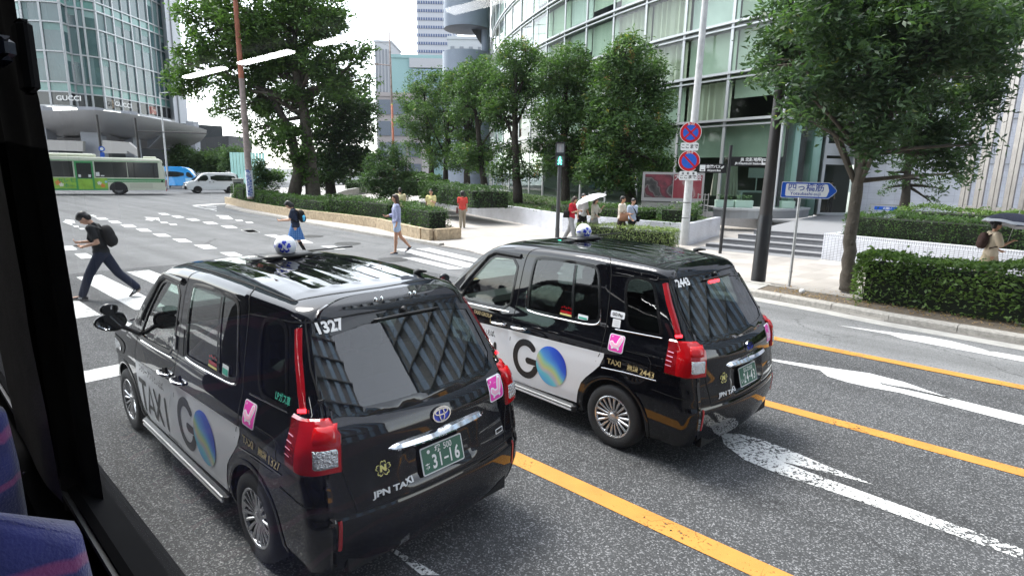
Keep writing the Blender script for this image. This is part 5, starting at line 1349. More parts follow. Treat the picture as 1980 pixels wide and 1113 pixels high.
# ---- curved glass building on the right
A1, A2, A3_ = np.array([11.8, 28.2]), np.array([.9, 50.8]), np.array([-2.8, 69.6])
def circum(a, b, c):
 D = 2 * (a[0] * (b[1] - c[1]) + b[0] * (c[1] - a[1]) + c[0] * (a[1] - b[1]))
 ux = ((a @ a) * (b[1] - c[1]) + (b @ b) * (c[1] - a[1]) + (c @ c) * (a[1] - b[1])) / D; uy = ((a @ a) * (c[0] - b[0]) + (b @ b) * (a[0] - c[0]) + (c @ c) * (b[0] - a[0])) / D
 return np.array([ux, uy])
CC = circum(A1, A2, A3_); CR = np.linalg.norm(A1 - CC)
ang = lambda p: math.atan2(p[1] - CC[1], p[0] - CC[0])
an1 = ang(np.array([12.25, 27.5])); an3 = ang(A3_)
while an3 > an1 + pi: an3 -= 2 * pi
while an3 < an1 - pi: an3 += 2 * pi
sg = 1 if an3 > an1 else -1
def arcp(s, off=0.0):
 """point on the facade s metres from its near corner; off > 0 lies outside"""
 a = an1 + sg * s / CR; return np.array([CC[0] + (CR + off) * cos(a), CC[1] + (CR + off) * sin(a)])
bl = empty('glass_building', tuple(arcp(0)) + (0,), 0, 'curved glass office building with white floor bands behind the row of trees', 'building')
O_ = np.array([*arcp(0), 0])
def L3(p, z): return (p[0] - O_[0], p[1] - O_[1], z)
LEV = [.62, 5.25, 7.5, 9.85, 12.3, 14.8, 17.3, 19.8, 22.4, 25, 28, 31, 34, 37]
SL = 62.0; STEP = 3.1; NB = int(SL / STEP)
for fl in range(len(LEV) - 1):
 z0, z1 = LEV[fl], LEV[fl + 1]
 m = MB();
 for k in range(NB): m.quad(L3(arcp(k * STEP), z0), L3(arcp((k + 1) * STEP), z0), L3(arcp((k + 1) * STEP), z1), L3(arcp(k * STEP), z1))
 m.build('window_row', M['panel_dark'] if fl == 0 else M['panel_green'], bl)
 # blinds and curtains behind the glass
 if fl > 0:
  m = MB(); rr_ = random.Random(fl)
  for k in range(NB):
   a, b = k * STEP + .05, (k + 1) * STEP - .05; kind = rr_.choice([0, 0, 1, 1, 2, 2, 0]) ; drop = rr_.choice([1, 1, .85, .7, 1])
   if kind == 3: drop = .25
   if fl == 1: drop = rr_.choice([.45, .95, .3, 1])
   nn = 22
   for i in range(nn):
    w0 = .10 * sin(i * 1.9 + k) if kind in (1,) else 0; w1 = .10 * sin((i + 1) * 1.9 + k) if kind in (1,) else 0
    p, q = arcp(a + (b - a) * i / nn, -.45 + w0), arcp(a + (b - a) * (i + 1) / nn, -.45 + w1); zb = z1 - .35 - (z1 - z0 - .4) * drop
    m.quad(L3(p, zb), L3(q, zb), L3(q, z1 - .3), L3(p, z1 - .3), kind % 3)
  m.build('blinds', [M['curt1'], M['curt2'], M['curt3']], bl)
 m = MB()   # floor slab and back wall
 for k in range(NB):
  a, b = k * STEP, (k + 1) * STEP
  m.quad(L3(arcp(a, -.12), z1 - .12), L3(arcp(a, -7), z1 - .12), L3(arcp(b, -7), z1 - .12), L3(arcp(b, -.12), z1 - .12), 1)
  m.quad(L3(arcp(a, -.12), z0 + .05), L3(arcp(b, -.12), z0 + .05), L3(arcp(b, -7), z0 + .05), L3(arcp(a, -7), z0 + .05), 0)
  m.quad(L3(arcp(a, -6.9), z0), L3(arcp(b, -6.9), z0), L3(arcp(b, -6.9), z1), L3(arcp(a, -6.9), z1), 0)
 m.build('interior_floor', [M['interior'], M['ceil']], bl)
for z in LEV[1:-1]:
 m = MB()
 for dz, hh, o in ((0, .06, .16), (-.26, .035, .10)):
  for k in range(NB * 2):
   a, b = k * STEP / 2, (k + 1) * STEP / 2
   p, q, r_, s_ = arcp(a, -.05), arcp(b, -.05), arcp(b, o), arcp(a, o)
   for zz in (0,): m.add([L3(p, z + dz - hh), L3(q, z + dz - hh), L3(r_, z + dz - hh), L3(s_, z + dz - hh), L3(p, z + dz + hh), L3(q, z + dz + hh), L3(r_, z + dz + hh), L3(s_, z + dz + hh)], [(0, 1, 2, 3), (7, 6, 5, 4), (3, 2, 6, 7)])
 m.build('floor_band', M['alu'], bl)
m = MB()
for k in range(NB + 1):
 p, q = arcp(k * STEP, .02), arcp(k * STEP, .12);
 m.box((*(np.array(L3(p, 0))[:2]), (LEV[0] + LEV[-1]) / 2), (.11 if k % 2 else .07, .16, LEV[-1] - LEV[0]), an1 + sg * k * STEP / CR + pi / 2 * 0, 0)
m.build('mullions', M['alu'], bl)
m = MB()
for k in range(NB):
 a, b = k * STEP, (k + 1) * STEP; m.quad(L3(arcp(a, .1), 0), L3(arcp(b, .1), 0), L3(arcp(b, .1), .66), L3(arcp(a, .1), .66)); m.quad(L3(arcp(a, .1), .66), L3(arcp(b, .1), .66), L3(arcp(b, -.2), .66), L3(arcp(a, -.2), .66))
m.build('plinth', M['gran_mid'], bl)
# ground floor ceiling blind and café things seen through the glass
m = MB()
for k in range(5):
 a, b = k * STEP, (k + 1) * STEP; m.quad(L3(arcp(a, -.35), 3.45), L3(arcp(b, -.35), 3.45), L3(arcp(b, -.35), 5.1), L3(arcp(a, -.35), 5.1))
m.build('blinds', M['curt1'], bl)
# near bay: short return to the entrance with teal columns, door, sill and planter boxes
c0 = arcp(0); c1 = np.array([15.75, 30.3]); c2 = np.array([17.9, 30.75]); dc = (c1 - c0) / np.linalg.norm(c1 - c0)
m = MB(); m.quad(L3(c0, .62), L3(c1, .62), L3(c1, 37), L3(c0, 37)); m.build('window_row', M['panel_dark'], bl)
m = MB()
for t, wd in ((.25, .55), (.72, .7)):
 p = c0 + (c1 - c0) * t + np.array([.35, .5]) * .8; m.tube([L3(p, .6), L3(p, 5.2)], wd / 2, 16)
m.build('column', M['teal'], bl, True)
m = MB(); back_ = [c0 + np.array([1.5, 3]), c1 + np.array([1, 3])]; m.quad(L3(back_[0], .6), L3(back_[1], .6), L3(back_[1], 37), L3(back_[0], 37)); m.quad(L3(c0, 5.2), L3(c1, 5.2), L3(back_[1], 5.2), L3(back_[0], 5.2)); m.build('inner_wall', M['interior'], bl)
for z in LEV[1:-1]:
 m = MB(); mid = (c0 + c2) / 2;
 for q0, q1 in ((c0, c1), (c1, c2), (c2, c2 + np.array([.3, .06]))):
  t = (q1 - q0) / np.linalg.norm(q1 - q0); n2 = np.array([t[1], -t[0]]); m.add([L3(q0 - n2 * .05, z - .1), L3(q1 - n2 * .05, z - .1), L3(q1 + n2 * .2, z - .1), L3(q0 + n2 * .2, z - .1), L3(q0 - n2 * .05, z + .1), L3(q1 - n2 * .05, z + .1), L3(q1 + n2 * .2, z + .1), L3(q0 + n2 * .2, z + .1)], [(0, 1, 2, 3), (7, 6, 5, 4), (3, 2, 6, 7)])
 m.build('floor_band', M['alu'], bl)
m = MB(); m.quad(L3(c1, 5.2), L3(c2, 5.2), L3(c2, 37), L3(c1, 37)); m.build('window_row', M['panel_green'], bl)
m = MB(); m.quad(L3(c1 + np.array([-.1, .5]), 5.2), L3(c2 + np.array([0, .5]), 5.2), L3(c2 + np.array([0, .5]), 37), L3(c1 + np.array([-.1, .5]), 37)); m.build('blinds', M['curt1'], bl)
dd = (c2 - c1) / np.linalg.norm(c2 - c1); nd = np.array([dd[1], -dd[0]]); rz_ = math.atan2(dd[1], dd[0])
m = MB(); Wd = np.linalg.norm(c2 - c1)
for t, w_ in ((.04, .16), (.96, .16)): p = c1 + dd * Wd * t; m.box(L3(p, 2.9), (w_, .2, 4.6), rz_)
p = c1 + dd * Wd * .5; m.box(L3(p, 3.35), (Wd, .18, .30), rz_); m.box(L3(p, 3.95), (Wd, .14, .6), rz_); m.box(L3(p, .68), (Wd, .18, .14), rz_)
o = m.build('door_frame', M['alu'], bl)
m = MB(); q0, q1 = c1 + dd * .15, c2 - dd * .15; m.quad(L3(q0, .7), L3(q1, .7), L3(q1, 3.25), L3(q0, 3.25)); m.quad(L3(q0, 4.2), L3(q1, 4.2), L3(q1, 5.1), L3(q0, 5.1)); m.build('entrance_door', M['panel_dark'], bl)
m = MB(); m.quad(L3(c1 + nd * -2.5, .6), L3(c2 + nd * -2.5, .6), L3(c2 + nd * -2.5, 5.2), L3(c1 + nd * -2.5, 5.2)); m.build('lobby_wall', M['interior'], bl)
# rounded sill with planter boxes
pts = [AT(1378, 424, 27.0)[:2], AT(1402, 430, 26.6)[:2], AT(1450, 432, 26.5)[:2], AT(1500, 431, 26.9)[:2], AT(1545, 428, 27.6)[:2], AT(1562, 424, 28.6)[:2]]; pts = smooth_poly(pts, 2, False)
m = MB()
for z, h, o_ in ((.62, .36, 0), (.98, .10, .06)):
 for a, b in zip(pts[:-1], pts[1:]):
  t = (b - a) / np.linalg.norm(b - a); n2 = np.array([t[1], -t[0]]) * o_
  m.quad(L3(a + n2, z), L3(b + n2, z), L3(b + n2, z + h), L3(a + n2, z + h), 1 if o_ else 0); m.quad(L3(a + n2, z + h), L3(b + n2, z + h), L3(b + np.array([0, 1.6]), z + h), L3(a + np.array([0, 1.6]), z + h), 1)
m.build('window_sill', [M['alud'], M['alu']], bl)
M['leafbox'] = mat('small_plant_leaf', (.05, .13, .03), .6)
for i, (px, Yq) in enumerate(((1400, 27.3), (1437, 27.2), (1522, 27.6))):
 c = AT(px, 395, Yq); e = empty('planter_box', (c[0], c[1], 1.08), 0, ['leftmost pale green planter box with small plants on the window sill', 'middle pale green planter box with small plants on the window sill', 'pale green planter box right of the thick dark pole on the window sill'][i], 'planter', 'planter boxes on the sill')
 m = MB(); m.box((0, 0, .17), (.80 if i < 2 else .6, .3, .34), 0, taper=1.05, bev=.02); m.build('box', M['planterbox'], e)
 m = MB()
 for k in range(160):
  p = Vector((random.uniform(-.36, .36), random.uniform(-.15, .15), .34 + random.uniform(0, .22))); a = random.uniform(0, 6.3); t = Vector((cos(a), sin(a), random.uniform(-.2, .6))) * .08; s_ = t.cross(Vector((0, 0, 1))).normalized() * .03; m.add([p, p + t * .5 + s_, p + t, p + t * .5 - s_], [(0, 1, 2, 3)])
 m.build('plants', M['leafbox'], e)
# café furniture behind the glass
c = AT(1415, 380, 30.5); m = MB();
for k in range(26): m.tube([(c[0] - 1.1 + k * .045 * 1.2, c[1] + .06 * sin(k * 2), 1.5), (c[0] - 1.0 + k * .045, c[1], 3.1)], .035, 5)
tag(m.build('curtain', M['curt2']), 'tied cream curtain hanging inside the ground floor glass', 'curtain')
for i, (px, Yq, lab) in enumerate(((1330, 31.5, 'round-backed pale chair inside the ground floor glass'), (1450, 30.5, 'dark cabinet inside the ground floor glass near the curtain'))):
 c = AT(px, 400, Yq); m = MB();
 if i == 0: m.lathe([(.5, .6), (.62, 1.0), (.60, 1.8), (.45, 2.0), (.1, 2.05)], (c[0], c[1], 0), 20)
 else: m.box((c[0], c[1], 1.2), (1.3, .5, 1.2), bev=.03); m.box((c[0], c[1] - .26, 1.3), (1.1, .03, .8), mi=1); m.box((c[0] + .2, c[1], 2.0), (.05, .05, 1.4)); m.box((c[0] + .2, c[1], 2.7), (.9, .04, .5))
 tag(m.build('lounge_chair' if i == 0 else 'display_cabinet', [M['curt3'], M['interior']], None), lab, 'chair' if i == 0 else 'cabinet')

# ---- white tiled wing right of the entrance, with bronze fins
w0 = np.array([17.95, 30.8]); wd = np.array([.743, -.669]); w1 = w0 + wd * 16
b2 = empty('tiled_building', (w0[0], w0[1], 0), 0, 'white tiled building wing behind the right hedge and big tree', 'building')
m = MB(); wn = np.array([.669, .743]);
V = [(0, 0, 0), (*(wd * 16), 0), (*(wd * 16), 34), (0, 0, 34)]; m.add(V, [(0, 1, 2, 3)]); m.add([(*(wn * 8), 0), (*(wn * 8), 34)], []); m.add([(0, 0, 0), (0, 0, 34), (*(wn * 8), 34), (*(wn * 8), 0)], [(0, 1, 2, 3)]); m.add([(0, 0, 34), (*(wd * 16), 34), (*(wd * 16 + wn * 8), 34), (*(wn * 8), 34)], [(0, 1, 2, 3)])
o = m.build('wall', M['tile_build'], b2); box_uv(o.data)
m = MB()
for z in (3.3, 5.3, 9): m.box((*(wd * 8 - wn * .01), z), (16, .03, .03), math.atan2(wd[1], wd[0]))
m.build('wall_joint', M['alud'], b2)
c = AT(1652, 290, 30.2); m = MB(); m.box((c[0], c[1] - .2, c[2] - .1), (.45, .5, 1.2), bev=.03); tag(m.build('wall_box', M['alu']), 'pale metal box on the wall just right of the glass door', 'wall box')
M['bronze'] = mat('brushed_bronze', (.34, .31, .29), .32, .85, var=.12, scale=3)
f0, f1 = AT(1862, 420, 24.6)[:2], AT(2010, 430, 22.2)[:2]; fe = empty('fin_screen', (f0[0], f0[1], 0), 0, 'screen of tall vertical bronze fins at the right edge behind the hedge', 'screen')
m = MB(); df = f1 - f0; nf = 10
for k in range(nf):
 p = df * k / nf + np.array([.0, .0]); off = np.array([-.2, .35]) * (k % 2); m.box((p[0] + off[0], p[1] + off[1], 4.6), (.13, .16, 8.6), .5)
m.build('fins', M['bronze'], fe);
m = MB(); m.box((df[0] / 2, df[1] / 2, 1.35), (np.linalg.norm(df), .1, .3), math.atan2(df[1], df[0])); m.box((df[0] / 2, df[1] / 2, .8), (np.linalg.norm(df), .1, .12), math.atan2(df[1], df[0])); m.build('rail', M['bronze'], fe)

# ---- grey drum part further along (disc-shaped underside) and lower curved wall
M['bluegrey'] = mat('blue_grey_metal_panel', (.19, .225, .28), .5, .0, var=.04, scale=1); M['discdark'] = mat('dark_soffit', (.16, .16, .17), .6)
c = AT(903, 60, 82); rad = 42 / FPX * 82
e = empty('drum_tower', (c[0], c[1], 0), 0, 'blue grey round tower with a dark disc underside left of the glass building', 'tower')
zt = AT(903, 58, 82)[2]; m = MB(); m.lathe([(rad * .99, zt), (rad * 1.0, zt + .3), (rad, 40)], n=48); m.build('upper_drum', M['bluegrey'], e, True, 40)
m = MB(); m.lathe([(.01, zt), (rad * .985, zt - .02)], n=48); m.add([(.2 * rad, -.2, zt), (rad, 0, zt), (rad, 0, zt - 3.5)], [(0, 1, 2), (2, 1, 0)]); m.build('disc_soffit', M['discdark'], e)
zl = AT(903, 104, 82)[2]; m = MB(); m.lathe([(rad * 1.05, 0), (rad * 1.05, zl), (.01, zl)], n=48)
for z in (3, 6, 9, 12): m.lathe([(rad * 1.052, z), (rad * 1.052, z + .06)], n=48, mi=1)
m.build('lower_drum', [M['bluegrey'], M['alud']], e, True, 40)
m = MB(); m.tube([(rad * .8, 0, 0), (rad * .8, 0, 40)], .6, 8); m.build('shaft', M['bluegrey'], e, True)

# ---- distant buildings; each a block with its own storeys
def far_block(name, px0, px1, ytop, Y, depth, label, wall, style, ybase=345, col2=None):
 a, b = AT(px0, ytop, Y), AT(px1, ytop, Y); h = a[2]; w_ = b[0] - a[0]; e = empty(name, ((a[0] + b[0]) / 2, Y, 0), 0, label, 'building')
 m = MB(); m.box((0, depth / 2, h / 2), (w_, depth, h)); m.build('walls', wall, e)
 m = MB()
 if style == 'bands':
  n = int(h / 3.6)
  for k in range(1, n): m.box((0, depth / 2, k * h / n), (w_ + .3, depth + .3, 1.3))
  m.build('window_bands', col2, e)
  mm_ = MB()
  for k in range(1, n):
   for j in range(14): mm_.box((-w_ / 2 + w_ * (j + .5) / 14, -.3, k * h / n), (.35, .4, 1.28))
  mm_.build('window_posts', wall, e)
 elif style == 'vert':
  n = max(5, int(w_ / 2.2))
  for k in range(n): m.box((-w_ / 2 + w_ * (k + .5) / n, -.1, h * .52), (w_ / n * .42, .4, h * .86))
  m.build('window_strips', col2, e)
 elif style == 'grid':
  ny = max(3, int(h / 3.6)); nx = max(3, int(w_ / 3.6))
  for k in range(ny):
   for j in range(nx): m.box((-w_ / 2 + w_ * (j + .5) / nx, -.08, h * (k + .5) / ny), (w_ / nx * .82, .3, h / ny * .68))
  m.build('windows', col2, e)
 m = MB(); m.box((0, depth / 2, h + .4), (w_ + .5, depth + .5, .8)); m.build('parapet', wall, e)
 return e
pale = mat('pale_render', (.36, .365, .38), .9, spec=.1); palegrey = mat('pale_grey_render', (.20, .21, .23), .9, spec=.1); bandb = mat('blue_office_glass', (.09, .12, .22), .5, spec=.2); teal2 = mat('mint_cladding', (.24, .36, .36), .8, spec=.1); gwin = mat('grey_window_glass', (.14, .16, .19), .5, spec=.2)
brick = mat('red_brown_brick', (.42, .24, .20), .8)
far_block('office_tower', 805, 872, -60, 300, 30, 'tall white office tower with blue window bands far behind the trees', mat('white_office_cladding', (.36, .37, .40), .9, spec=.1), 'bands', col2=bandb)
far_block('office_block', 866, 955, 76, 170, 20, 'white office block with slim vertical louvres left of the curved glass', mat('white_louvre_cladding', (.38, .385, .40), .9, spec=.1), 'vert', col2=palegrey)
far_block('striped_block', 724, 756, 82, 240, 20, 'slim pale office block with grey vertical stripes in the distance', pale, 'vert', col2=palegrey)
t_ = far_block('mint_building', 757, 868, 112, 150, 14, 'pale mint building with a square opening behind the tree row', teal2, 'none')
a = AT(800, 150, 149.5); m = MB(); a0_, a1_ = AT(792, 133, 149.5), AT(866, 122, 149.5); m.box(((a0_[0] + a1_[0]) / 2, 149.4, (a0_[2] + a1_[2]) / 2 + .6), (a1_[0] - a0_[0], .5, 2.2)); m.box((AT(830, 200, 149)[0], 149.4, AT(830, 175, 149)[2]), (8, .4, 10), mi=1)
o = m.build('facade_frame', [pale, mat('greyish_blue_glass', (.20, .28, .36), .6)]); o.parent = t_; o.location = -t_.location; part(o)  # blue-grey panel set within the pale frame
far_block('brick_block', 728, 815, 186, 130, 12, 'low office block with reddish brickwork and big grey windows behind the round bush tree', mat('pale_stone_cladding', (.32, .29, .285), .9), 'grid', col2=gwin)
far_block('white_block', 610, 728, 300, 160, 12, 'low white buildings along the far street between tree trunks', pale, 'grid', col2=gwin)
far_block('white_block', 880, 960, 240, 120, 10, 'pale blue panelled block behind the tall open tree', mat('pale_blue_panel', (.26, .30, .35), .7), 'bands', col2=palegrey)
# red and white mast with lamp arm behind the bush tree
a = AT(763, 345, 75); T = AT(757, 60, 75); e = empty('street_lamp', (a[0], a[1], 0), 0, 'distant street lamp with a red lower post beside the round bush tree', 'lamp post')
m = MB(); o_ = np.array([a[0], a[1], 0]); zz = T[2]; m.tube([(0, 0, 0), (-.15, 0, zz * .55)], [.17, .13], 8, 0); m.tube([(-.15, 0, zz * .55), (-.3, 0, zz)], [.13, .08], 8, 1); m.build('post', [M['rustpole'], M['greypole']], e, True)
m = MB(); z_ = AT(757, 127, 75)[2]; m.tube([(-.2, 0, z_), (-2.0, 0, z_ + .15)], .06, 6); m.box((-2.2, 0, z_ + .13), (.9, .3, .15)); m.build('lamp_arm', M['greypole'], e, True)
a = AT(676, 330, 60); e = empty('street_lamp', (a[0], a[1], 0), 0, 'slim grey street lamp with short arm seen between the dark trees', 'lamp post')
m = MB(); T = AT(674, 126, 60); m.tube([(0, 0, 0), (T[0] - a[0], 0, T[2])], [.09, .06], 8); m.tube([(T[0] - a[0], 0, T[2]), (T[0] - a[0] + 1.1, 0, T[2] + .05)], .05, 6); m.build('post', M['grey_paint'], e, True)

# ---- office tower on the left: folded glass curtain wall over a grey canopy
pl_ = [(-14, 74), (66, 72), (100, 72), (137, 72.5), (149, 74), (167, 74.5), (180, 75), (203, 76), (235, 79), (268, 82.5), (300, 86), (329, 90)]
PP = [np.array([(px - 990) / FPX * Y * 1.0, Y]) for px, Y in pl_]
# true plan position: x follows the pixel column at the horizon row
PP = [AT(px, 200, Y)[:2] for px, Y in pl_]
tb = empty('office_tower', (PP[3][0], PP[3][1], 0), 0, 'tall glass office tower on the left above a grey canopy', 'building'); TO = np.array([PP[3][0], PP[3][1], 0])
def T3(p, z): return (p[0] - TO[0], p[1] - TO[1], z)
zb_ = UP(PP[7], 214 - 2); rows_px = [214, 186, 168, 108, 60, 20, 2]      # band edges at the column px 203
Zr = [UP(PP[7], y) for y in (212, 186, 168, 112, 58, 22, 4)]
fh = Zr[4] - Zr[3];
m = MB()   # glass
M['tglass'] = mat('blue_green_tower_glass', (.055, .11, .115), .06, .0, var=.35, scale=.25, spec=1.0)
M['tgreen'] = mat('mint_spandrel_glass', (.15, .31, .28), .12, var=.15, scale=.6, spec=.8); M['tblind'] = mat('office_blind', (.22, .34, .32), .5); M['tdark'] = mat('shop_dark_glass', (.035, .038, .04), .08, spec=.8)
ztop = 70
bands = [(Zr[0], Zr[1], 2), (Zr[1], Zr[2], 1), (Zr[2], Zr[3], 0), (Zr[3], Zr[4], 0), (Zr[4], Zr[5], 0), (Zr[5], Zr[6], 1)]
z = Zr[6]
while z < ztop: bands += [(z, z + fh, 0), (z + fh, z + 2 * fh, 0), (z + 2 * fh, z + 2 * fh + 1.3, 1)]; z += 2 * fh + 1.3
for nm, idx, mt in (('glass_panels', 0, 'tglass'), ('spandrel_band', 1, 'tgreen'), ('shop_window', 2, 'tdark')):
 m = MB()
 for za, zc_, k in bands:
  if k == idx:
   for a, b in zip(PP[:-1], PP[1:]): m.quad(T3(a, za), T3(b, za), T3(b, zc_), T3(a, zc_))
 m.build(nm, M[mt], tb)
m = MB(); rr_ = random.Random(5)     # mullions, transoms, blinds
for a, b in zip(PP[:-1], PP[1:]):
 L_ = np.linalg.norm(b - a); n_ = max(1, int(round(L_ / 1.55))); t = (b - a) / L_; n2 = np.array([t[1], -t[0]]); rz_ = math.atan2(t[1], t[0])
 for k in range(n_ + 1):
  p = a + (b - a) * k / n_ + n2 * .05; m.box(T3(p, (Zr[0] + ztop) / 2), (.10 if k else .22, .22, ztop - Zr[0]), rz_)
 for za, zc_, k_ in bands: p = (a + b) / 2 + n2 * .06; m.box(T3(p, za), (L_, .25, .16), rz_)
m.build('mullions', M['alu'], tb)
m = MB()
for a, b in zip(PP[:-1], PP[1:]):
 L_ = np.linalg.norm(b - a); n_ = max(1, int(round(L_ / 1.55))); t = (b - a) / L_; n2 = np.array([t[1], -t[0]])
 for za, zc_, k_ in bands:
  if k_ == 0:
   for k in range(n_):
    if rr_.random() < .55:
     p, q = a + (b - a) * (k + .08) / n_ + n2 * .012, a + (b - a) * (k + .92 * rr_.choice([.35, .5, 1])) / n_ + n2 * .012
     if rr_.random() < .5: m.quad(T3(p, zc_ - .9), T3(a + (b - a) * (k + .92) / n_ + n2 * .012, zc_ - .9), T3(a + (b - a) * (k + .92) / n_ + n2 * .012, zc_ - .1), T3(p, zc_ - .1), 0)
     else: m.quad(T3(p, za + .1), T3(q, za + .1), T3(q, zc_ - .1), T3(p, zc_ - .1), 1)
m.build('blinds', [M['tblind'], mat('pale_column_behind_glass', (.13, .20, .20), .4)], tb)
# shop-front pictures and lettering
def on_face(px, Yi, z): return AT(px, 200, Yi)
m = MB()
for px0, px1, Y0, Y1, mi in ((188, 220, 75.9, 77.8, 0), (278, 290, 84.0, 85.2, 1), (291, 303, 85.2, 86.5, 1)):
 a, b = AT(px0, 200, Y0 - .35)[:2], AT(px1, 200, Y1 - .35)[:2]; m.quad(T3(a, Zr[0] + .3), T3(b, Zr[0] + .3), T3(b, Zr[1] - .3), T3(a, Zr[1] - .3), mi)
m.build('shop_picture', [poster('warm_shop_picture', [(.35, (.04, .03, .02)), (.5, (.30, .20, .12)), (.62, (.55, .45, .33)), (.7, (.10, .06, .04))], .5, 2.2), poster('red_shop_picture', [(.35, (.30, .18, .14)), (.5, (.45, .12, .10)), (.6, (.6, .5, .42)), (.7, (.15, .04, .03))], .6, 5.5)], tb)
for px, Y in ((134, 72.3), (236, 79.0)):
 c = AT(px, 190, Y - .5); a = AT(px + 10, 190, (Y + (0 if px < 200 else .95)) - .5); ex = np.array([a[0] - c[0], a[1] - c[1], 0]); ex /= np.linalg.norm(ex); n = np.array([ex[1], -ex[0], 0]); m = MB()
 wtext(m, 'GUCCI', .78, np.array(T3(c[:2], (Zr[0] + Zr[1]) / 2)), ex, np.array([0, 0, 1.0]), n, .1, 0, .02, 1.25); m.build('shop_lettering', M['steel'], tb)
# solid side tower
c0_ = AT(326, 100, 88.5)[:2]; c1_ = AT(352, 100, 92)[:2]; m = MB(); t = (c1_ - c0_);
m.prism([T3(c0_, 0)[:2], T3(c1_, 0)[:2], T3(c1_ + np.array([-8, 14]), 0)[:2], T3(c0_ + np.array([-14, 14]), 0)[:2]], 0, 75);
m.build('side_tower', mat('pale_grey_cladding', (.48, .49, .52), .6), tb)
m = MB(); t = t / np.linalg.norm(t);
for q in (.35,): p = c0_ + (c1_ - c0_) * q; m.box(T3(p + np.array([.1, -.15]), 37), (.18, .2, 74), math.atan2(t[1], t[0]))
m.build('cladding_joint', M['alud'], tb)
# canopy slab with rounded underside, columns, dark undercroft, stairs
cf = [(40, 64), (120, 63), (190, 62.5), (260, 66), (330, 72), (400, 80)]; tops_ = [213, 214, 212, 222, 236, 252]
CP = [AT(px, y, Y) for (px, Y), y in zip(cf, tops_)]; zc_ = np.mean([p[2] for p in CP]);
e = empty('canopy', (CP[2][0], CP[2][1], 0), 0, 'wide grey rounded canopy round the foot of the left office tower', 'canopy'); CO = np.array([CP[2][0], CP[2][1], 0])
m = MB(); prof = [(0, 0), (.2, -.7), (.9, -1.4), (2.4, -2.1), (5.0, -2.6), (14, -2.6)]; P2 = [p[:2] for p in CP]; P2 = smooth_poly(P2, 2, False); zs_ = np.interp(np.linspace(0, 1, len(P2)), np.linspace(0, 1, len(CP)), [p[2] for p in CP]); rows_ = []
for i, p in enumerate(P2):
 t = P2[min(i + 1, len(P2) - 1)] - P2[max(i - 1, 0)]; t = t / np.linalg.norm(t); n2 = np.array([-t[1], t[0]]); rows_.append([(*(p + n2 * o_ - CO[:2]), zs_[i] + dz_) for o_, dz_ in prof] + [(*(p + n2 * 14 - CO[:2]), zs_[i] + .0)])
V = [v for r_ in rows_ for v in r_]; k_ = len(prof) + 1
m.add(V, [(i * k_ + j, (i + 1) * k_ + j, (i + 1) * k_ + j + 1, i * k_ + j + 1) for i in range(len(rows_) - 1) for j in range(len(prof) - 1)] + [(i * k_, i * k_ + k_ - 1, (i + 1) * k_ + k_ - 1, (i + 1) * k_) for i in range(len(rows_) - 1)])
m.build('canopy_slab', mat('brushed_grey_canopy', (.36, .35, .35), .45, .3), e, True, 40)
M['stone_light'] = mat('grey_stone_column', (.30, .31, .34), .6, var=.1, scale=1)
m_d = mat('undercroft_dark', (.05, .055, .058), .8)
for px0, px1, Y in ((163, 196, 66), (245, 262, 70), (366, 380, 84), (60, 98, 66)):
 a, b = AT(px0, 250, Y), AT(px1, 250, Y); m = MB(); m.box(((a[0] + b[0]) / 2 - CO[0], Y - CO[1], 4.2), (b[0] - a[0], 1.4, 8.6)); m.build('column', M['stone_light'], e)
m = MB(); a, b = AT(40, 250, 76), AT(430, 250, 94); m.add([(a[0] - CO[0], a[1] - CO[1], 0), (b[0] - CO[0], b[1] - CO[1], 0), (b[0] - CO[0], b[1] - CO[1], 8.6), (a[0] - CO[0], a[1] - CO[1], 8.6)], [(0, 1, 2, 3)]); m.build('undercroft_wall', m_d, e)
st_m = mat('stair_parapet_stone', (.42, .40, .38), .7)
def slab_px(ptspx, Y, th, m_, nm):
 P = [AT(x, y, Y) for x, y in ptspx]; V = [(p[0] - CO[0], Y - CO[1], p[2]) for p in P] + [(p[0] - CO[0], Y + th - CO[1], p[2]) for p in P]; n = len(P); m = MB()
 m.add(V, [tuple(range(n - 1, -1, -1)), tuple(range(n, 2 * n))] + [(i, (i + 1) % n, n + (i + 1) % n, n + i) for i in range(n)]); bm_ = m.build(nm, m_, e); return bm_
slab_px([(84, 270), (160, 273), (160, 293), (84, 290)], 64, .4, st_m, 'terrace_parapet'); slab_px([(198, 271), (248, 275), (266, 290), (268, 304), (246, 292), (246, 297), (198, 296)], 63, .4, st_m, 'stair_parapet')
slab_px([(285, 287), (314, 258), (285, 258)], 72, .3, M['stone_light'], 'stair_wall')
slab_px([(380, 268), (442, 262), (442, 300), (380, 300)], 90, 8, mat('dark_shop_block', (.07, .07, .075), .6), 'dark_shopfront')
# glass fence and low things beyond the big tree
c = AT(470, 320, 62); e3 = MB()
for k in range(11): e3.box((AT(447 + k * 6.2, 300, 62)[0], 62, 2.2), (.28, .05, 3.4), 0);
tag(e3.build('glass_fence', mat('aqua_fence_glass', (.35, .62, .58), .2)), 'pale aqua slatted fence behind the rusty pole', 'fence')
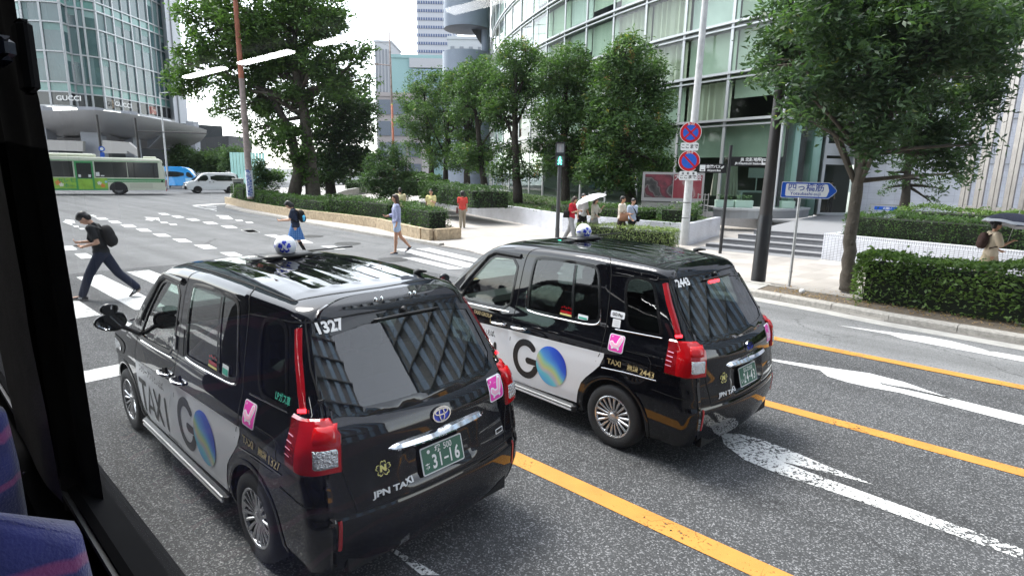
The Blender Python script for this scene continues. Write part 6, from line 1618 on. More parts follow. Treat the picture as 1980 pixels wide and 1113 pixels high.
# unseen towers: first one mirrored in the taxi glass, others added to block sky
def back_tower(x, y, w_, d_, h, rz, n, wall, glass, label):
 e = empty('office_tower', (x, y, 0), rz, label, 'building'); m = MB(); m.box((0, 0, h / 2), (w_, d_, h)); m.build('walls', wall, e); m = MB()
 for s in (1, -1):
  for k in range(n): m.box((-w_ / 2 + w_ * (k + .5) / n, s * d_ / 2, h / 2), (w_ / n * .42, .5, h * .96))
 nd_ = max(2, int(n * d_ / w_))
 for s in (1, -1):
  for k in range(nd_): m.box((s * w_ / 2, -d_ / 2 + d_ * (k + .5) / nd_, h / 2), (.5, d_ / nd_ * .42, h * .96))
 m.build('window_strips', glass, e)
 m = MB(); nf_ = int(h / 3.6)
 for k in range(nf_): m.box((0, 0, (k + 1) * 3.6), (w_ + .9, d_ + .9, .18))
 m.build('floor_lines', wall, e)
pier = mat('brown_grey_pier', (.17, .18, .18), .6); bgl = mat('sky_blue_strip_glass', (.26, .37, .50), .3, .0)
back_tower(45, 15, 14, 26, 72, R(-4), 5, pier, bgl, 'dark striped office tower across the street, mirrored in the rear window of the near taxi')
back_tower(30, -36, 40, 20, 60, R(35), 12, mat('grey_pier', (.16, .16, .17), .6), bgl, 'unseen grey striped tower added down the street to block sky and mirror in the taxi glass')
back_tower(-22, -27, 60, 18, 58, R(-42), 20, mat('dark_pier', (.08, .08, .085), .6), mat('green_strip_glass', (.10, .16, .16), .06, .3), 'unseen dark office block added behind the bus to block the open sky')

# ================================================================== TREES AND HEDGES
def leaf_mat(name, dark, light, yellow=None, trans=.35, cl=1.2, rough=.5):
 m = bpy.data.materials.new(name); m.use_nodes = True; nt = m.node_tree; nt.nodes.clear(); out = nt.nodes.new('ShaderNodeOutputMaterial')
 geo = nt.nodes.new('ShaderNodeNewGeometry'); tc = nt.nodes.new('ShaderNodeTexCoord')
 n = nt.nodes.new('ShaderNodeTexNoise'); n.inputs['Scale'].default_value = cl; n.inputs['Detail'].default_value = 3; lk(nt, tc.outputs['Object'], n.inputs['Vector'])
 mr = nt.nodes.new('ShaderNodeMapRange'); mr.inputs[1].default_value = .35; mr.inputs[2].default_value = .65; mr.inputs[3].default_value = 0; mr.inputs[4].default_value = .55; lk(nt, n.outputs['Fac'], mr.inputs[0])
 a = nt.nodes.new('ShaderNodeMath'); a.operation = 'MULTIPLY_ADD'; a.inputs[1].default_value = .45; lk(nt, geo.outputs['Random Per Island'], a.inputs[0]); lk(nt, mr.outputs[0], a.inputs[2])
 r = nt.nodes.new('ShaderNodeValToRGB'); r.color_ramp.elements[0].color = (*dark, 1); r.color_ramp.elements[1].color = (*light, 1); r.color_ramp.elements[1].position = .9
 if yellow: e = r.color_ramp.elements.new(.97); e.color = (*yellow, 1)
 lk(nt, a.outputs[0], r.inputs[0])
 b = nt.nodes.new('ShaderNodeBsdfPrincipled'); b.inputs['Roughness'].default_value = rough; b.inputs['Specular IOR Level'].default_value = .35; lk(nt, r.outputs[0], b.inputs['Base Color'])
 t = nt.nodes.new('ShaderNodeBsdfTranslucent'); h = nt.nodes.new('ShaderNodeVectorMath'); h.operation = 'MULTIPLY'; h.inputs[1].default_value = (1.3, 1.5, .6); lk(nt, r.outputs[0], h.inputs[0]); lk(nt, h.outputs[0], t.inputs[0])
 mx = nt.nodes.new('ShaderNodeMixShader'); mx.inputs[0].default_value = trans; lk(nt, b.outputs[0], mx.inputs[1]); lk(nt, t.outputs[0], mx.inputs[2]); lk(nt, mx.outputs[0], out.inputs[0])
 return m
M['leaf_dark'] = leaf_mat('dark_glossy_leaves', (.018, .042, .020), (.075, .135, .052))
M['leaf_camphor'] = leaf_mat('camphor_leaves', (.024, .060, .018), (.125, .22, .055))
M['leaf_mid'] = leaf_mat('long_green_leaves', (.024, .056, .024), (.115, .20, .070), (.30, .28, .06))
M['leaf_near'] = leaf_mat('near_tree_leaves', (.021, .044, .024), (.088, .155, .070), (.22, .24, .05))
M['leaf_hedge'] = leaf_mat('clipped_hedge_leaves', (.018, .046, .016), (.085, .155, .045), cl=3)
M['leaf_bright'] = leaf_mat('bright_hedge_leaves', (.030, .068, .018), (.155, .245, .060), cl=2.5)
M['leaf_var'] = leaf_mat('variegated_leaves', (.05, .10, .03), (.34, .40, .20), (.6, .6, .4), cl=6)
M['leaf_far'] = leaf_mat('distant_leaves', (.045, .085, .045), (.14, .22, .09), cl=.6)
M['leaf_dry'] = leaf_mat('dry_brown_leaves', (.20, .12, .06), (.42, .28, .15))
M['bark'] = mat('grey_brown_bark', (.10, .085, .068), .95, var=.3, scale=5, bump=1.0, bscale=22)
M['bark_dark'] = mat('dark_bark', (.045, .038, .030), .95, var=.3, scale=5, bump=.8, bscale=22)
M['hedge_core'] = mat('hedge_dark_core', (.012, .018, .008), .95)

def leaves(name, pos, size, material, parent=None, up=.35, asp=.34, seed=1, droop=.2, outc=None):
 """one mesh of separate leaf blades; pos (N,3), size (N,) or float"""
 rg = np.random.default_rng(seed); N = len(pos); size = np.broadcast_to(size, (N,)) * rg.uniform(.7, 1.25, N)
 d = rg.normal(size=(N, 3)); d[:, 2] = d[:, 2] * .55 - droop; d /= np.linalg.norm(d, axis=1)[:, None]
 nn = rg.normal(size=(N, 3)) * .75; nn[:, 2] += up * 2.0
 if outc is not None: o = pos - outc; o /= (np.linalg.norm(o, axis=1)[:, None] + 1e-6); nn += o * .7
 s = np.cross(d, nn); s /= (np.linalg.norm(s, axis=1)[:, None] + 1e-6); n2 = np.cross(s, d)
 L = size[:, None]; Wd = L * asp
 V = np.empty((N, 4, 3)); V[:, 0] = pos - d * L * .5; V[:, 1] = pos + s * Wd * .5 + n2 * L * .06; V[:, 2] = pos + d * L * .5 - n2 * L * .05; V[:, 3] = pos - s * Wd * .5 + n2 * L * .06
 me = bpy.data.meshes.new(name); me.vertices.add(4 * N); me.vertices.foreach_set('co', V.reshape(-1)); me.loops.add(4 * N); me.loops.foreach_set('vertex_index', np.arange(4 * N, dtype=np.int32))
 me.polygons.add(N); me.polygons.foreach_set('loop_start', np.arange(0, 4 * N, 4, dtype=np.int32)); me.polygons.foreach_set('loop_total', np.full(N, 4, dtype=np.int32)); me.materials.append(material); me.update(calc_edges=True)
 return pobj(name, me, parent)

def tree(name, label, Y, lobes, trunk, tr0, n_clump, per, lsize, sig, leafm='leaf_mid', barkm='bark_dark', seed=1, group=None, depth=1.0, zbase=None, limbs=True, dry=0, asp=.34, cat='tree', Yspread=0.0):
 """lobes: (px, py, r_px[, dY]) of the crown as the photo shows it, at distance Y; trunk: list of (px, py)"""
 rg = np.random.default_rng(seed); rr_ = random.Random(seed)
 tp = [AT(x, y, Y) for x, y in trunk]; b = tp[0].copy()
 if zbase is not None: b[2] = zbase
 tp[0] = b; root = empty(name, tuple(b), 0, label, cat, group)
 C = [];
 for lb in lobes:
  dY = lb[3] if len(lb) > 3 else rg.uniform(-1, 1) * Yspread; Yq = Y + dY; c = AT(lb[0], lb[1], Yq); C.append((c, lb[2] / FPX * Yq))
 P = []; hubs = []
 tot = sum(r ** 2 for _, r in C)
 for c, r in C:
  k = max(3, int(n_clump * r * r / tot))
  for _ in range(k):
   u = rg.normal(size=3); u /= np.linalg.norm(u); rad = r * rg.uniform(.35, 1.0) ** .5; h = c + u * rad * np.array([1, depth, .92]); hubs.append((h, c))
   q = rg.normal(size=(per, 3)) * np.array([sig, sig, sig * .62]); q[:, 2] -= np.abs(q[:, 0]) * .15; P.append(h + q)
 P = np.concatenate(P) - b; P = P[P[:, 2] > .15 - 0]
 crown = leaves('crown', P, lsize, M[leafm], root, seed=seed, asp=asp)
 if dry:
  Q = [];
  for _ in range(dry): h, c = hubs[rr_.randrange(len(hubs))]; Q.append(h + rg.normal(size=(26, 3)) * np.array([.07, .07, .16]))
  leaves('dry_leaves', np.concatenate(Q) - b, lsize, M['leaf_dry'], root, seed=seed + 1)
 m = MB(); n = len(tp); rad = [tr0 * (1 - .55 * i / max(1, n - 1)) for i in range(n)]; rad[0] = tr0 * 1.25
 pts = [Vector(p - b) for p in tp]; sm = []; sr = []
 for i in range(n - 1):
  for k in range(4):
   t = k / 4; q = pts[i].lerp(pts[i + 1], t); j = tr0 * .12; sm.append(q + Vector((rr_.uniform(-j, j), rr_.uniform(-j, j), 0)) * (1 if (i or k) else 0)); sr.append(rad[i] + (rad[i + 1] - rad[i]) * t)
 sm.append(pts[-1]); sr.append(rad[-1]); m.tube(sm, sr, 9)
 if limbs:
  top = pts[-1]
  for c, r in C:
   e = Vector(c - b); lo = max(1, int(len(sm) * .45)); s = sm[rr_.randrange(lo, len(sm))]
   if e.z < s.z: s = min(sm[lo:], key=lambda q: (q - e).length)
   mid = s.lerp(e, .5) + Vector((rr_.uniform(-.1, .1), rr_.uniform(-.1, .1), .12)) * r; m.tube([s, mid, e], [tr0 * .38, tr0 * .25, tr0 * .10], 6)
   own = [h for h, cc in hubs if cc is c]
   for h in own[:int(7 + r * 3)]:
    h_ = Vector(h - b); st = mid.lerp(e, rr_.uniform(.2, 1)); m.tube([st, st.lerp(h_, .55) + Vector((0, 0, .05)), h_], [tr0 * .08, tr0 * .05, tr0 * .02], 4, cap=False)
 m.build('trunk', M[barkm], root, True)
 return root

tree('camphor_tree', 'biggest tree on the corner island, broad light green crown behind the leaning rusty pole', 38,
 [(425, 55, 75), (390, 120, 48), (360, 160, 34), (480, 20, 85), (560, 40, 85), (470, 125, 62), (610, 10, 62), (625, 100, 55), (545, 150, 72), (650, 130, 38), (690, 110, 24), (715, 98, 14), (500, 190, 40), (560, 215, 52), (440, 170, 34), (430, 215, 26), (600, 60, 60), (400, 15, 50), (520, 90, 70), (350, 120, 22), (600, 170, 55), (560, 280, 42), (500, 250, 34), (585, 320, 30), (655, 165, 35), (700, 155, 18)],
 [(606, 392), (600, 300), (585, 200), (570, 120), (555, 60)], .42, 700, 62, .34, .31, 'leaf_camphor', 'bark', seed=11, zbase=.3, Yspread=1.3, depth=.8)
tree('evergreen_tree', 'dark dense tree leaning right behind the big corner tree', 42, [(668, 205, 46), (700, 235, 28), (640, 240, 42), (690, 275, 32), (640, 290, 44), (665, 320, 36), (605, 330, 34), (700, 305, 18), (680, 185, 30), (712, 215, 16)],
 [(640, 372), (638, 320), (650, 250), (660, 200)], .34, 330, 60, .30, .34, 'leaf_dark', seed=12, zbase=.2, Yspread=1.2)
# a second bole of the big tree and a leafy shoot at its foot
a, b_ = AT(566, 388, 37.5), AT(560, 250, 38); m = MB(); m.tube([(a[0], a[1], .3), tuple(AT(578, 330, 37.8)), tuple(AT(560, 250, 38)), tuple(AT(520, 180, 38))], [.46, .36, .28, .16], 10)
o = m.build('camphor_bole', M['bark'], None, True); tag(o, 'second grey trunk left of the biggest tree trunk on the corner island', 'tree trunk')
tree('garden_tree', 'small round-topped tree by the footpath above the woman in shorts', 31, [(752, 298, 24), (730, 318, 24), (772, 322, 26), (750, 338, 30), (722, 348, 20), (782, 352, 20), (745, 365, 24), (770, 374, 18), (712, 362, 12), (792, 366, 10)],
 [(764, 394), (757, 372), (752, 340), (752, 310)], .085, 210, 52, .16, .15, 'leaf_dark', seed=13, zbase=.1, Yspread=.5)
tree('small_shrub_tree', 'dark leafy shrub beside the foot of the rusty pole', 38, [(508, 340, 20), (512, 362, 22), (500, 318, 12), (530, 350, 14)], [(508, 384), (508, 340)], .08, 60, 50, .22, .20, 'leaf_dark', seed=14, zbase=.3)
for i, (nm, lab, Y, lb, tk, r0, nc) in enumerate([
 ('row_tree', 'leftmost and farthest tree of the row, dark crown above the path', 50, [(812, 230, 36), (800, 190, 28), (800, 270, 26), (830, 280, 28), (835, 190, 34), (790, 235, 18), (850, 240, 30), (815, 160, 20)], [(834, 368), (834, 320), (828, 260), (822, 200)], .26, 210),
 ('row_tree', 'second tree of the row from the left with a yellow-green tuft', 47, [(862, 210, 38), (880, 250, 32), (850, 165, 30), (840, 300, 20), (875, 300, 26), (895, 190, 30), (815, 205, 14)], [(862, 368), (862, 320), (865, 260), (866, 200)], .22, 190),
 ('row_tree', 'third tree of the row, light crown with its stem in front of the low hedge', 43, [(905, 160, 32), (925, 135, 24), (885, 160, 24), (905, 215, 30), (900, 275, 28), (925, 300, 22), (880, 310, 18)], [(903, 372), (903, 320), (905, 260), (906, 190)], .24, 190),
 ('row_tree', 'fourth tree of the row, open forked branches showing between its foliage', 37, [(930, 150, 30), (908, 172, 20), (952, 200, 22), (900, 205, 18), (905, 295, 22), (950, 290, 16), (925, 310, 20), (955, 165, 18), (962, 235, 14)], [(940, 376), (932, 330), (926, 270), (922, 235), (915, 190)], .22, 150),
 ('row_tree', 'tall slim tree left of the pedestrian signal, upright crown', 33, [(998, 110, 30), (985, 145, 30), (1020, 130, 26), (960, 185, 26), (1000, 190, 28), (1030, 170, 20), (965, 230, 20), (990, 300, 24), (1015, 330, 20), (970, 330, 18), (945, 215, 14), (1040, 110, 14)], [(1001, 384), (998, 330), (996, 260), (994, 200), (998, 140)], .25, 240),
 ('row_tree', 'pale leafy tree directly behind the pedestrian signal', 31, [(1095, 125, 36), (1065, 150, 30), (1125, 150, 30), (1090, 190, 40), (1060, 220, 30), (1130, 210, 28), (1100, 250, 34), (1050, 280, 20), (1130, 290, 26), (1075, 310, 22), (1110, 330, 22), (1045, 320, 16)], [(1094, 398), (1093, 340), (1090, 280), (1092, 210), (1096, 150)], .22, 330),
 ('row_tree', 'rightmost tree of the row, full crown with hanging brown leaf tufts', 28.5, [(1215, 105, 30), (1190, 140, 30), (1245, 130, 30), (1270, 150, 20), (1180, 195, 34), (1225, 185, 36), (1270, 200, 24), (1165, 255, 34), (1215, 250, 38), (1270, 260, 28), (1290, 250, 14), (1150, 315, 26), (1200, 310, 34), (1255, 315, 28), (1280, 320, 16), (1180, 350, 20), (1230, 350, 18), (1205, 85, 14), (1140, 340, 14)], [(1222, 402), (1215, 350), (1210, 270), (1208, 190), (1210, 120)], .27, 470)]):
 lb = [(q[0], q[1], q[2] * 1.16) for q in lb]; nc = int(nc * 1.2)
 tree(nm, lab, Y, lb, tk, r0, nc, 46, .26 if Y > 40 else .23, .27 if Y > 40 else .24, 'leaf_mid', seed=30 + i, group='trees in a row before the glass building', zbase=.7, Yspread=.9 if Y < 45 else 1.5, dry=[0, 0, 0, 0, 3, 4, 12][i], asp=.30)
# big street tree at the right
tree('street_tree', 'large dark street tree at the right, its knotty trunk rising from the near hedge', 12.6,
 [(1520, 40, 50), (1492, 95, 32), (1480, 130, 22), (1570, 100, 62), (1540, 160, 42), (1590, 190, 48), (1545, 222, 20), (1600, 240, 26), (1640, 40, 80), (1660, 130, 70), (1650, 210, 46), (1740, 30, 90), (1750, 130, 80), (1730, 220, 55), (1830, 40, 90), (1850, 140, 70), (1810, 230, 60), (1900, 30, 75), (1930, 90, 50), (1880, 200, 40), (1790, 300, 34), (1840, 300, 34), (1760, 260, 40), (1880, 280, 20), (1700, 300, 22), (1580, 20, 60), (1960, 20, 55), (1690, 270, 34), (1855, 335, 16), (1905, 150, 34)],
 [(1636, 585), (1640, 520), (1645, 450), (1655, 380), (1665, 320), (1678, 220), (1690, 130), (1700, 60)], .148, 880, 42, .172, .17, 'leaf_near', 'bark', seed=50, zbase=.09, Yspread=1.5, asp=.33)
m = MB(); B0 = AT(1636, 585, 12.6)   # knots on the bole
for (x, y) in ((1657, 371), (1654, 392), (1652, 431), (1644, 446), (1648, 470)):
 c = AT(x, y, 12.48); m.sphere(tuple(c), .038, 6, 0, (1, .6, 1.3))
knots = m.build('trunk_knots', M['bark'], None, True); knots.parent = bpy.data.objects['street_tree']; knots.location = -Vector(bpy.data.objects['street_tree'].location); part(knots)
tree('garden_tree', 'small bare-stemmed tree with sparse twigs in front of the white tiled wall', 21, [(1735, 350, 14), (1710, 365, 10), (1790, 350, 16), (1825, 365, 12), (1770, 300, 22), (1745, 310, 20), (1800, 390, 10), (1720, 335, 10)], [(1748, 412), (1752, 370), (1755, 320), (1760, 270)], .17, 60, 16, .15, .11, 'leaf_near', 'bark_dark', seed=61, zbase=.8)
# far shrubs behind the vans
for i, (x, y, r_, Y, lab) in enumerate(((352, 300, 18, 78, 'leftmost dark green shrub behind the blue van'), (392, 309, 16, 78, 'shrub behind the nose of the white van, rounded and mid green'), (425, 303, 22, 78, 'shrub above the roof of the white van, largest of the row'), (458, 306, 20, 72, 'rightmost pale green shrub left of the rusty pole'))):
 tree('shrub', lab, Y, [(x, y, r_), (x + r_ * .6, y + 12, r_ * .7), (x - r_ * .6, y + 10, r_ * .7)], [(x, 345), (x, y)], .12, 90, 40, .42, .42, 'leaf_far', seed=70 + i, group='shrubs behind the vans', zbase=0, cat='shrub')
tree('shrub', 'low tree mass along the far street seen between the trunks', 90, [(700, 318, 16), (725, 325, 14), (540, 340, 14), (660, 330, 16)], [(700, 345), (700, 318)], .15, 60, 30, .6, .55, 'leaf_far', seed=80, zbase=0, cat='shrub')

def hedge(name, path, width, z0, z1, lsize, dens, leafm, label, seed=1, group=None, core=.16, base_open=0.0, wob=.06, asp=.5, cat='hedge'):
 rg = np.random.default_rng(seed); P = np.array(resample(path, .25)); n = len(P); T = np.gradient(P, axis=0); T /= np.linalg.norm(T, axis=1)[:, None]; Nn = np.stack([-T[:, 1], T[:, 0]], 1)
 d = np.concatenate([[0], np.cumsum(np.linalg.norm(np.diff(P, axis=0), axis=1))]); L = d[-1]; b = np.array([*P[n // 2], z0]); root = empty(name, tuple(b), 0, label, cat, group)
 H = z1 - z0; area = L * (width + 2 * H) + 2 * width * H; N = int(area * dens); s = rg.uniform(0, L, N); t = rg.uniform(0, width + 2 * H, N)
 off = np.where(t < H, -width / 2, np.where(t < H + width, t - H - width / 2, width / 2)); zz = np.where(t < H, t, np.where(t < H + width, H, H - (t - H - width)))
 ne = int(N * (2 * width * H) / area) + 1; s[:ne] = np.where(rg.random(ne) < .5, 0, L); off[:ne] = rg.uniform(-width / 2, width / 2, ne); zz[:ne] = rg.uniform(0, H, ne)
 # round the shoulders and let the surface swell
 k = np.clip((zz - H * .6) / (H * .4), 0, 1); off = off * (1 - .10 * k ** 2); bul = wob * (np.sin(s * 2.1 + seed) + np.sin(s * 5.3 + 2 * seed) * .6 + np.sin(zz * 6 + s * 3))
 depth = np.abs(rg.normal(size=N)) * .07; sgn = np.sign(off)
 off = off - sgn * depth * (np.abs(off) > width * .35) + sgn * bul * .5; zz = zz + np.where(zz > H * .97, bul - depth * .6, 0) + rg.normal(size=N) * .02
 x = np.interp(s, d, P[:, 0]); y = np.interp(s, d, P[:, 1]); nx = np.interp(s, d, Nn[:, 0]); ny = np.interp(s, d, Nn[:, 1]); tx = np.interp(s, d, T[:, 0]); ty = np.interp(s, d, T[:, 1])
 es = np.where(s <= 0, 1, np.where(s >= L, -1, 0)) * np.abs(rg.normal(size=N)) * .08
 pos = np.stack([x + nx * off + tx * es, y + ny * off + ty * es, zz + z0], 1)
 if base_open: keep = rg.random(N) < np.clip((zz / H) / base_open, .25, 1); pos = pos[keep]
 # a few sprigs above the clipped top
 m_ = int(L * 10); si = rg.uniform(0, L, m_); sp = np.stack([np.interp(si, d, P[:, 0]), np.interp(si, d, P[:, 1]), np.full(m_, z1 + .03)], 1); oo = rg.uniform(-width / 2, width / 2, m_); sp[:, 0] += np.interp(si, d, Nn[:, 0]) * oo; sp[:, 1] += np.interp(si, d, Nn[:, 1]) * oo
 sp = np.repeat(sp, 5, 0) + rg.normal(size=(m_ * 5, 3)) * np.array([.03, .03, .05]); pos = np.concatenate([pos, sp]) - b
 leaves('foliage', pos, lsize, M[leafm], root, seed=seed, asp=asp, up=.5, droop=-.1)
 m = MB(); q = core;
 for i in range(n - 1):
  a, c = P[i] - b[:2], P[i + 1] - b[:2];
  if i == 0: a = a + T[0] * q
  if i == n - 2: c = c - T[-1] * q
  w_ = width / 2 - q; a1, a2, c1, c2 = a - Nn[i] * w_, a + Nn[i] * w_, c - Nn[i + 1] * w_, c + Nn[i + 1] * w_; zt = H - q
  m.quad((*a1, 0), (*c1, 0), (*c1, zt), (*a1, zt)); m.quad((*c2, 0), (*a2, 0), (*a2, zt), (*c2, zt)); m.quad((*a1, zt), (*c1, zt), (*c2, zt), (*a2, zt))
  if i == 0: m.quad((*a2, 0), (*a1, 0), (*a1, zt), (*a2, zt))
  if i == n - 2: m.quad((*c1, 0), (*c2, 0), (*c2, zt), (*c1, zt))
 m.build('dark_core', M['hedge_core'], root)  # near-black box stands in for the shade inside the hedge
 if base_open:
  m = MB(); rr_ = random.Random(seed)
  for _ in range(int(L * 22)):
   si = rr_.uniform(0, L); c = np.array([np.interp(si, d, P[:, 0]), np.interp(si, d, P[:, 1])]) - b[:2]; nn_ = np.array([np.interp(si, d, Nn[:, 0]), np.interp(si, d, Nn[:, 1])]); o0 = rr_.uniform(-.3, .3) * width; o1 = o0 + rr_.uniform(-.28, .28) * width * 1.1
   p0 = c + nn_ * o0; p1 = c + nn_ * o1 + np.array([rr_.uniform(-.2, .2), rr_.uniform(-.2, .2)]); h = rr_.uniform(.5, .95) * H
   m.tube([(*p0, 0), (*((p0 + p1) / 2 + np.array([rr_.uniform(-.05, .05), 0])), h * .5), (*p1, h)], [.010, .007, .004], 4, cap=False)
  m.build('stems', M['bark'], root)
 return root

hedge('hedge', [tuple(RV(2.55, 13.60)[:2]), tuple(RV(0, 13.45)[:2]), tuple(RV(-7, 13.2)[:2])], 1.05, .09, 1.06, .085, 1150, 'leaf_bright', 'near waist-high hedge with open woody base on the right kerb bed', seed=3, base_open=.75, core=.20, wob=.05)
nrw = nR; p0 = RW[0] + nrw * .95 + dR * .35
hedge('hedge', [tuple(p0), tuple(p0 + dR * 13)], 1.3, .76, 1.52, .085, 520, 'leaf_hedge', 'clipped hedge on top of the right white tiled wall', seed=4, wob=.04)
p0 = RW[0] + nrw * 3.6 + dR * .8
hedge('hedge', [tuple(p0), tuple(p0 + dR * 12)], 1.6, .76, 1.66, .10, 330, 'leaf_bright', 'brighter second hedge farther back, below the white tiled building', seed=5, wob=.05)
# hedges on the long tiled wall
def off_path(pts, o):
 pts = [np.array(p) for p in pts]; out = []
 for i, p in enumerate(pts): t = pts[min(i + 1, len(pts) - 1)] - pts[max(i - 1, 0)]; t /= np.linalg.norm(t); out.append(tuple(p + np.array([-t[1], t[0]]) * o))
 return out
TWr = [np.array(p) for p in TWp]
hedge('hedge', off_path([TWr[5] * .5 + TWr[4] * .5, TWr[5], TWr[6], TWr[7] * .6 + TWr[6] * .4], 1.15), 1.5, .70, 1.22, .075, 420, 'leaf_hedge', 'low clipped hedge on the tiled wall behind the pedestrian signal', seed=6, wob=.04)
hedge('hedge', off_path([TWr[4] * .9 + TWr[5] * .1, TWr[3], TWr[3] * .5 + TWr[2] * .5], 1.6), 2.2, .8, 1.72, .12, 260, 'leaf_dark', 'thick rounded dark hedge under the tall slim tree', seed=7, wob=.08)
hedge('hedge', off_path([TWr[3] * .35 + TWr[2] * .65, TWr[2], TWr[2] * .6 + TWr[1] * .4], 1.4), 1.8, .8, 1.75, .14, 230, 'leaf_hedge', 'dark hedge on the tiled wall behind the person in the red shirt', seed=8, wob=.08)
hedge('hedge', off_path([TWr[2] * .5 + TWr[1] * .5, TWr[1], TWr[1] * .6 + TWr[0] * .4], 1.6), 2.2, .9, 2.1, .2, 150, 'leaf_hedge', 'farthest hedge at the left end of the tiled wall', seed=9, wob=.1)
hedge('hedge', off_path([TWr[6] * .1 + TWr[7] * .9, TWr[8] * .75 + TWr[7] * .25 + np.array([0, .1])], 1.6), 1.8, .70, 1.35, .09, 330, 'leaf_mid', 'loose green shrubs at the corner of the tiled wall below the red picture board', seed=10, wob=.12)
hedge('hedge', [tuple(G(1122, 464)[:2]), tuple(G(1215, 474)[:2]), tuple(G(1306, 482)[:2])], .95, .03, .70, .06, 750, 'leaf_var', 'pale variegated hedge standing on the pavement left of the white sign pole', seed=16, wob=.03)
# hedges on the island, following the stone wall
WBr = [np.array(p) for p in WB]
def along(pts, a, b, o):
 r = np.array(resample(pts, .15)); d = np.concatenate([[0], np.cumsum(np.linalg.norm(np.diff(r, axis=0), axis=1))]); L = d[-1]; s = np.linspace(a * L, b * L, 12); q = [np.array([np.interp(x, d, r[:, 0]), np.interp(x, d, r[:, 1])]) for x in s]; return off_path(q, o)
hedge('hedge', along(WBr, .075, .20, -.75), 1.0, .36, 1.12, .085, 420, 'leaf_hedge', 'square-cut near end block of the island hedge right of the woman in shorts', seed=21, wob=.05)
hedge('hedge', along(WBr, .235, .42, -.80), 1.1, .36, 1.14, .085, 380, 'leaf_hedge', 'middle block of the island hedge left of the woman in shorts', seed=22, wob=.05)
hedge('hedge', along(WBr, .43, .86, -.80), 1.0, .36, 1.0, .10, 300, 'leaf_hedge', 'long low island hedge behind the schoolgirl and the big tree', seed=23, wob=.06)
hedge('hedge', along(WBr, .875, .995, -.75), 1.1, .36, 1.25, .10, 300, 'leaf_hedge', 'taller rounded hedge tip at the far left end of the island', seed=24, wob=.06)
hedge('hedge', [tuple(G(672, 378)[:2] + np.array([0, 1.5])), tuple(G(715, 371)[:2] + np.array([0, 2])), (-9.5, 58)], 1.4, .2, 1.25, .2, 110, 'leaf_dark', 'low dark hedge behind the curved grey wall by the path', seed=25, wob=.08)
def scatter(name, label, cat, poly, z, n, size, m_, seed, kind='stuff'):
 rg = np.random.default_rng(seed); P = np.array(poly); lo, hi = P.min(0), P.max(0); q = rg.uniform(lo, hi, (n * 3, 2)); q = q[inside(poly, q[:, 0], q[:, 1])][:n]; pos = np.concatenate([q, np.full((len(q), 1), z) + np.abs(rg.normal(size=(len(q), 1))) * .015], 1)
 o = leaves(name, pos, size, M[m_], None, seed=seed, up=3, asp=.55, droop=0); return tag(o, label, cat, kind=kind)
scatter('fallen_leaves', 'dry brown leaves littered over the soil under the near hedge', 'fallen leaves', [tuple(RV(4, 12.6)[:2]), tuple(RV(-6, 12.2)[:2]), tuple(RV(-6, 13.8)[:2]), tuple(RV(4, 13.7)[:2])], .115, 2600, .055, 'leaf_dry', 91)
scatter('ground_cover', 'low green ground cover under the big tree on the island', 'ground cover', [tuple(p) for p in WBr[2:]] + [(-16, 45), (-12, 47), tuple(G(700, 392)[:2]), tuple(G(745, 425)[:2])], .40, 9000, .16, 'leaf_hedge', 92)
scatter('ground_cover', 'low planting between the hedges on the right tiled wall bed', 'ground cover', [tuple(RW[0] + nR * .4), tuple(RW_end + nR * .4), tuple(RW_end + nR * 8), tuple(RWb + dR * .4)], .80, 9000, .10, 'leaf_hedge', 93)
scatter('ground_cover', 'low planting under the row of trees on the long tiled wall', 'ground cover', [tuple(p) for p in bedpoly], .76, 14000, .14, 'leaf_hedge', 94)
for i, (x, y) in enumerate(((1888, 598), (1955, 620), (1598 + 60, 590))):
 c = G(x, y, .12); rg = np.random.default_rng(i); e = leaves('weed', np.array([c[0], c[1], .18]) + rg.normal(size=(16, 3)) * np.array([.06, .06, .03]), .09, M['leaf_bright'], None, seed=i, asp=.5)
 tag(e, ['bright green weed in the litter under the middle of the near hedge', 'small bright weed at the foot of the near hedge by the right edge', 'weed beside the base of the knotty street tree'][i], 'weed')
# overhead wires
for i, (a, b_) in enumerate((((600, -20), (760, 95)), ((640, -20), (770, 60)))):
 p, q = AT(a[0], a[1], 60), AT(b_[0], b_[1], 140); m = MB(); m.tube([tuple(p), tuple((p + q) / 2 - np.array([0, 0, .6])), tuple(q)], .04, 4); tag(m.build('overhead_wire', M['grey_paint']), ['lower overhead wire crossing the white sky', 'upper overhead wire crossing the white sky'][i], 'wire')

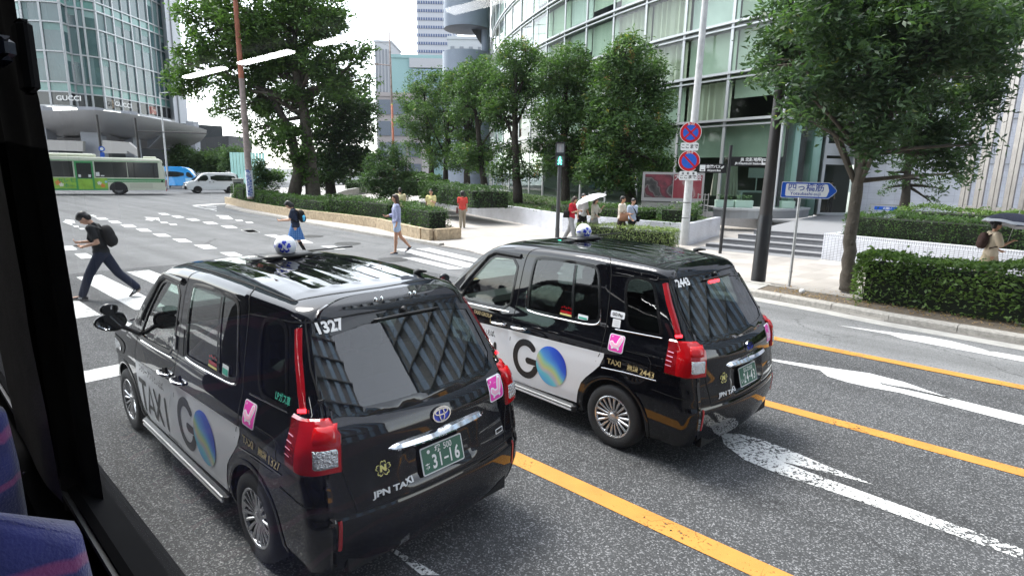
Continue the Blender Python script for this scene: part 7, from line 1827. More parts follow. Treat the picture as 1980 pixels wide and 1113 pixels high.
# ================================================================== PEOPLE
def smat(name, col, rough=.8, var=.08): return mat(name, col, rough, var=var, scale=12, spec=.25)
M['skin'] = mat('skin', (.56, .33, .23), .55, spec=.35); M['skin2'] = mat('tanned_skin', (.50, .27, .17), .55, spec=.35)
M['hair'] = mat('black_hair', (.010, .008, .008), .45); M['hairbrown'] = mat('brown_hair', (.040, .020, .014), .5)
M['eye'] = mat('dark_eye', (.01, .008, .008), .2); M['lip'] = mat('lips', (.42, .14, .12), .5)
def capsule(mb, a, b, ra, rb, n=12, sq=(1, 1)):
 a, b = Vector(a), Vector(b); d = b - a; L = d.length; t = d.normalized() if L > 1e-6 else Vector((0, 0, 1))
 up = Vector((0, 1, 0)) if abs(t.y) < .8 else Vector((1, 0, 0)); s = t.cross(up).normalized(); u = s.cross(t)
 rings = [(-ra * sin(q), ra * cos(q)) for q in (1.45, .9, .45)] + [(0, ra), (L * .5, (ra + rb) / 2), (L, rb)] + [(L + rb * sin(q), rb * cos(q)) for q in (.45, .9, 1.45)]
 V = [];
 for h, r in rings:
  for k in range(n): w_ = 2 * pi * k / n; V.append(a + t * h + s * cos(w_) * r * sq[0] + u * sin(w_) * r * sq[1])
 m = len(rings); F = [(i * n + k, i * n + (k + 1) % n, (i + 1) * n + (k + 1) % n, (i + 1) * n + k) for i in range(m - 1) for k in range(n)] + [tuple(range(n - 1, -1, -1)), tuple((m - 1) * n + k for k in range(n))]
 mb.add(V, F)
def ellip(mb, c, r, rot=None, n=10):
 sh = MB(); sh.sphere((0, 0, 0), 1, n, sc=r);
 if rot is not None: sh.xf(rot)
 mb.add([(v[0] + c[0], v[1] + c[1], v[2] + c[2]) for v in sh.v], sh.f)
def fuse(name, mb, vox, material, parent=None, smooth_it=2):
 """weld overlapping closed shapes into one continuous skin"""
 me = mb.mesh(name, material); o = bpy.data.objects.new(name, me); COL.objects.link(o)
 md = o.modifiers.new('r', 'REMESH'); md.mode = 'VOXEL'; md.voxel_size = vox; md.use_smooth_shade = True
 if smooth_it: s = o.modifiers.new('s', 'SMOOTH'); s.factor = .5; s.iterations = smooth_it
 dg = bpy.context.evaluated_depsgraph_get(); me2 = bpy.data.meshes.new_from_object(o.evaluated_get(dg)); me2.name = name
 if not me2.materials: me2.materials.append(material)
 bpy.data.objects.remove(o); me2.polygons.foreach_set('use_smooth', [True] * len(me2.polygons)); return pobj(name, me2, parent)
def person(P, rz, label, pose, look, hgt=1.68, vox=.0095):
 """pose: lean, legs L/R (hip, knee, foot pitch), arms L/R (forward, out, elbow, inward), head (pitch, yaw)"""
 k = hgt / 1.70; z_ = P[2] if len(P) > 2 else 0
 root = empty('person', (P[0], P[1], z_), rz, label, 'person'); F = float(look.get('fat', 1.0))
 V3 = Vector; lean = pose.get('lean', 0.0)
 def leg(side, a, kn):
  hip = V3((side * .085 * k, 0, 0)); knee = hip + V3((0, sin(a), -cos(a))) * .425 * k; ank = knee + V3((0, sin(a - kn), -cos(a - kn))) * .415 * k; return hip, knee, ank
 lg = {s: leg(s, *pose[n][:2]) for s, n in ((-1, 'L'), (1, 'R'))}; fp = {-1: pose['L'][2] if len(pose['L']) > 2 else 0, 1: pose['R'][2] if len(pose['R']) > 2 else 0}
 low = min(lg[s][2].z - .075 * k - (.10 * k * sin(fp[s]) if fp[s] > 0 else 0) for s in lg); up = V3((0, 0, -low))
 for s in lg: lg[s] = tuple(q + up for q in lg[s])
 pel = V3((0, 0, .03 * k)) + up; T = lambda d: V3((0, sin(lean), cos(lean))) * d * k
 waist = pel + T(.14); chest = pel + T(.36); neckb = pel + T(.50); hp, hy = pose.get('head', (0, 0)); nk = lean + hp * .5
 neckt = neckb + V3((0, sin(nk), cos(nk))) * .085 * k; ha = lean * .3 + hp; hc = neckt + V3((0, sin(ha) * .085 + .018 * cos(ha), cos(ha) * .095)) * k
 HR = Matrix.Translation(hc) @ Matrix.Rotation(hy, 4, 'Z') @ Matrix.Rotation(-ha, 4, 'X')
 sh = {s: neckb + V3((s * (.165 if not look.get('slim') else .150) * k * F ** .3, 0, -.035 * k)) for s in (-1, 1)}; arm = {}
 for s, n in ((-1, 'aL'), (1, 'aR')):
  f, ab, e, inn = pose[n]; u = V3((s * sin(ab), sin(f) * cos(ab), -cos(f) * cos(ab))); el = sh[s] + u * .275 * k
  g = f + e; fo = V3((-s * sin(inn), sin(g) * cos(inn), -cos(g) * cos(inn))); wr = el + fo * .235 * k; arm[s] = (el, wr, fo)
 skin = M[look.get('skin', 'skin')]; b = MB()
 capsule(b, pel + V3((-.05 * k, 0, 0)), pel + V3((.05 * k, 0, 0)), .098 * k * F, .098 * k * F, sq=(1, 1)); capsule(b, pel, waist, .105 * k * F, .10 * k * F); capsule(b, waist, chest, .10 * k * F, .112 * k * F)
 for s in (-1, 1): capsule(b, waist + V3((s * .04, 0, 0)), chest + V3((s * .055 * k, 0, 0)), .085 * k * F, .092 * k * F); capsule(b, chest + T(.03), sh[s], .085 * k, .052 * k)
 capsule(b, neckb - T(.03), neckt, .055 * k, .048 * k)
 hb = MB(); ellip(hb, (0, 0, .012), (.072, .092, .105)); ellip(hb, (0, .030, -.052), (.050, .055, .052)); ellip(hb, (0, .095, -.008), (.011, .018, .020)); ellip(hb, (0, .085, .012), (.009, .012, .024))
 for s in (-1, 1): ellip(hb, (s * .074, -.005, -.005), (.010, .018, .030)); ellip(hb, (s * .032, .070, -.020), (.022, .018, .016))
 ellip(hb, (0, .084, -.048), (.022, .010, .009)); hb.v = [tuple(V3(v) * k) for v in hb.v]; hb.xf(HR); b.add(hb.v, hb.f)
 for s in (-1, 1):
  el, wr, fo = arm[s]; capsule(b, sh[s], el, .046 * k * F, .036 * k); capsule(b, el, wr, .036 * k, .025 * k)
  side = V3((s, 0, 0)); nrm = fo.cross(side).normalized(); pw = side - fo * side.dot(fo); pw.normalize(); pe = wr + fo * .070 * k
  capsule(b, wr, pe, .024 * k, .026 * k, sq=(1, 1)); capsule(b, wr + pw * .016 * k + fo * .02, pe + pw * .022 * k, .014 * k, .015 * k); capsule(b, wr - pw * .016 * k + fo * .02, pe - pw * .022 * k, .014 * k, .015 * k)
  cu = pose.get('curl', .5); inward = -nrm if nrm.y < 0 else nrm
  for i, (o_, L_) in enumerate(((-.030, .060), (-.010, .072), (.010, .076), (.030, .068))):
   p0 = pe + pw * o_ * k; d1 = (fo * cos(cu) + inward * sin(cu)); d2 = (fo * cos(cu * 2.1) + inward * sin(cu * 2.1)); p1 = p0 + d1 * L_ * .55 * k; capsule(b, p0, p1, .0100 * k, .0092 * k, 8); capsule(b, p1, p1 + d2 * L_ * .5 * k, .0092 * k, .0082 * k, 8)
  t0 = wr + fo * .02 * k - pw * .024 * k * 1; td = (fo * .7 - pw * .55 + inward * .35).normalized(); capsule(b, t0, t0 + td * .045 * k, .013 * k, .011 * k, 8); capsule(b, t0 + td * .045 * k, t0 + td * .045 * k + (fo + inward * .4).normalized() * .03 * k, .011 * k, .009 * k, 8)
 for s in (-1, 1):
  hip, kn, an = lg[s]; capsule(b, hip, kn, .082 * k * F, .052 * k); capsule(b, kn, an, .052 * k, .034 * k); mid = kn.lerp(an, .3); capsule(b, mid + V3((0, -.012, 0)), kn.lerp(an, .5) + V3((0, -.006, 0)), .048 * k, .042 * k)
  p = fp[s]; fd = V3((0, cos(p), -sin(p))); capsule(b, an + V3((0, -.015, -.035)) * k, an + fd * .13 * k + V3((0, 0, -.045 * k)), .034 * k, .026 * k)
 body = fuse('body', b, vox, skin, root)
 # face
 for s in (-1, 1):
  for nm_, q in (('eye', ((s * .031, .0835, .008), (.011, .006, .0055))), ('eyebrow', ((s * .032, .084, .030), (.016, .006, .003)))): m = MB(); ellip(m, *q, n=6); m.v = [tuple(V3(v) * k) for v in m.v]; m.xf(HR); m.build(nm_, M['eye'], root, True)
 m = MB(); ellip(m, (0, .0915, -.050), (.020, .006, .005), n=6); m.v = [tuple(V3(v) * k) for v in m.v]; m.xf(HR); m.build('mouth', M['lip'], root, True)
 # hair
 m = MB(); ellip(m, (0, -.012, .040), (.083, .096, .094)); ellip(m, (0, -.045, -.005), (.076, .066, .085)); ellip(m, (0, .050, .085), (.060, .040, .030))
 st = look.get('hair', 'short')
 if st == 'mop': ellip(m, (0, .045, .070), (.078, .055, .050)); ellip(m, (0, -.01, .06), (.092, .104, .085))
 if st == 'long':
  ellip(m, (0, -.075, -.10), (.070, .040, .12)); ellip(m, (.0, -.095, -.22), (.062, .038, .13)); ellip(m, (.01, -.105, -.32), (.040, .028, .10))
  for s in (-1, 1): ellip(m, (s * .068, -.02, -.05), (.022, .045, .09))
 if st == 'curly': ellip(m, (0, -.02, .05), (.115, .115, .10)); ellip(m, (0, -.05, -.02), (.11, .075, .10))
 if st == 'bob':
  ellip(m, (0, -.055, -.05), (.082, .055, .10))
  for s in (-1, 1): ellip(m, (s * .070, -.01, -.04), (.022, .045, .08))
 if st == 'bun': ellip(m, (0, -.115, .05), (.045, .045, .045))
 m.v = [tuple(V3(v) * k) for v in m.v]; m.xf(HR);
 o = fuse('hair', m, .011, M[look.get('haircol', 'hair')], root)
 g = look.get('cloth_gap', .016)
 def upper(nm, mt, sleeve, grow=0.0, hem=.02, belly=1.0):
  m = MB(); r = g + grow; capsule(m, pel + T(hem) + V3((-.05 * k, 0, 0)), pel + T(hem) + V3((.05 * k, 0, 0)), .103 * k * F * belly + r + .004, .103 * k * F * belly + r + .004); capsule(m, pel + T(hem), waist, (.112 * F) * k * belly + r, .103 * k * F * belly + r); capsule(m, waist, chest, .103 * k * F + r, .113 * k * F + r)
  for s in (-1, 1):
   capsule(m, waist + V3((s * .045, 0, 0)), chest + V3((s * .058 * k, 0, 0)), .086 * k * F + r, .092 * k * F + r); capsule(m, chest + T(.03), sh[s], .086 * k + r * .8, .054 * k + r); el, wr, fo = arm[s]
   e1 = sh[s].lerp(el, min(1, sleeve)); capsule(m, sh[s], e1, .053 * k * F + r, (.045 * k if sleeve < 1 else .040 * k) + r * 1.1)
   if sleeve > 1: capsule(m, el, el.lerp(wr, sleeve - 1), .042 * k + r, .034 * k + r)
  capsule(m, neckb - T(.05), neckb + T(.012), .072 * k, .058 * k); return fuse(nm, m, .012, mt, root)
 def lower(nm, mt, length, grow=0.0, flare=0.0):
  m = MB(); r = g + grow; capsule(m, pel + V3((-.052 * k, 0, 0)), pel + V3((.052 * k, 0, 0)), .098 * k * F + r, .098 * k * F + r); capsule(m, pel, waist - T(.02), .102 * k * F + r, .098 * k * F + r * .8)
  for s in (-1, 1):
   hip, kn, an = lg[s]; e = min(1, length); capsule(m, hip, hip.lerp(kn, e), .084 * k * F + r, (.084 * F + (.056 - .084) * e) * k + r + flare)
   if length > 1: capsule(m, kn, kn.lerp(an, length - 1), .056 * k + r + flare, .046 * k + r * .9 + flare)
  return fuse(nm, m, .012, mt, root)
 up_ = look['top']; upper(up_[0], up_[1], up_[2], *(up_[3:] if len(up_) > 3 else ()))
 lo_ = look['bottom']
 if lo_[0] != 'skirt': lower(lo_[0], lo_[1], lo_[2], *(lo_[3:] if len(lo_) > 3 else ()))
 else:
  L_ = lo_[2]; m = MB(); rings = []; nn = 40; W0 = pel + T(.12); kl, kr = lg[-1][0].lerp(lg[-1][1], L_), lg[1][0].lerp(lg[1][1], L_)
  for i in range(9):
   t = i / 8; c = W0.lerp((kl + kr) / 2, t); ry = .105 * k * F + t * (.075 + abs(kl.y - kr.y) * .5); rx = .135 * k * F + t * .055
   rings.append([c + V3((cos(a) * (rx + .010 * t * sin(9 * a)), sin(a) * (ry + .010 * t * sin(9 * a)), 0)) for a in np.linspace(0, 2 * pi, nn, endpoint=False)])
  m.add([v for r_ in rings for v in r_], [(i * nn + j, (i + 1) * nn + j, (i + 1) * nn + (j + 1) % nn, i * nn + (j + 1) % nn) for i in range(8) for j in range(nn)]); m.build('skirt', lo_[1], root, True)
 if look.get('socks'):
  m = MB()
  for s in (-1, 1): hip, kn, an = lg[s]; capsule(m, kn.lerp(an, .12), an, .058 * k, .042 * k)
  fuse('socks', m, .010, look['socks'], root)
 for s in (-1, 1):
  an = lg[s][2]; p = fp[s]; Rt = Matrix.Translation(an + V3((0, 0, -.075 * k + .0))) @ Matrix.Rotation(-p, 4, 'X'); m = MB()
  prof = [(-.075, .030), (-.05, .040), (.02, .043), (.09, .048), (.15, .040), (.185, .022)];
  for i, (y, w_) in enumerate(prof): pass
  sm_ = MB(); lv = [(0, 1.0), (.02, 1.05), (.022, .98), (.05, .92), (.075, .62)]; V = [];
  def ring(z, sc):
   pts = [(w_ * sc, y) for y, w_ in prof] + [(-w_ * sc, y) for y, w_ in reversed(prof)];
   zz = [z * (1.0 if y < .06 else max(.35, 1 - (y - .06) * 4.2)) if z > .03 else z for _, y in pts]; return [(x * k, y * k * (1 if z < .06 else .55), q * k) for (x, y), q in zip(pts, zz)]
  n_ = len(prof) * 2
  for z, sc in lv: V += ring(z, sc)
  F_ = [(i * n_ + j, i * n_ + (j + 1) % n_, (i + 1) * n_ + (j + 1) % n_, (i + 1) * n_ + j) for i in range(len(lv) - 1) for j in range(n_)] + [tuple(range(n_ - 1, -1, -1)), tuple((len(lv) - 1) * n_ + j for j in range(n_))]
  m.add(V, F_); m.m = [(1 if j < 2 * n_ else 0) for j in range(len(F_))]
  if look.get('stripes'):
   for j in range(3):
    for sd in (-1, 1): m.add([(sd * .0475 * k, (.01 + j * .022) * k, .024 * k), (sd * .0475 * k, (.022 + j * .022) * k, .024 * k), (sd * .040 * k, (.004 + j * .022) * k, .058 * k), (sd * .040 * k, (-.008 + j * .022) * k, .058 * k)], [(0, 1, 2, 3)], 2)
  m.xf(Rt); m.build('shoe', [look.get('shoe', M['black']), look.get('sole', M['black']), M['signwhite']], root, True, 50)
 MW = Matrix.Translation(V3((P[0], P[1], z_))) @ Matrix.Rotation(rz, 4, 'Z')
 return root, MW, dict(pel=pel, waist=waist, chest=chest, neckb=neckb, sh=sh, arm=arm, head=hc, k=k, lean=lean, T=T)
def backpack(MW, J, material, label, sc=(1, 1, 1), name='backpack', cat='backpack', toy=None):
 e = empty(name, tuple(MW @ (J['chest'] + Vector((0, -.18, -.1)))), 0, label, cat); Wl = Matrix.Translation(-e.location) @ MW; m = MB(); c = (J['waist'] + J['chest']) / 2 + Vector((0, -.205, .06)); Rr = Matrix.Translation(c) @ Matrix.Rotation(-J['lean'] - .06, 4, 'X')
 b = MB(); ellip(b, (0, .03, 0), (.135 * sc[0], .085 * sc[1], .215 * sc[2])); ellip(b, (0, -.02, -.07), (.125 * sc[0], .085 * sc[1], .13 * sc[2])); ellip(b, (0, 0, .02), (.14 * sc[0], .09 * sc[1], .19 * sc[2])); b.xf(Rr); m.add(b.v, b.f); m.xf(Wl); fuse('bag', m, .012, material, e)
 m = MB()
 for s in (-1, 1):
  a = J['chest'] + Vector((s * .085, .105, -.10)); t = J['sh'][s] + Vector((-s * .055, .02, .075)); bk = J['chest'] + Vector((s * .085, -.14, .06)); lo = J['waist'] + Vector((s * .12, -.10, 0)); m.tube([bk, t, a, a.lerp(lo, .5) + Vector((s * .05, .03, 0)), lo], .016, 6, flat=1.6)
 m.xf(Wl); m.build('strap', material, e, True)
 if toy: m = MB(); q = c + Vector((-.10, -.06, -.02)); ellip(m, q, (.05, .045, .05)); ellip(m, q + Vector((0, 0, -.07)), (.04, .035, .05)); m.xf(Wl); m.build('plush_charm', toy, e, True)
 return e
def thing_at(MW, p, name, label, cat): return empty(name, tuple(MW @ Vector(p)), 0, label, cat)
def phone(MW, J, s, label, mt=None):
 el, wr, fo = J['arm'][s]; c = wr + fo * .11 + Vector((-s * .01, .01, .02)); e = thing_at(MW, c, 'phone', label, 'phone'); m = MB(); m.box((0, 0, 0), (.072, .148, .010), bev=.003)
 d = MW.to_3x3(); m.xf(d.to_4x4() @ Matrix.Rotation(.35, 4, 'X')); m.build('case', mt or M['black'], e); m = MB(); m.box((0, 0, .0058), (.064, .136, .001)); m.xf(d.to_4x4() @ Matrix.Rotation(.35, 4, 'X')); m.build('screen', M['tdark'], e); return e
def handbag(MW, c, sz, mt, label, strap=None, name='handbag'):
 e = thing_at(MW, c, name, label, 'bag'); m = MB(); m.box((0, 0, 0), sz, bev=.02, taper=.85); d = MW.to_3x3().to_4x4(); m.xf(d); m.build('bag', mt, e, True, 50)
 if strap: m = MB(); m.tube([Vector(p) - Vector(c) for p in strap], .010, 6); m.xf(d); m.build('strap', mt, e, True)
 return e
def umbrella(tip, axis, r, hand, mt, label, edge=None, depth=.24):
 """tip of the shaft above the cloth, unit axis pointing down to the hand"""
 e = empty('umbrella', tuple(tip), 0, label, 'umbrella'); ax = Vector(axis).normalized(); q = Vector((0, 0, -1)).rotation_difference(ax).to_matrix().to_4x4(); nr = 8; V = []; F = []; sub = 6; lev = 7
 for i in range(lev + 1):
  t = i / lev;
  for k in range(nr * sub):
   a = 2 * pi * k / (nr * sub); fr = (k % sub) / sub; sag = 1 - .07 * sin(pi * fr) * t; rr2 = r * sin(t * 1.25) / sin(1.25) * sag; z = -depth * (1 - cos(t * 1.25)) / (1 - cos(1.25)) * (1 + .10 * sin(pi * fr) * -t); V.append((rr2 * cos(a), rr2 * sin(a), z - .03))
 n = nr * sub
 for i in range(lev):
  for k in range(n): F.append((i * n + k, (i + 1) * n + k, (i + 1) * n + (k + 1) % n, i * n + (k + 1) % n))
 m = MB(); m.add(V, F); m.m = [1 if (edge and i >= (lev - 1) * n) else 0 for i in range(len(F))]; m.xf(q); m.build('canopy', [mt, edge or mt], e, True)
 m = MB(); m.tube([(0, 0, .05), (0, 0, -.75)], .006, 6)
 for k in range(nr): a = 2 * pi * k / nr; m.tube([(r * .5 * cos(a), r * .5 * sin(a), -depth * .22 - .035), (0, 0, -.30)], .003, 4)
 m.xf(q); m.build('shaft', M['steel'], e, True); m = MB(); m.tube([(0, 0, -.70), (0, 0, -.82)], .014, 8); m.xf(q); m.build('handle', M['black'], e, True); return e

def yaw_to(dx, dy): return math.atan2(dy, dx) - pi / 2      # makes local +Y point along (dx, dy)
navy = smat('navy_trousers_cloth', (.016, .022, .045)); blk = smat('black_tshirt_cloth', (.016, .017, .019)); bagblk = smat('black_nylon', (.014, .013, .014))
# 1 man with phone on the crossing
P = G(207, 577); P[2] = .01
r, MW, J = person(P, yaw_to(-.97, -.30), 'man in black t-shirt and navy trousers striding left over the crossing, looking at his phone', dict(lean=.16, L=(.52, .16, -.10), R=(-.50, .28, .62), aL=(-.38, .10, 1.65, .25), aR=(.15, .08, 1.40, .42), head=(.85, .0), curl=.7),
 dict(top=('tshirt', blk, .62), bottom=('trousers', navy, 1.93, .004, .004), hair='mop', skin='skin', shoe=smat('black_trainer', (.02, .02, .022)), sole=smat('grey_sole', (.22, .21, .20)), stripes=True), 1.72)
backpack(MW, J, bagblk, 'black rucksack on the back of the man crossing with a phone', (1.0, 1.0, 1.0)); phone(MW, J, -1, 'dark phone held by the man in the black t-shirt')
# 2 student in plaid
def plaid():
 m, nt, b = new_mat('blue_plaid'); b.inputs['Roughness'].default_value = .85; tc = nt.nodes.new('ShaderNodeTexCoord'); w1 = nt.nodes.new('ShaderNodeTexWave'); w1.bands_direction = 'Y'; w1.inputs['Scale'].default_value = 5.5; w2 = nt.nodes.new('ShaderNodeTexWave'); w2.bands_direction = 'Z'; w2.inputs['Scale'].default_value = 5.5
 lk(nt, tc.outputs['Object'], w1.inputs[0]); lk(nt, tc.outputs['Object'], w2.inputs[0]); a = nt.nodes.new('ShaderNodeMath'); a.operation = 'ADD'; lk(nt, w1.outputs['Fac'], a.inputs[0]); lk(nt, w2.outputs['Fac'], a.inputs[1]); r = nt.nodes.new('ShaderNodeValToRGB'); r.color_ramp.elements[0].color = (.03, .10, .30, 1); r.color_ramp.elements[0].position = .3
 r.color_ramp.elements[1].color = (.55, .68, .80, 1); e = r.color_ramp.elements.new(.62); e.color = (.10, .25, .50, 1); r.color_ramp.elements[1].position = .95; d = nt.nodes.new('ShaderNodeMath'); d.operation = 'MULTIPLY'; d.inputs[1].default_value = .5; lk(nt, a.outputs[0], d.inputs[0]); lk(nt, d.outputs[0], r.inputs[0]); lk(nt, r.outputs[0], b.inputs['Base Color']); return m
navytop = smat('navy_polo', (.022, .030, .055)); P = G(575, 497)
r, MW, J = person(P, yaw_to(-.97, -.22), 'schoolgirl in navy top and blue plaid skirt walking left while looking at her phone', dict(lean=.10, L=(.22, .10), R=(-.16, .30, .3), aL=(.35, .10, 1.15, .05), aR=(.10, .10, 1.45, .30), head=(.75, 0), curl=.8),
 dict(top=('polo_shirt', navytop, .62), bottom=('skirt', plaid(), .86), hair='bob', socks=smat('black_socks', (.015, .015, .016)), shoe=M['black'], slim=1), 1.60)
backpack(MW, J, bagblk, 'black school rucksack with a blue and white plush charm', (.95, .95, .85), toy=smat('sky_blue_plush', (.12, .50, .80))); phone(MW, J, 1, 'white phone held by the schoolgirl', M['signwhite'])
# 3 woman in shorts
denim = smat('pale_denim', (.42, .52, .68)); blouse = mat('patterned_lilac_blouse', (.32, .34, .50), .85, var=.45, scale=40)
P = G(768, 491)
r, MW, J = person(P, yaw_to(-.93, -.36), 'woman with long dark hair, lilac blouse and pale denim shorts stepping onto the crossing', dict(lean=.0, L=(.10, .04), R=(-.30, .42, .55), aL=(-.10, .12, .35, .05), aR=(.12, .10, 1.35, .35), head=(.05, .1)),
 dict(top=('blouse', blouse, 1.55, .006), bottom=('shorts', denim, .42, .004, .008), hair='long', haircol='hairbrown', skin='skin2', shoe=smat('dark_grey_trainers', (.035, .035, .04)), sole=M['signwhite'], slim=1), 1.74)
handbag(MW, J['pel'] + Vector((.17, .05, .18)), (.07, .20, .16), bagblk, 'small dark bag under the arm of the woman in denim shorts')
# 4 man in pale yellow shirt from behind
yel = smat('pale_yellow_shirt', (.62, .55, .32)); greyt = smat('olive_grey_trousers', (.14, .13, .10))
P = G(775, 441)
r, MW, J = person(P, yaw_to(-.35, .94), 'man in a pale yellow shirt and olive trousers walking away up the footpath', dict(L=(.22, .08), R=(-.20, .18, .3), aL=(-.25, .12, .35, .0), aR=(.22, .14, .40, 0), head=(.0, 0), lean=.03),
 dict(top=('shirt', yel, .70, .012), bottom=('trousers', greyt, 1.95, .008, .006), hair='short', fat=1.08), 1.70)
handbag(MW, J['pel'] + Vector((.18, .02, .12)), (.05, .16, .14), smat('cream_bag', (.60, .56, .45)), 'cream shoulder bag of the man in the pale yellow shirt', [J['pel'] + Vector((.18, .02, .2)), J['chest'] + Vector((.0, -.15, .02)), J['neckb'] + Vector((-.10, 0, .06))], 'shoulder_bag')
# 5 woman in yellow t-shirt, facing us
yel2 = smat('yellow_tshirt', (.68, .60, .28)); jeans = smat('blue_jeans', (.06, .14, .26)); P = G(834, 442)
r, MW, J = person(P, yaw_to(.05, -1.0), 'woman in a yellow t-shirt and blue jeans walking towards the crossing', dict(L=(.22, .10), R=(-.12, .28, .3), aL=(.45, .12, 1.45, .45), aR=(-.30, .22, .25, 0), head=(.0, -.1)),
 dict(top=('tshirt', yel2, .62, .010), bottom=('jeans', jeans, 1.95, .004), hair='bun', slim=1), 1.66)
# 6 person in red from behind
redsh = smat('coral_red_shirt', (.62, .07, .055)); beige = smat('beige_trousers', (.34, .29, .22)); P = G(894, 442)
r, MW, J = person(P, yaw_to(-.12, 1.0), 'woman with curly dark hair, coral red top and beige trousers walking away', dict(L=(-.12, .16, .25), R=(.18, .08), aL=(.05, .10, .9, .2), aR=(-.10, .14, .30, 0), head=(.1, 0), lean=.02),
 dict(top=('top', redsh, .60, .008), bottom=('trousers', beige, 1.94, .004), hair='curly', shoe=M['black']), 1.58)
handbag(MW, J['pel'] + Vector((-.23, .05, -.08)), (.10, .28, .26), smat('brown_leather', (.10, .045, .04)), 'brown handbag hanging from the arm of the woman in coral red', [J['pel'] + Vector((-.23, .12, .0)), J['arm'][-1][0] + Vector((-.02, .05, -.02)), J['pel'] + Vector((-.23, -.05, .0))])
# 7 woman in dark red with phone
red2 = smat('crimson_top', (.45, .015, .03)); greyp = smat('light_grey_trousers', (.30, .30, .31)); P = G(1103, 467)
r, MW, J = person(P, yaw_to(.86, -.42), 'woman in crimson top and light grey trousers looking at her phone by the pedestrian signal', dict(L=(-.22, .30, .45), R=(.26, .08), aL=(.28, .12, 1.55, .50), aR=(.30, .12, 1.55, .45), head=(.45, 0), lean=.05, curl=.9),
 dict(top=('top', red2, .72, .006), bottom=('trousers', greyp, 1.93, .008, .008), hair='bob', haircol='hairbrown', shoe=smat('red_shoe', (.50, .06, .07)), sole=M['signwhite']), 1.66)
phone(MW, J, -1, 'phone held in front of the woman in crimson', M['signwhite']); handbag(MW, J['pel'] + Vector((.16, -.14, .12)), (.10, .24, .26), bagblk, 'black shoulder bag at the back of the woman in crimson', [J['pel'] + Vector((.16, -.14, .24)), J['sh'][1] + Vector((-.03, -.02, .06)), J['chest'] + Vector((.10, .12, 0))], 'shoulder_bag')
# 8 man in white shirt behind her
wht = smat('white_shirt', (.68, .69, .72)); dark = smat('charcoal_trousers', (.02, .02, .024)); P = G(1124, 462)
r, MW, J = person(P, yaw_to(.55, -.80), 'man in a white shirt and dark trousers behind the woman in crimson', dict(L=(.25, .10), R=(-.24, .32, .4), aL=(.15, .10, .7, .3), aR=(-.20, .12, .3, 0), head=(.1, 0)),
 dict(top=('shirt', wht, .75, .008), bottom=('trousers', dark, 1.94, .006), hair='short'), 1.72)
# 9 person under the white parasol
lin = smat('cream_linen', (.58, .55, .48)); P = G(1147, 463);
r, MW, J = person(P, yaw_to(.80, -.55), 'person in a cream top hidden under the white parasol', dict(L=(.15, .1), R=(-.15, .2, .3), aL=(.55, .10, 1.9, .2), aR=(.1, .12, .8, .3), head=(.2, 0)),
 dict(top=('top', lin, 1.3, .012), bottom=('skirt', smat('grey_skirt', (.30, .30, .29)), 1.0), hair='long', haircol='hairbrown', slim=1), 1.56)
h = MW @ (J['arm'][-1][1] + Vector((.0, .05, .05))); ax = Vector((-.10, -.05, -1)).normalized(); tip = AT(1141, 391, P[1] - .3); tip = Vector(tip); M['parasol'] = mat('white_parasol_cloth', (.78, .78, .80), .8)
umbrella((tip.x - .05, tip.y, 1.74), Vector((.34, -.06, -.94)), .62, h, M['parasol'], 'white parasol tilted over the person in the cream top', depth=.22)
# 10 man in beige polo
bei = smat('beige_polo', (.60, .53, .45)); P = G(1199, 472)
r, MW, J = person(P, yaw_to(.82, -.50), 'man in a beige polo shirt carrying a brown bag beside the man in pale blue', dict(L=(.20, .08), R=(-.20, .25, .3), aL=(.25, .10, 1.2, .35), aR=(.15, .10, 1.30, .45), head=(-.05, .2)),
 dict(top=('polo_shirt', bei, .68, .012), bottom=('trousers', smat('dark_brown_trousers', (.05, .035, .03)), 1.94, .006), hair='short', skin='skin2', fat=1.05), 1.70)
handbag(MW, J['pel'] + Vector((.20, .16, .06)), (.08, .34, .26), smat('mid_brown_leather', (.20, .10, .06)), 'brown leather bag held by the man in the beige polo shirt', [J['pel'] + Vector((.20, .25, .18)), J['pel'] + Vector((.20, .16, .30)), J['pel'] + Vector((.20, .07, .18))])
# 11 man in pale blue
pb = smat('pale_blue_shirt', (.42, .47, .60)); P = G(1219, 470)
r, MW, J = person(P, yaw_to(.45, -.88), 'man in a pale blue shirt with a dark strap walking beside the man in beige', dict(L=(-.18, .25, .3), R=(.22, .08), aL=(-.2, .12, .35, 0), aR=(.1, .12, .6, .2), head=(.1, .1)),
 dict(top=('shirt', pb, .75, .010), bottom=('trousers', dark, 1.94, .006), hair='short'), 1.62)
m = MB(); e = thing_at(MW, J['pel'], 'shoulder_bag', 'dark shoulder bag with strap across the pale blue shirt', 'bag'); d4 = MW.to_3x3().to_4x4(); s0 = J['pel']
m.tube([Vector((-.15, .12, .10)), J['chest'] - s0 + Vector((0, .145, 0)), J['neckb'] - s0 + Vector((.11, .0, .05))], .018, 6); m.xf(d4); m.build('strap', bagblk, e, True); m = MB(); m.box((-.22, .02, .02), (.08, .26, .22), bev=.02); m.xf(d4); m.build('bag', bagblk, e)
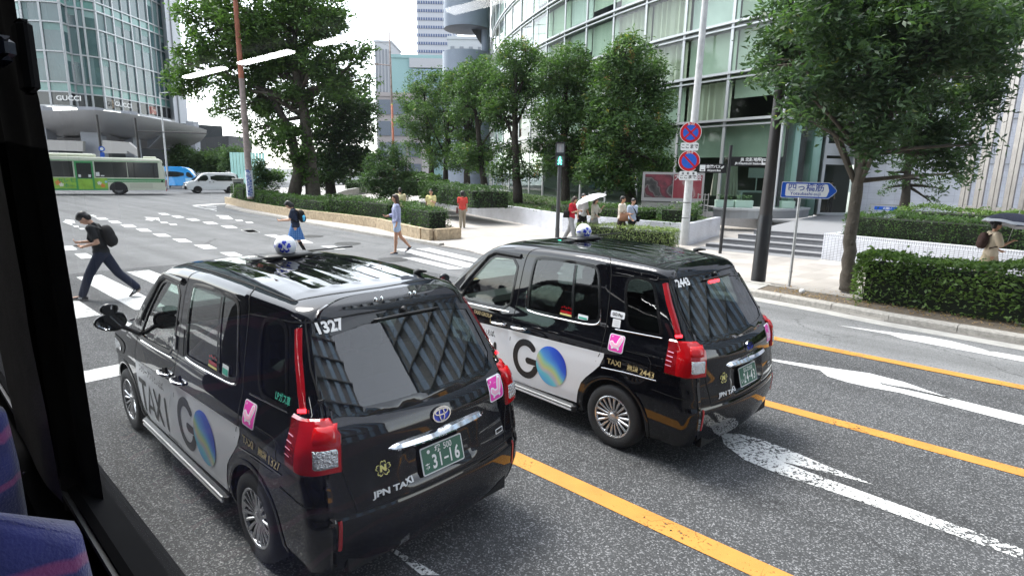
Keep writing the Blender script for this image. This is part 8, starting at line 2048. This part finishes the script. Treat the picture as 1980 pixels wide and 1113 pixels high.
# 12 woman with the dark parasol on the right
cream = smat('cream_blouse', (.56, .46, .34)); P = G(1917, 545); P = AT(1917, 480, 13.0); P = np.array([P[0], P[1], ZP])
r, MW, J = person(P, yaw_to(.95, -.25), 'woman in a cream blouse walking right under a dark blue parasol behind the near hedge', dict(L=(.22, .10), R=(-.22, .30, .3), aL=(.15, .12, .9, .2), aR=(.35, .10, 1.75, .15), head=(.05, 0)),
 dict(top=('blouse', cream, .80, .012), bottom=('skirt', smat('sand_skirt', (.40, .33, .22)), 1.05), hair='bun', skin='skin2'), 1.60)
backpack(MW, J, smat('dark_brown_nylon', (.045, .022, .018)), 'dark brown rucksack of the woman under the dark blue parasol', (.95, .9, .9)); h = MW @ (J['arm'][1][1])
M['navycloth'] = mat('dark_navy_parasol_cloth', (.022, .026, .055), .7); lace = mat('white_lace_trim', (.45, .46, .50), .8)
umbrella((h.x + .10, h.y + .05, 1.86), Vector((-.20, .0, -1)), .60, h, M['navycloth'], 'dark navy parasol with pale lace edge at the right of the picture', lace, .30)
# 13 figure beyond the glass door
P = np.array([17.1, 31.6, .62]); person(P, yaw_to(-.3, -1), 'figure in a pale blue shirt standing inside the glass entrance door', dict(L=(.05, .05), R=(-.05, .05), aL=(.1, .1, .2, 0), aR=(.1, .1, .2, 0)), dict(top=('shirt', pb, .75), bottom=('trousers', dark, 1.94), hair='short'), 1.70, .014)

# ================================================================== OTHER VEHICLES
M['buswhite'] = mat('cream_bus_paint', (.62, .64, .52), .3, coat=.3); M['busgreen'] = mat('green_bus_stripe', (.05, .30, .10), .35); M['buslime'] = mat('lime_advert', (.28, .50, .06), .4, var=.25, scale=2)
M['vanwhite'] = mat('white_van_paint', (.70, .71, .73), .2, coat=.5); M['vanblue'] = mat('bright_blue_van_paint', (.02, .30, .72), .2, coat=.5)
M['vglass'] = mat('vehicle_window_glass', (.018, .022, .022), .05, spec=1.0); M['busglass'] = mat('bus_window_glass', (.035, .037, .033), .08, spec=1.0)
M['amber'] = mat('amber_lens', (.7, .25, .02), .2); M['wheelgrey'] = mat('wheel_grey', (.25, .25, .26), .4, .5)
def vwheel(parent, x, y, r, w=.2, s=-1):
 e = MB(); e.lathe([(r * .62, -w / 2), (r * .9, -w / 2), (r, -w * .3), (r, w * .3), (r * .9, w / 2), (r * .62, w / 2)], n=28, axis='y'); o = e.build('wheel', M['rubber'], parent, True, 40); o.location = (x, y, r)
 m = MB(); m.lathe([(.001, s * w * .30), (r * .28, s * w * .34), (r * .55, s * w * .22), (r * .64, s * w * .46)], n=28, axis='y')
 if s < 0: pass
 h = m.build('rim', M['wheelgrey'], o, True, 40); return o
# ---- city bus crossing at the far left; local x runs towards its tail, the camera looks at its -y side
bd = np.array([.88, .475]); bd /= np.linalg.norm(bd); B_0 = np.array([-29.2, 48.9]); brz = math.atan2(bd[1], bd[0])
def bx_at(px):
 r = ray(px, 350); r2 = np.array([r[0], r[1]]); A = np.array([[bd[0], -r2[0]], [bd[1], -r2[1]]]); s = np.linalg.solve(A, -B_0); return s[0]
bus = empty('city_bus', (B_0[0], B_0[1], 0), brz, 'cream and green city bus with a lime advert crossing behind the junction', 'bus')
m = MB(); L = 10.6; prof = [(-L, .34), (0.02, .40), (.0, .9), (-.02, 2.0), (-.20, 2.84), (-.45, 2.98), (-L + .15, 2.98), (-L - .02, 2.8), (-L - .05, 1.2)]
n = len(prof); V = []
for y, ins in ((0, 0), (.06, .05), (2.29, .05), (2.35, 0)): V += [(x - (ins if x > -5 else -ins) * 0, y if z < 2.85 else (y + .10 if y < 1 else y - .10), z) for x, z in prof]
F = [tuple(range(n)), tuple(range(4 * n - 1, 3 * n - 1, -1))] + [(k * n + i, (k + 1) * n + i, (k + 1) * n + (i + 1) % n, k * n + (i + 1) % n) for k in range(3) for i in range(n)]
m.add(V, F); m.build('body', M['buswhite'], bus)
def side_rect(mb, x0, x1, z0, z1, off, mi=0, th=.0): mb.add([(x0, -off, z0), (x1, -off, z0), (x1, -off, z1), (x0, -off, z1)], [(0, 1, 2, 3)], mi)
dx0, dx1 = bx_at(147), bx_at(183)
for a, b in ((-L + .2, dx0 - .1), (dx1 + .1, -2.6), (-2.55, -.42)):
 m = MB(); side_rect(m, a, b, 1.40, 2.62, .012); m.build('side_window', M['busglass'], bus)
m = MB()
for x in np.arange(dx1 + 1.4, -.6, 1.35): m.box((x, -.015, 2.0), (.05, .012, 1.22))
m.build('window_posts', M['black'], bus)
m = MB(); side_rect(m, -L, -.02, 1.16, 1.30, .010); side_rect(m, dx1, -.02, 1.03, 1.10, .010); side_rect(m, -L, -.3, 2.66, 2.70, .010); m.build('green_stripe', M['busgreen'], bus)
m = MB(); side_rect(m, -L, bx_at(208), .42, 1.34, .014, 0); side_rect(m, -L, bx_at(208), .38, .50, .016, 1);
m.build('advert', [M['buslime'], M['busgreen']], bus)
m = MB(); wtext(m, 'セレモニー', .36, (bx_at(139), -.02, 1.12), (1, 0, 0), (0, 0, 1), (0, -1, 0), .004, 0, .008, 1.0); wtext(m, 'ホール', .36, (bx_at(139), -.02, .72), (1, 0, 0), (0, 0, 1), (0, -1, 0), .004, 0, .008, 1.0); m.build('advert_lettering', M['busgreen'], bus)
m = MB()
for px, zc, r_, mi in ((112, .95, .22, 0), (118, .80, .16, 1), (192, .95, .16, 1), (198, .75, .18, 0), (205, 1.05, .10, 2)):
 x = bx_at(px); m.add([(x + a, -.020 - .001 * mi, zc + b) for a, b in blossom(0, 0, r_)], [tuple(range(45))], mi)
m.build('advert_flowers', [mat('orange_petals', (.7, .25, .05), .5), mat('pale_petals', (.75, .75, .65), .5), mat('sky_petals', (.3, .6, .8), .5)], bus)
m = MB(); side_rect(m, dx0, dx1, .40, 2.62, .020, 0); side_rect(m, dx0 + .12, dx1 - .12, 1.32, 2.50, .026, 1); side_rect(m, dx0 + .12, dx1 - .12, .46, 1.26, .026, 2); side_rect(m, dx0 + .2, dx0 + .36, 1.4, 1.6, .030, 3); side_rect(m, dx1 - .36, dx1 - .2, 1.4, 1.6, .030, 3)
m.build('door', [M['busgreen'], M['busglass'], M['buslime'], M['silver']], bus)
m = MB(); side_rect(m, bx_at(187), bx_at(194), 1.48, 1.80, .018, 0); side_rect(m, bx_at(196), bx_at(203), 1.48, 1.56, .018, 0); m.build('notice', M['silver'], bus)
m = MB(); side_rect(m, -2.5, -.9, .55, .95, .008, 0); m.add([], []); m.build('engine_hatch', mat('cream_hatch', (.52, .53, .43), .4), bus)
m = MB(); side_rect(m, -.28, -.14, 1.05, 1.2, .012); m.build('vent_grille', M['black'], bus)
m = MB(); m.box((-7.0, 1.17, 3.10), (4.4, 1.7, .26), bev=.08); m.box((-1.0, 1.17, 3.04), (.9, .9, .16), bev=.05); m.build('roof_unit', M['buswhite'], bus)
wx = bx_at(228); m = MB(); m.add([(wx + .62 * cos(a), -.014, .48 + .60 * sin(a)) for a in np.linspace(-.15, pi + .15, 24)], [tuple(range(24))]); m.build('wheel_arch', M['black'], bus)
vwheel(bus, wx, .12, .50, .3); vwheel(bus, wx, 2.2, .50, .3, 1); vwheel(bus, wx - 5.0, .12, .50, .3); vwheel(bus, wx - 5.0, 2.2, .50, .3, 1)
m = MB(); m.box((.02, .12, .95), (.05, .12, .5)); m.box((.02, 2.23, .95), (.05, .12, .5)); m.box((.03, 1.17, .42), (.08, 2.3, .18)); m.build('tail_lamp', M['red_lens'], bus)
m = MB(); m.add([(-.02, .25, 1.5), (-.02, 2.1, 1.5), (-.12, 2.05, 2.6), (-.12, .30, 2.6)], [(0, 1, 2, 3)]); m.build('rear_window', M['busglass'], bus)

# ---- vans: side profile (x forward) swept across the width with leaning sides
def van(name, pos, rz, label, prof, W, paint, wins, bands, wheels, r_, lamps, belt=1.0, lean=.14, plate_=False, grille=True):
 e = empty(name, (pos[0], pos[1], 0), rz, label, 'van'); top = max(z for _, z in prof); n = len(prof); V = []
 hw = lambda z: W / 2 - lean * max(0, (z - belt) / (top - belt)) ** 1.3
 cols_ = [(-1, 1.0), (-1, .94), (-.5, 0), (0, 0), (.5, 0), (1, .94), (1, 1.0)]
 fr = [-1, -.93, -.6, 0, .6, .93, 1]
 cx_ = np.mean([p[0] for p in prof]); cz_ = np.mean([p[1] for p in prof])
 for f in fr:
  s = 1 - .035 * (abs(f) > .95) - .0 ; bulge = 1.0
  for x, z in prof:
   xx = cx_ + (x - cx_) * (s if abs(f) > .95 else 1) + (-.10 * abs(f) ** 2 if x > cx_ + 1.2 else .04 * abs(f) ** 2 if x < cx_ - 1.6 else 0); zz = cz_ + (z - cz_) * (s if abs(f) > .95 else 1); V.append((xx, f * hw(z), zz))
 F = []
 for k in range(len(fr) - 1):
  for i in range(n): F.append((k * n + i, k * n + (i + 1) % n, (k + 1) * n + (i + 1) % n, (k + 1) * n + i))
 F += [tuple(range(n - 1, -1, -1)), tuple((len(fr) - 1) * n + i for i in range(n))]
 m = MB(); m.add(V, F); o = m.build('body', paint, e, True, 35)
 for k, w_ in enumerate(wins):
  for s in (1, -1):
   w2 = smooth_poly(w_, 1); P3 = [(x, s * (hw(z) + .004), z) for x, z in w2]; m = MB(); m.add(P3, [tuple(range(len(w2))) if s < 0 else tuple(range(len(w2) - 1, -1, -1))]); m.build('side_window', M['vglass'], e)
 for (x0, z0, x1, z1, nm, mt) in bands:   # windscreen, rear screen: straight lines of the profile
  h0, h1 = hw(z0) * .86, hw(z1) * .84; d = np.array([x1 - x0, z1 - z0]); nn = np.array([d[1], -d[0]]) / np.linalg.norm(d) * .012; nn = nn if nn[0] * (1 if x0 > cx_ else -1) > 0 else -nn
  q = [(x0 + nn[0] - .07, -h0, z0 + nn[1]), (x0 + nn[0], -h0 * .5, z0 + nn[1]), (x0 + nn[0], h0 * .5, z0 + nn[1]), (x0 + nn[0] - .07, h0, z0 + nn[1]), (x1 + nn[0] - .06, h1, z1 + nn[1]), (x1 + nn[0], 0, z1 + nn[1]), (x1 + nn[0] - .06, -h1, z1 + nn[1])]
  m = MB(); m.add(q, [tuple(range(7))]); m.build(nm, mt, e)
 for x in wheels:
  for s in (1, -1):
   m = MB(); a_ = [(x + (r_ + .055) * cos(t), s * (W / 2 + .003), r_ + (r_ + .055) * sin(t)) for t in np.linspace(-.25, pi + .25, 20)]; m.add(a_, [tuple(range(20)) if s < 0 else tuple(range(19, -1, -1))]); m.build('wheel_arch', M['black'], e); vwheel(e, x, s * (W / 2 - .08), r_, .2, s)
 for l in lamps:
  for s in (1, -1): m = MB(); m.box((l[0], s * l[1], l[2]), l[3], bev=.02); m.build(l[4], l[5], e)
 for s in (1, -1): m = MB(); m.box((l[6] if len(l) > 6 else 1.6, s * (W / 2 + .10), belt + .18), (.10, .16, .22), bev=.03); m.build('wing_mirror', M['black'], e)
 return e
fw_ = np.array([-.80, -.60]); pw_ = G(380, 373)[:2]; c0 = np.array([-27.9, 54.2])
vp = [(-1.95, .32), (2.30, .30), (2.42, .55), (2.40, .80), (2.22, 1.02), (1.75, 1.14), (1.02, 1.74), (.6, 1.85), (-1.6, 1.87), (-1.88, 1.75), (-2.02, 1.0), (-2.0, .5)]
v = van('white_van', c0, math.atan2(fw_[1], fw_[0]), 'white compact delivery van with black bumper waiting at the junction', vp, 1.70, M['vanwhite'], [[(1.50, 1.12), (1.02, 1.60), (.55, 1.64), (.52, 1.10)], [(.34, 1.12), (.34, 1.64), (-1.65, 1.66), (-1.85, 1.22), (-1.8, 1.14)]],
  [(1.76, 1.15, 1.04, 1.72, 'windscreen', M['vglass']), (-2.03, 1.15, -1.90, 1.7, 'rear_window', M['vglass'])], (1.45, -1.28), .31, [(2.22, .62, .86, (.22, .34, .16), 'headlight', M['clear']), (-1.99, .74, .95, (.06, .14, .3), 'tail_lamp', M['red_lens'], 1.35)])
m = MB(); m.box((2.40, 0, .52), (.16, 1.60, .34), bev=.05); m.build('front_bumper', M['black'], v); m = MB(); m.box((2.36, 0, .82), (.12, .62, .10), bev=.02); m.build('grille', M['black'], v); m = MB(); m.box((2.492, 0, .55), (.02, .34, .16)); m.build('number_plate', M['signwhite'], v)
for s in (1, -1):
 for x in (.42, .12): m = MB(); m.box((x, s * .862, 1.02), (.12, .03, .06), bev=.01); m.build('door_handle', M['black'], v)
fb = np.array([.96, .28]); cb = AT(346, 350, 63)[:2]
vp = [(-2.4, .30), (2.1, .30), (2.35, .5), (2.38, .85), (2.22, 1.08), (1.95, 1.18), (1.30, 1.95), (.9, 2.24), (.4, 2.30), (-2.1, 2.30), (-2.38, 2.15), (-2.45, 1.2)]
v = van('blue_van', cb, math.atan2(fb[1], fb[0]), 'bright blue high-roof van between the green bus and the white van', vp, 1.75, M['vanblue'], [[(1.70, 1.22), (1.28, 1.72), (.95, 1.78), (.92, 1.22)], [(.72, 1.25), (.72, 1.80), (-2.0, 1.80), (-2.0, 1.25)]],
  [(1.97, 1.2, 1.32, 1.92, 'windscreen', M['vglass']), (-2.44, 1.3, -2.40, 2.0, 'rear_window', M['vglass'])], (1.45, -1.3), .33, [(2.25, .62, .90, (.16, .32, .2), 'headlight', M['clear']), (-2.42, .78, 1.0, (.06, .12, .4), 'tail_lamp', M['red_lens'], 1.5)], belt=1.1)
m = MB(); m.box((1.15, -.885, .85), (.62, .01, .55)); m.build('white_logo', mat('pale_blue_graphic', (.35, .62, .85), .4), v)
# vehicles glimpsed beyond the trees on the cross street
for i, (px, Y, col, lab) in enumerate(((700, 95, 'vanwhite', 'distant white van left of the round garden tree'), (648, 92, 'vanwhite', 'distant pale van between the dark tree trunks'), (525, 96, 'vanwhite', 'distant white van just right of the rusty pole'))):
 c = AT(px, 340, Y)[:2]; van('parked_van', c, .1, lab, vp, 1.75, M[col], [[(1.70, 1.22), (1.28, 1.72), (.95, 1.78), (.92, 1.22)], [(.72, 1.25), (.72, 1.80), (-2.0, 1.80), (-2.0, 1.25)]], [], (1.45, -1.3), .33, [(2.25, .62, .90, (.16, .32, .2), 'headlight', M['clear'])], belt=1.1)

# ================================================================== THE BUS WE LOOK OUT OF
TH = R(138); UB = np.array([cos(TH), sin(TH), 0]); NBv = np.array([sin(TH), -cos(TH), 0]); DW = .22; KS = DW / .5
def LB(u, n, z): q = UB * u + NBv * n; return (q[0], q[1], z)
zk = lambda z: 2.518 + (z - 2.518) * KS
def pw(px, py, d): r_ = ray(px, py); s = d / (r_ @ NBv); q = r_ * s; return float(q @ UB), CAMZ + q[2]
tour = empty('tour_bus', (0, 0, 0), 0, 'dark window frame and sill of the coach along the left and bottom left edge', 'bus')
M['busdark'] = mat('dark_coach_trim', (.009, .009, .010), .9, var=.2, scale=8, spec=.12); M['buscurt'] = mat('black_brown_curtain', (.022, .020, .019), .9, var=.3, scale=30); M['buscurt2'] = mat('grey_curtain_strap', (.14, .135, .125), .85, var=.15, scale=25, bump=.2, bscale=200)
M['buswall'] = mat('coach_lining', (.02, .02, .021), .95, spec=0); M['busext'] = mat('dark_coach_paint', (.016, .016, .018), .5, spec=.2)
M['pane'] = glass_mat('coach_window_pane', (.93, .95, .94), ior=1.27)
nt = M['pane'].node_tree; o_ = next(n for n in nt.nodes if n.type == 'OUTPUT_MATERIAL'); src = o_.inputs[0].links[0].from_socket; mx = nt.nodes.new('ShaderNodeMixShader'); tr = nt.nodes.new('ShaderNodeBsdfTranslucent'); tr.inputs[0].default_value = (.8, .8, .85, 1)
tc = nt.nodes.new('ShaderNodeTexCoord'); nz = nt.nodes.new('ShaderNodeTexNoise'); nz.inputs['Scale'].default_value = 7; nz.inputs['Detail'].default_value = 6; lk(nt, tc.outputs['Object'], nz.inputs[0]); mr = nt.nodes.new('ShaderNodeMapRange'); mr.inputs[1].default_value = .3; mr.inputs[2].default_value = .75; mr.inputs[3].default_value = .002; mr.inputs[4].default_value = .012; lk(nt, nz.outputs['Fac'], mr.inputs[0])
lk(nt, mr.outputs[0], mx.inputs[0]); lk(nt, src, mx.inputs[1]); lk(nt, tr.outputs[0], mx.inputs[2]); lk(nt, mx.outputs[0], o_.inputs[0])   # thin film of dust on the pane
def slab(name, u0, u1, n0, n1, z0, z1, mt, par=None, bev=0.0):
 m = MB(); c = LB((u0 + u1) / 2, (n0 + n1) / 2, (z0 + z1) / 2); m.box(c, (abs(u1 - u0), abs(n1 - n0), z1 - z0), TH, bev=bev); return m.build(name, mt, par if par is not None else tour)
ZS = zk(1.20); ZT = 3.16
m = MB(); m.quad(LB(-4.5, DW, ZS - .02), LB(1.30, DW, ZS - .02), LB(1.42, DW, ZT), LB(-4.5, DW, ZT)); m.build('window_pane', M['pane'], tour)
slab('roof', -5, 6.8, -2.1, DW + .05, 3.42, 3.55, M['busext']); slab('ceiling', -4.9, 6.7, -2.0, DW - .02, 3.38, 3.41, M['buswall']); slab('floor', -5, 6.8, -2.1, DW + .04, 1.05, 1.15, M['buswall'])
slab('outer_side_panel', -5, 6.8, DW - .0, DW + .05, .35, ZS - .10, M['busext']); slab('outer_side_panel', -5, 6.8, -2.15, -2.08, .35, 3.1, M['busext']); slab('upper_side_panel', -5, 6.8, DW - .01, DW + .05, ZT - .01, 3.43, M['busext']); slab('upper_side_panel', -5, 6.8, -2.15, -2.08, 3.11, 3.43, M['busext'])  # far side closed without windows to keep sky reflections off the pane
slab('front_panel', 6.75, 6.8, -2.08, DW, .35, 3.42, M['busext']); slab('rear_panel', -5.0, -4.95, -2.08, DW, .35, 3.42, M['busext']); slab('chassis', -4.9, 6.7, -2.05, DW - .02, .40, 1.04, M['busdark'])  # front closed as well, so no bright sky mirrors in the pane
for u in (2.9, 6.65): slab('window_post', u, u + .10, DW, DW + .05, ZS - .1, ZT, M['busdark'])
for u in (4.6, -3.0):
 m = MB(); m.lathe([(.001, .12), (.3, .12), (.3, .14), (.48, .14), (.5, .05), (.5, -.12)], n=28, axis='y'); c = LB(u, DW - .12, .5); o = m.build('wheel', M['rubber'], tour, True, 40); o.location = c; o.rotation_euler = (0, 0, TH + pi)
# sill with its lighter rubber strip
slab('window_sill', -4.5, 2.9, DW - .045, DW + .02, ZS - .075, ZS - .004, M['busdark'], bev=.01); slab('sill_rubber_strip', -4.5, 2.9, DW - .052, DW - .044, ZS - .032, ZS - .020, mat('worn_grey_rubber', (.10, .10, .10), .6))
slab('inner_side_panel', -4.9, 4.9, DW - .09, DW - .046, 1.15, ZS - .06, M['busdark'])
# bundled curtain forming the dark upright
e = empty('curtain', (0, 0, 0), 0, 'dark gathered curtain beside the coach window at the left edge', 'curtain')
def upright(name, right, left, n0, depth, mt, nf, amp, z0=None):
 """gathered cloth: right/left edges are (u, z) pairs"""
 right = [(a, b) for a, b in right]; zs = np.linspace(right[0][1], right[-1][1], 24); m = MB(); V = []; K = 36
 for z in zs:
  ur = np.interp(-z, [-q[1] for q in right], [q[0] for q in right]); ul = np.interp(-z, [-q[1] for q in left], [q[0] for q in left])
  for k in range(K + 1):
   t = k / K; V.append(LB(ur + (ul - ur) * t, n0 - depth * (sin(pi * min(1, t * 4) / 2)) + amp * sin(t * nf * 2 * pi + z * 1.3) * min(1, t * 6), z))
 m.add(V, [(i * (K + 1) + k, i * (K + 1) + k + 1, (i + 1) * (K + 1) + k + 1, (i + 1) * (K + 1) + k) for i in range(23) for k in range(K)]); return m.build(name, mt, e, True)
edge = [pw(x, y, DW - .012) for x, y in ((22, -40), (35, 45), (72, 173), (97, 311), (138, 560), (148, 620), (168, 760), (200, 960))]; edge = [(a, b) for a, b in edge]; edge.append((edge[-1][0] - .02, 1.3))
far_ = [(q[0] + .55, q[1]) for q in edge]
upright('dark_curtain', edge, far_, DW - .012, .03, M['buscurt'], 6, .010)
# grey strap hanging in front of it, ends above the seat
r1 = [pw(x, y, DW - .075) for x, y in ((-8, 250), (2, 330), (45, 560), (56, 640), (90, 800), (122, 972))]; l1 = [pw(x, y, DW - .075) for x, y in ((-75, 250), (-60, 330), (-20, 560), (0, 646), (32, 800), (70, 968))]
upright('grey_strap', r1, l1, DW - .075, .006, M['buscurt2'], 1, .002)
# catch box near the top
cu, cz = pw(50, 112, DW - .05); m = MB(); m.box(LB(cu, DW - .05, cz), (.050, .018, .095), TH, bev=.007); o = m.build('curtain_catch', M['busdark'], e, True, 40)
cu, cz = pw(8, 95, DW - .08); m = MB(); m.box(LB(cu + .03, DW - .08, cz), (.10, .02, .03), TH, bev=.008); m.build('catch_arm', mat('dark_blue_plastic', (.012, .016, .03), .35), e, True, 40)
for (x, y) in ((33, 886), (47, 913)): u, z = pw(x, y, DW - .085); MB().sphere(LB(u, DW - .085, z), .0035, 6).build('press_stud', M['chrome'], e, True)
# seats with blue and violet plush
def plush():
 m, nt, b = new_mat('blue_violet_plush'); b.inputs['Roughness'].default_value = .95; b.inputs['Sheen Weight'].default_value = .4; tc = nt.nodes.new('ShaderNodeTexCoord')
 n = nt.nodes.new('ShaderNodeTexNoise'); n.inputs['Scale'].default_value = 6; n.inputs['Detail'].default_value = 3; lk(nt, tc.outputs['Object'], n.inputs[0]); r = nt.nodes.new('ShaderNodeValToRGB'); cr = r.color_ramp; cr.elements[0].position = .35; cr.elements[0].color = (.006, .007, .035, 1); cr.elements[1].position = .66; cr.elements[1].color = (.018, .024, .15, 1); lk(nt, n.outputs['Fac'], r.inputs[0])
 w_ = nt.nodes.new('ShaderNodeTexWave'); w_.wave_type = 'RINGS'; w_.rings_direction = 'SPHERICAL'; w_.inputs['Scale'].default_value = 4; w_.inputs['Distortion'].default_value = 9; w_.inputs['Detail'].default_value = 1.5; lk(nt, tc.outputs['Object'], w_.inputs[0])
 r2 = nt.nodes.new('ShaderNodeMapRange'); r2.inputs[1].default_value = .88; r2.inputs[2].default_value = .97; lk(nt, w_.outputs['Fac'], r2.inputs[0]); mx = nt.nodes.new('ShaderNodeMix'); mx.data_type = 'RGBA'; lk(nt, r2.outputs[0], mx.inputs[0]); lk(nt, r.outputs[0], mx.inputs[6]); mx.inputs[7].default_value = (.15, .03, .12, 1); lk(nt, mx.outputs[2], b.inputs['Base Color'])
 n3 = nt.nodes.new('ShaderNodeTexNoise'); n3.inputs['Scale'].default_value = 260; lk(nt, tc.outputs['Object'], n3.inputs[0]); bp = nt.nodes.new('ShaderNodeBump'); bp.inputs['Strength'].default_value = .5; bp.inputs['Distance'].default_value = .003; lk(nt, n3.outputs['Fac'], bp.inputs['Height']); lk(nt, bp.outputs[0], b.inputs['Normal']); return m
M['plush'] = plush()
def coach_seat(u, n0, n1, top, label, grp='coach seats with blue plush'):
 c = LB(u, (n0 + n1) / 2, 1.15); s = empty('coach_seat', c, TH, label, 'seat', grp); w_ = n1 - n0; h = top - 1.15
 def cush(nm, cx, cz, d, hh, wd, tilt):
  m = MB(); K = 10; V = []
  for i in range(K + 1):
   for j in range(K * 2):
    a = 2 * pi * j / (K * 2); rr_ = (abs(cos(a)) ** 4 + abs(sin(a)) ** 4) ** -.25; t = -1 + 2 * i / K; f = (1 - abs(t) ** 5) ** .2 * .97 + .03; V.append((cx + d / 2 * cos(a) * rr_ * f + tilt * (t * hh / 2), -wd / 2 * sin(a) * rr_ * (.55 + .45 * f), cz + t * hh / 2))
  n_ = K * 2; m.add(V, [(i * n_ + j, i * n_ + (j + 1) % n_, (i + 1) * n_ + (j + 1) % n_, (i + 1) * n_ + j) for i in range(K) for j in range(n_)] + [tuple(range(n_ - 1, -1, -1)), tuple(K * n_ + j for j in range(n_))]); return m.build(nm, M['plush'], s, True)
 cush('seat_back', 0, h * .60, .13, h * .80, w_, -.12); cush('seat_cushion', .28, .42, .50, .16, w_, 0)
 m = MB(); m.box((.25, 0, .17), (.4, w_ * .8, .34)); m.build('seat_base', M['busdark'], s); return s
def top_at(px, py, u):
 r_ = ray(px, py); s = u / (r_ @ UB); q = r_ * s; return float(q @ NBv), CAMZ + q[2]
n1_, t1 = top_at(120, 985, .74); coach_seat(.80, n1_ - .52, min(n1_ + .06, DW - .10), t1 + .045, 'coach seat with blue and violet plush at the bottom left corner, nearest the window')
n2_, t2 = top_at(20, 760, 1.55); coach_seat(1.62, n2_ - .5, min(n2_ + .06, DW - .11), t2 + .08, 'next coach seat ahead, a blue strip at the left edge below the grey strap')
n3_, t3 = top_at(34, 745, 1.16); coach_seat(1.2, n3_ - .45, n3_ - .012, t3 + .05, 'blue coach seat at the left edge of the picture beside the grey strap')
coach_seat(-.75, -.50, -.06, 2.42, 'coach seat behind the camera, blue plush mirrored in the window'); coach_seat(.80, -1.95, -1.40, 2.42, 'coach seat across the aisle, blue plush')
# ceiling lights of the coach, mirrored in the pane
M['striplight'] = mat('lit_ceiling_panel', (.9, .9, .9), .4, emit=((1, 1, 1), 4.2))
for i, (a, b) in enumerate(((5.94, 5.10), (4.78, 3.98), (3.62, 3.12), (2.34, 1.85))):
 m = MB(); c = LB((a + b) / 2, DW - 2.09 + DW + .0, 3.30); m.box(c, (abs(a - b), .075, .02), TH, bev=.006); tag(m.build('ceiling_light', M['striplight']), ['white ceiling light strip at the front of the coach', 'second white ceiling light strip of the coach, over the aisle ahead', 'third white ceiling light strip of the coach, over the aisle', 'ceiling light strip of the coach nearest the camera'][i], 'ceiling light', 'coach ceiling lights')
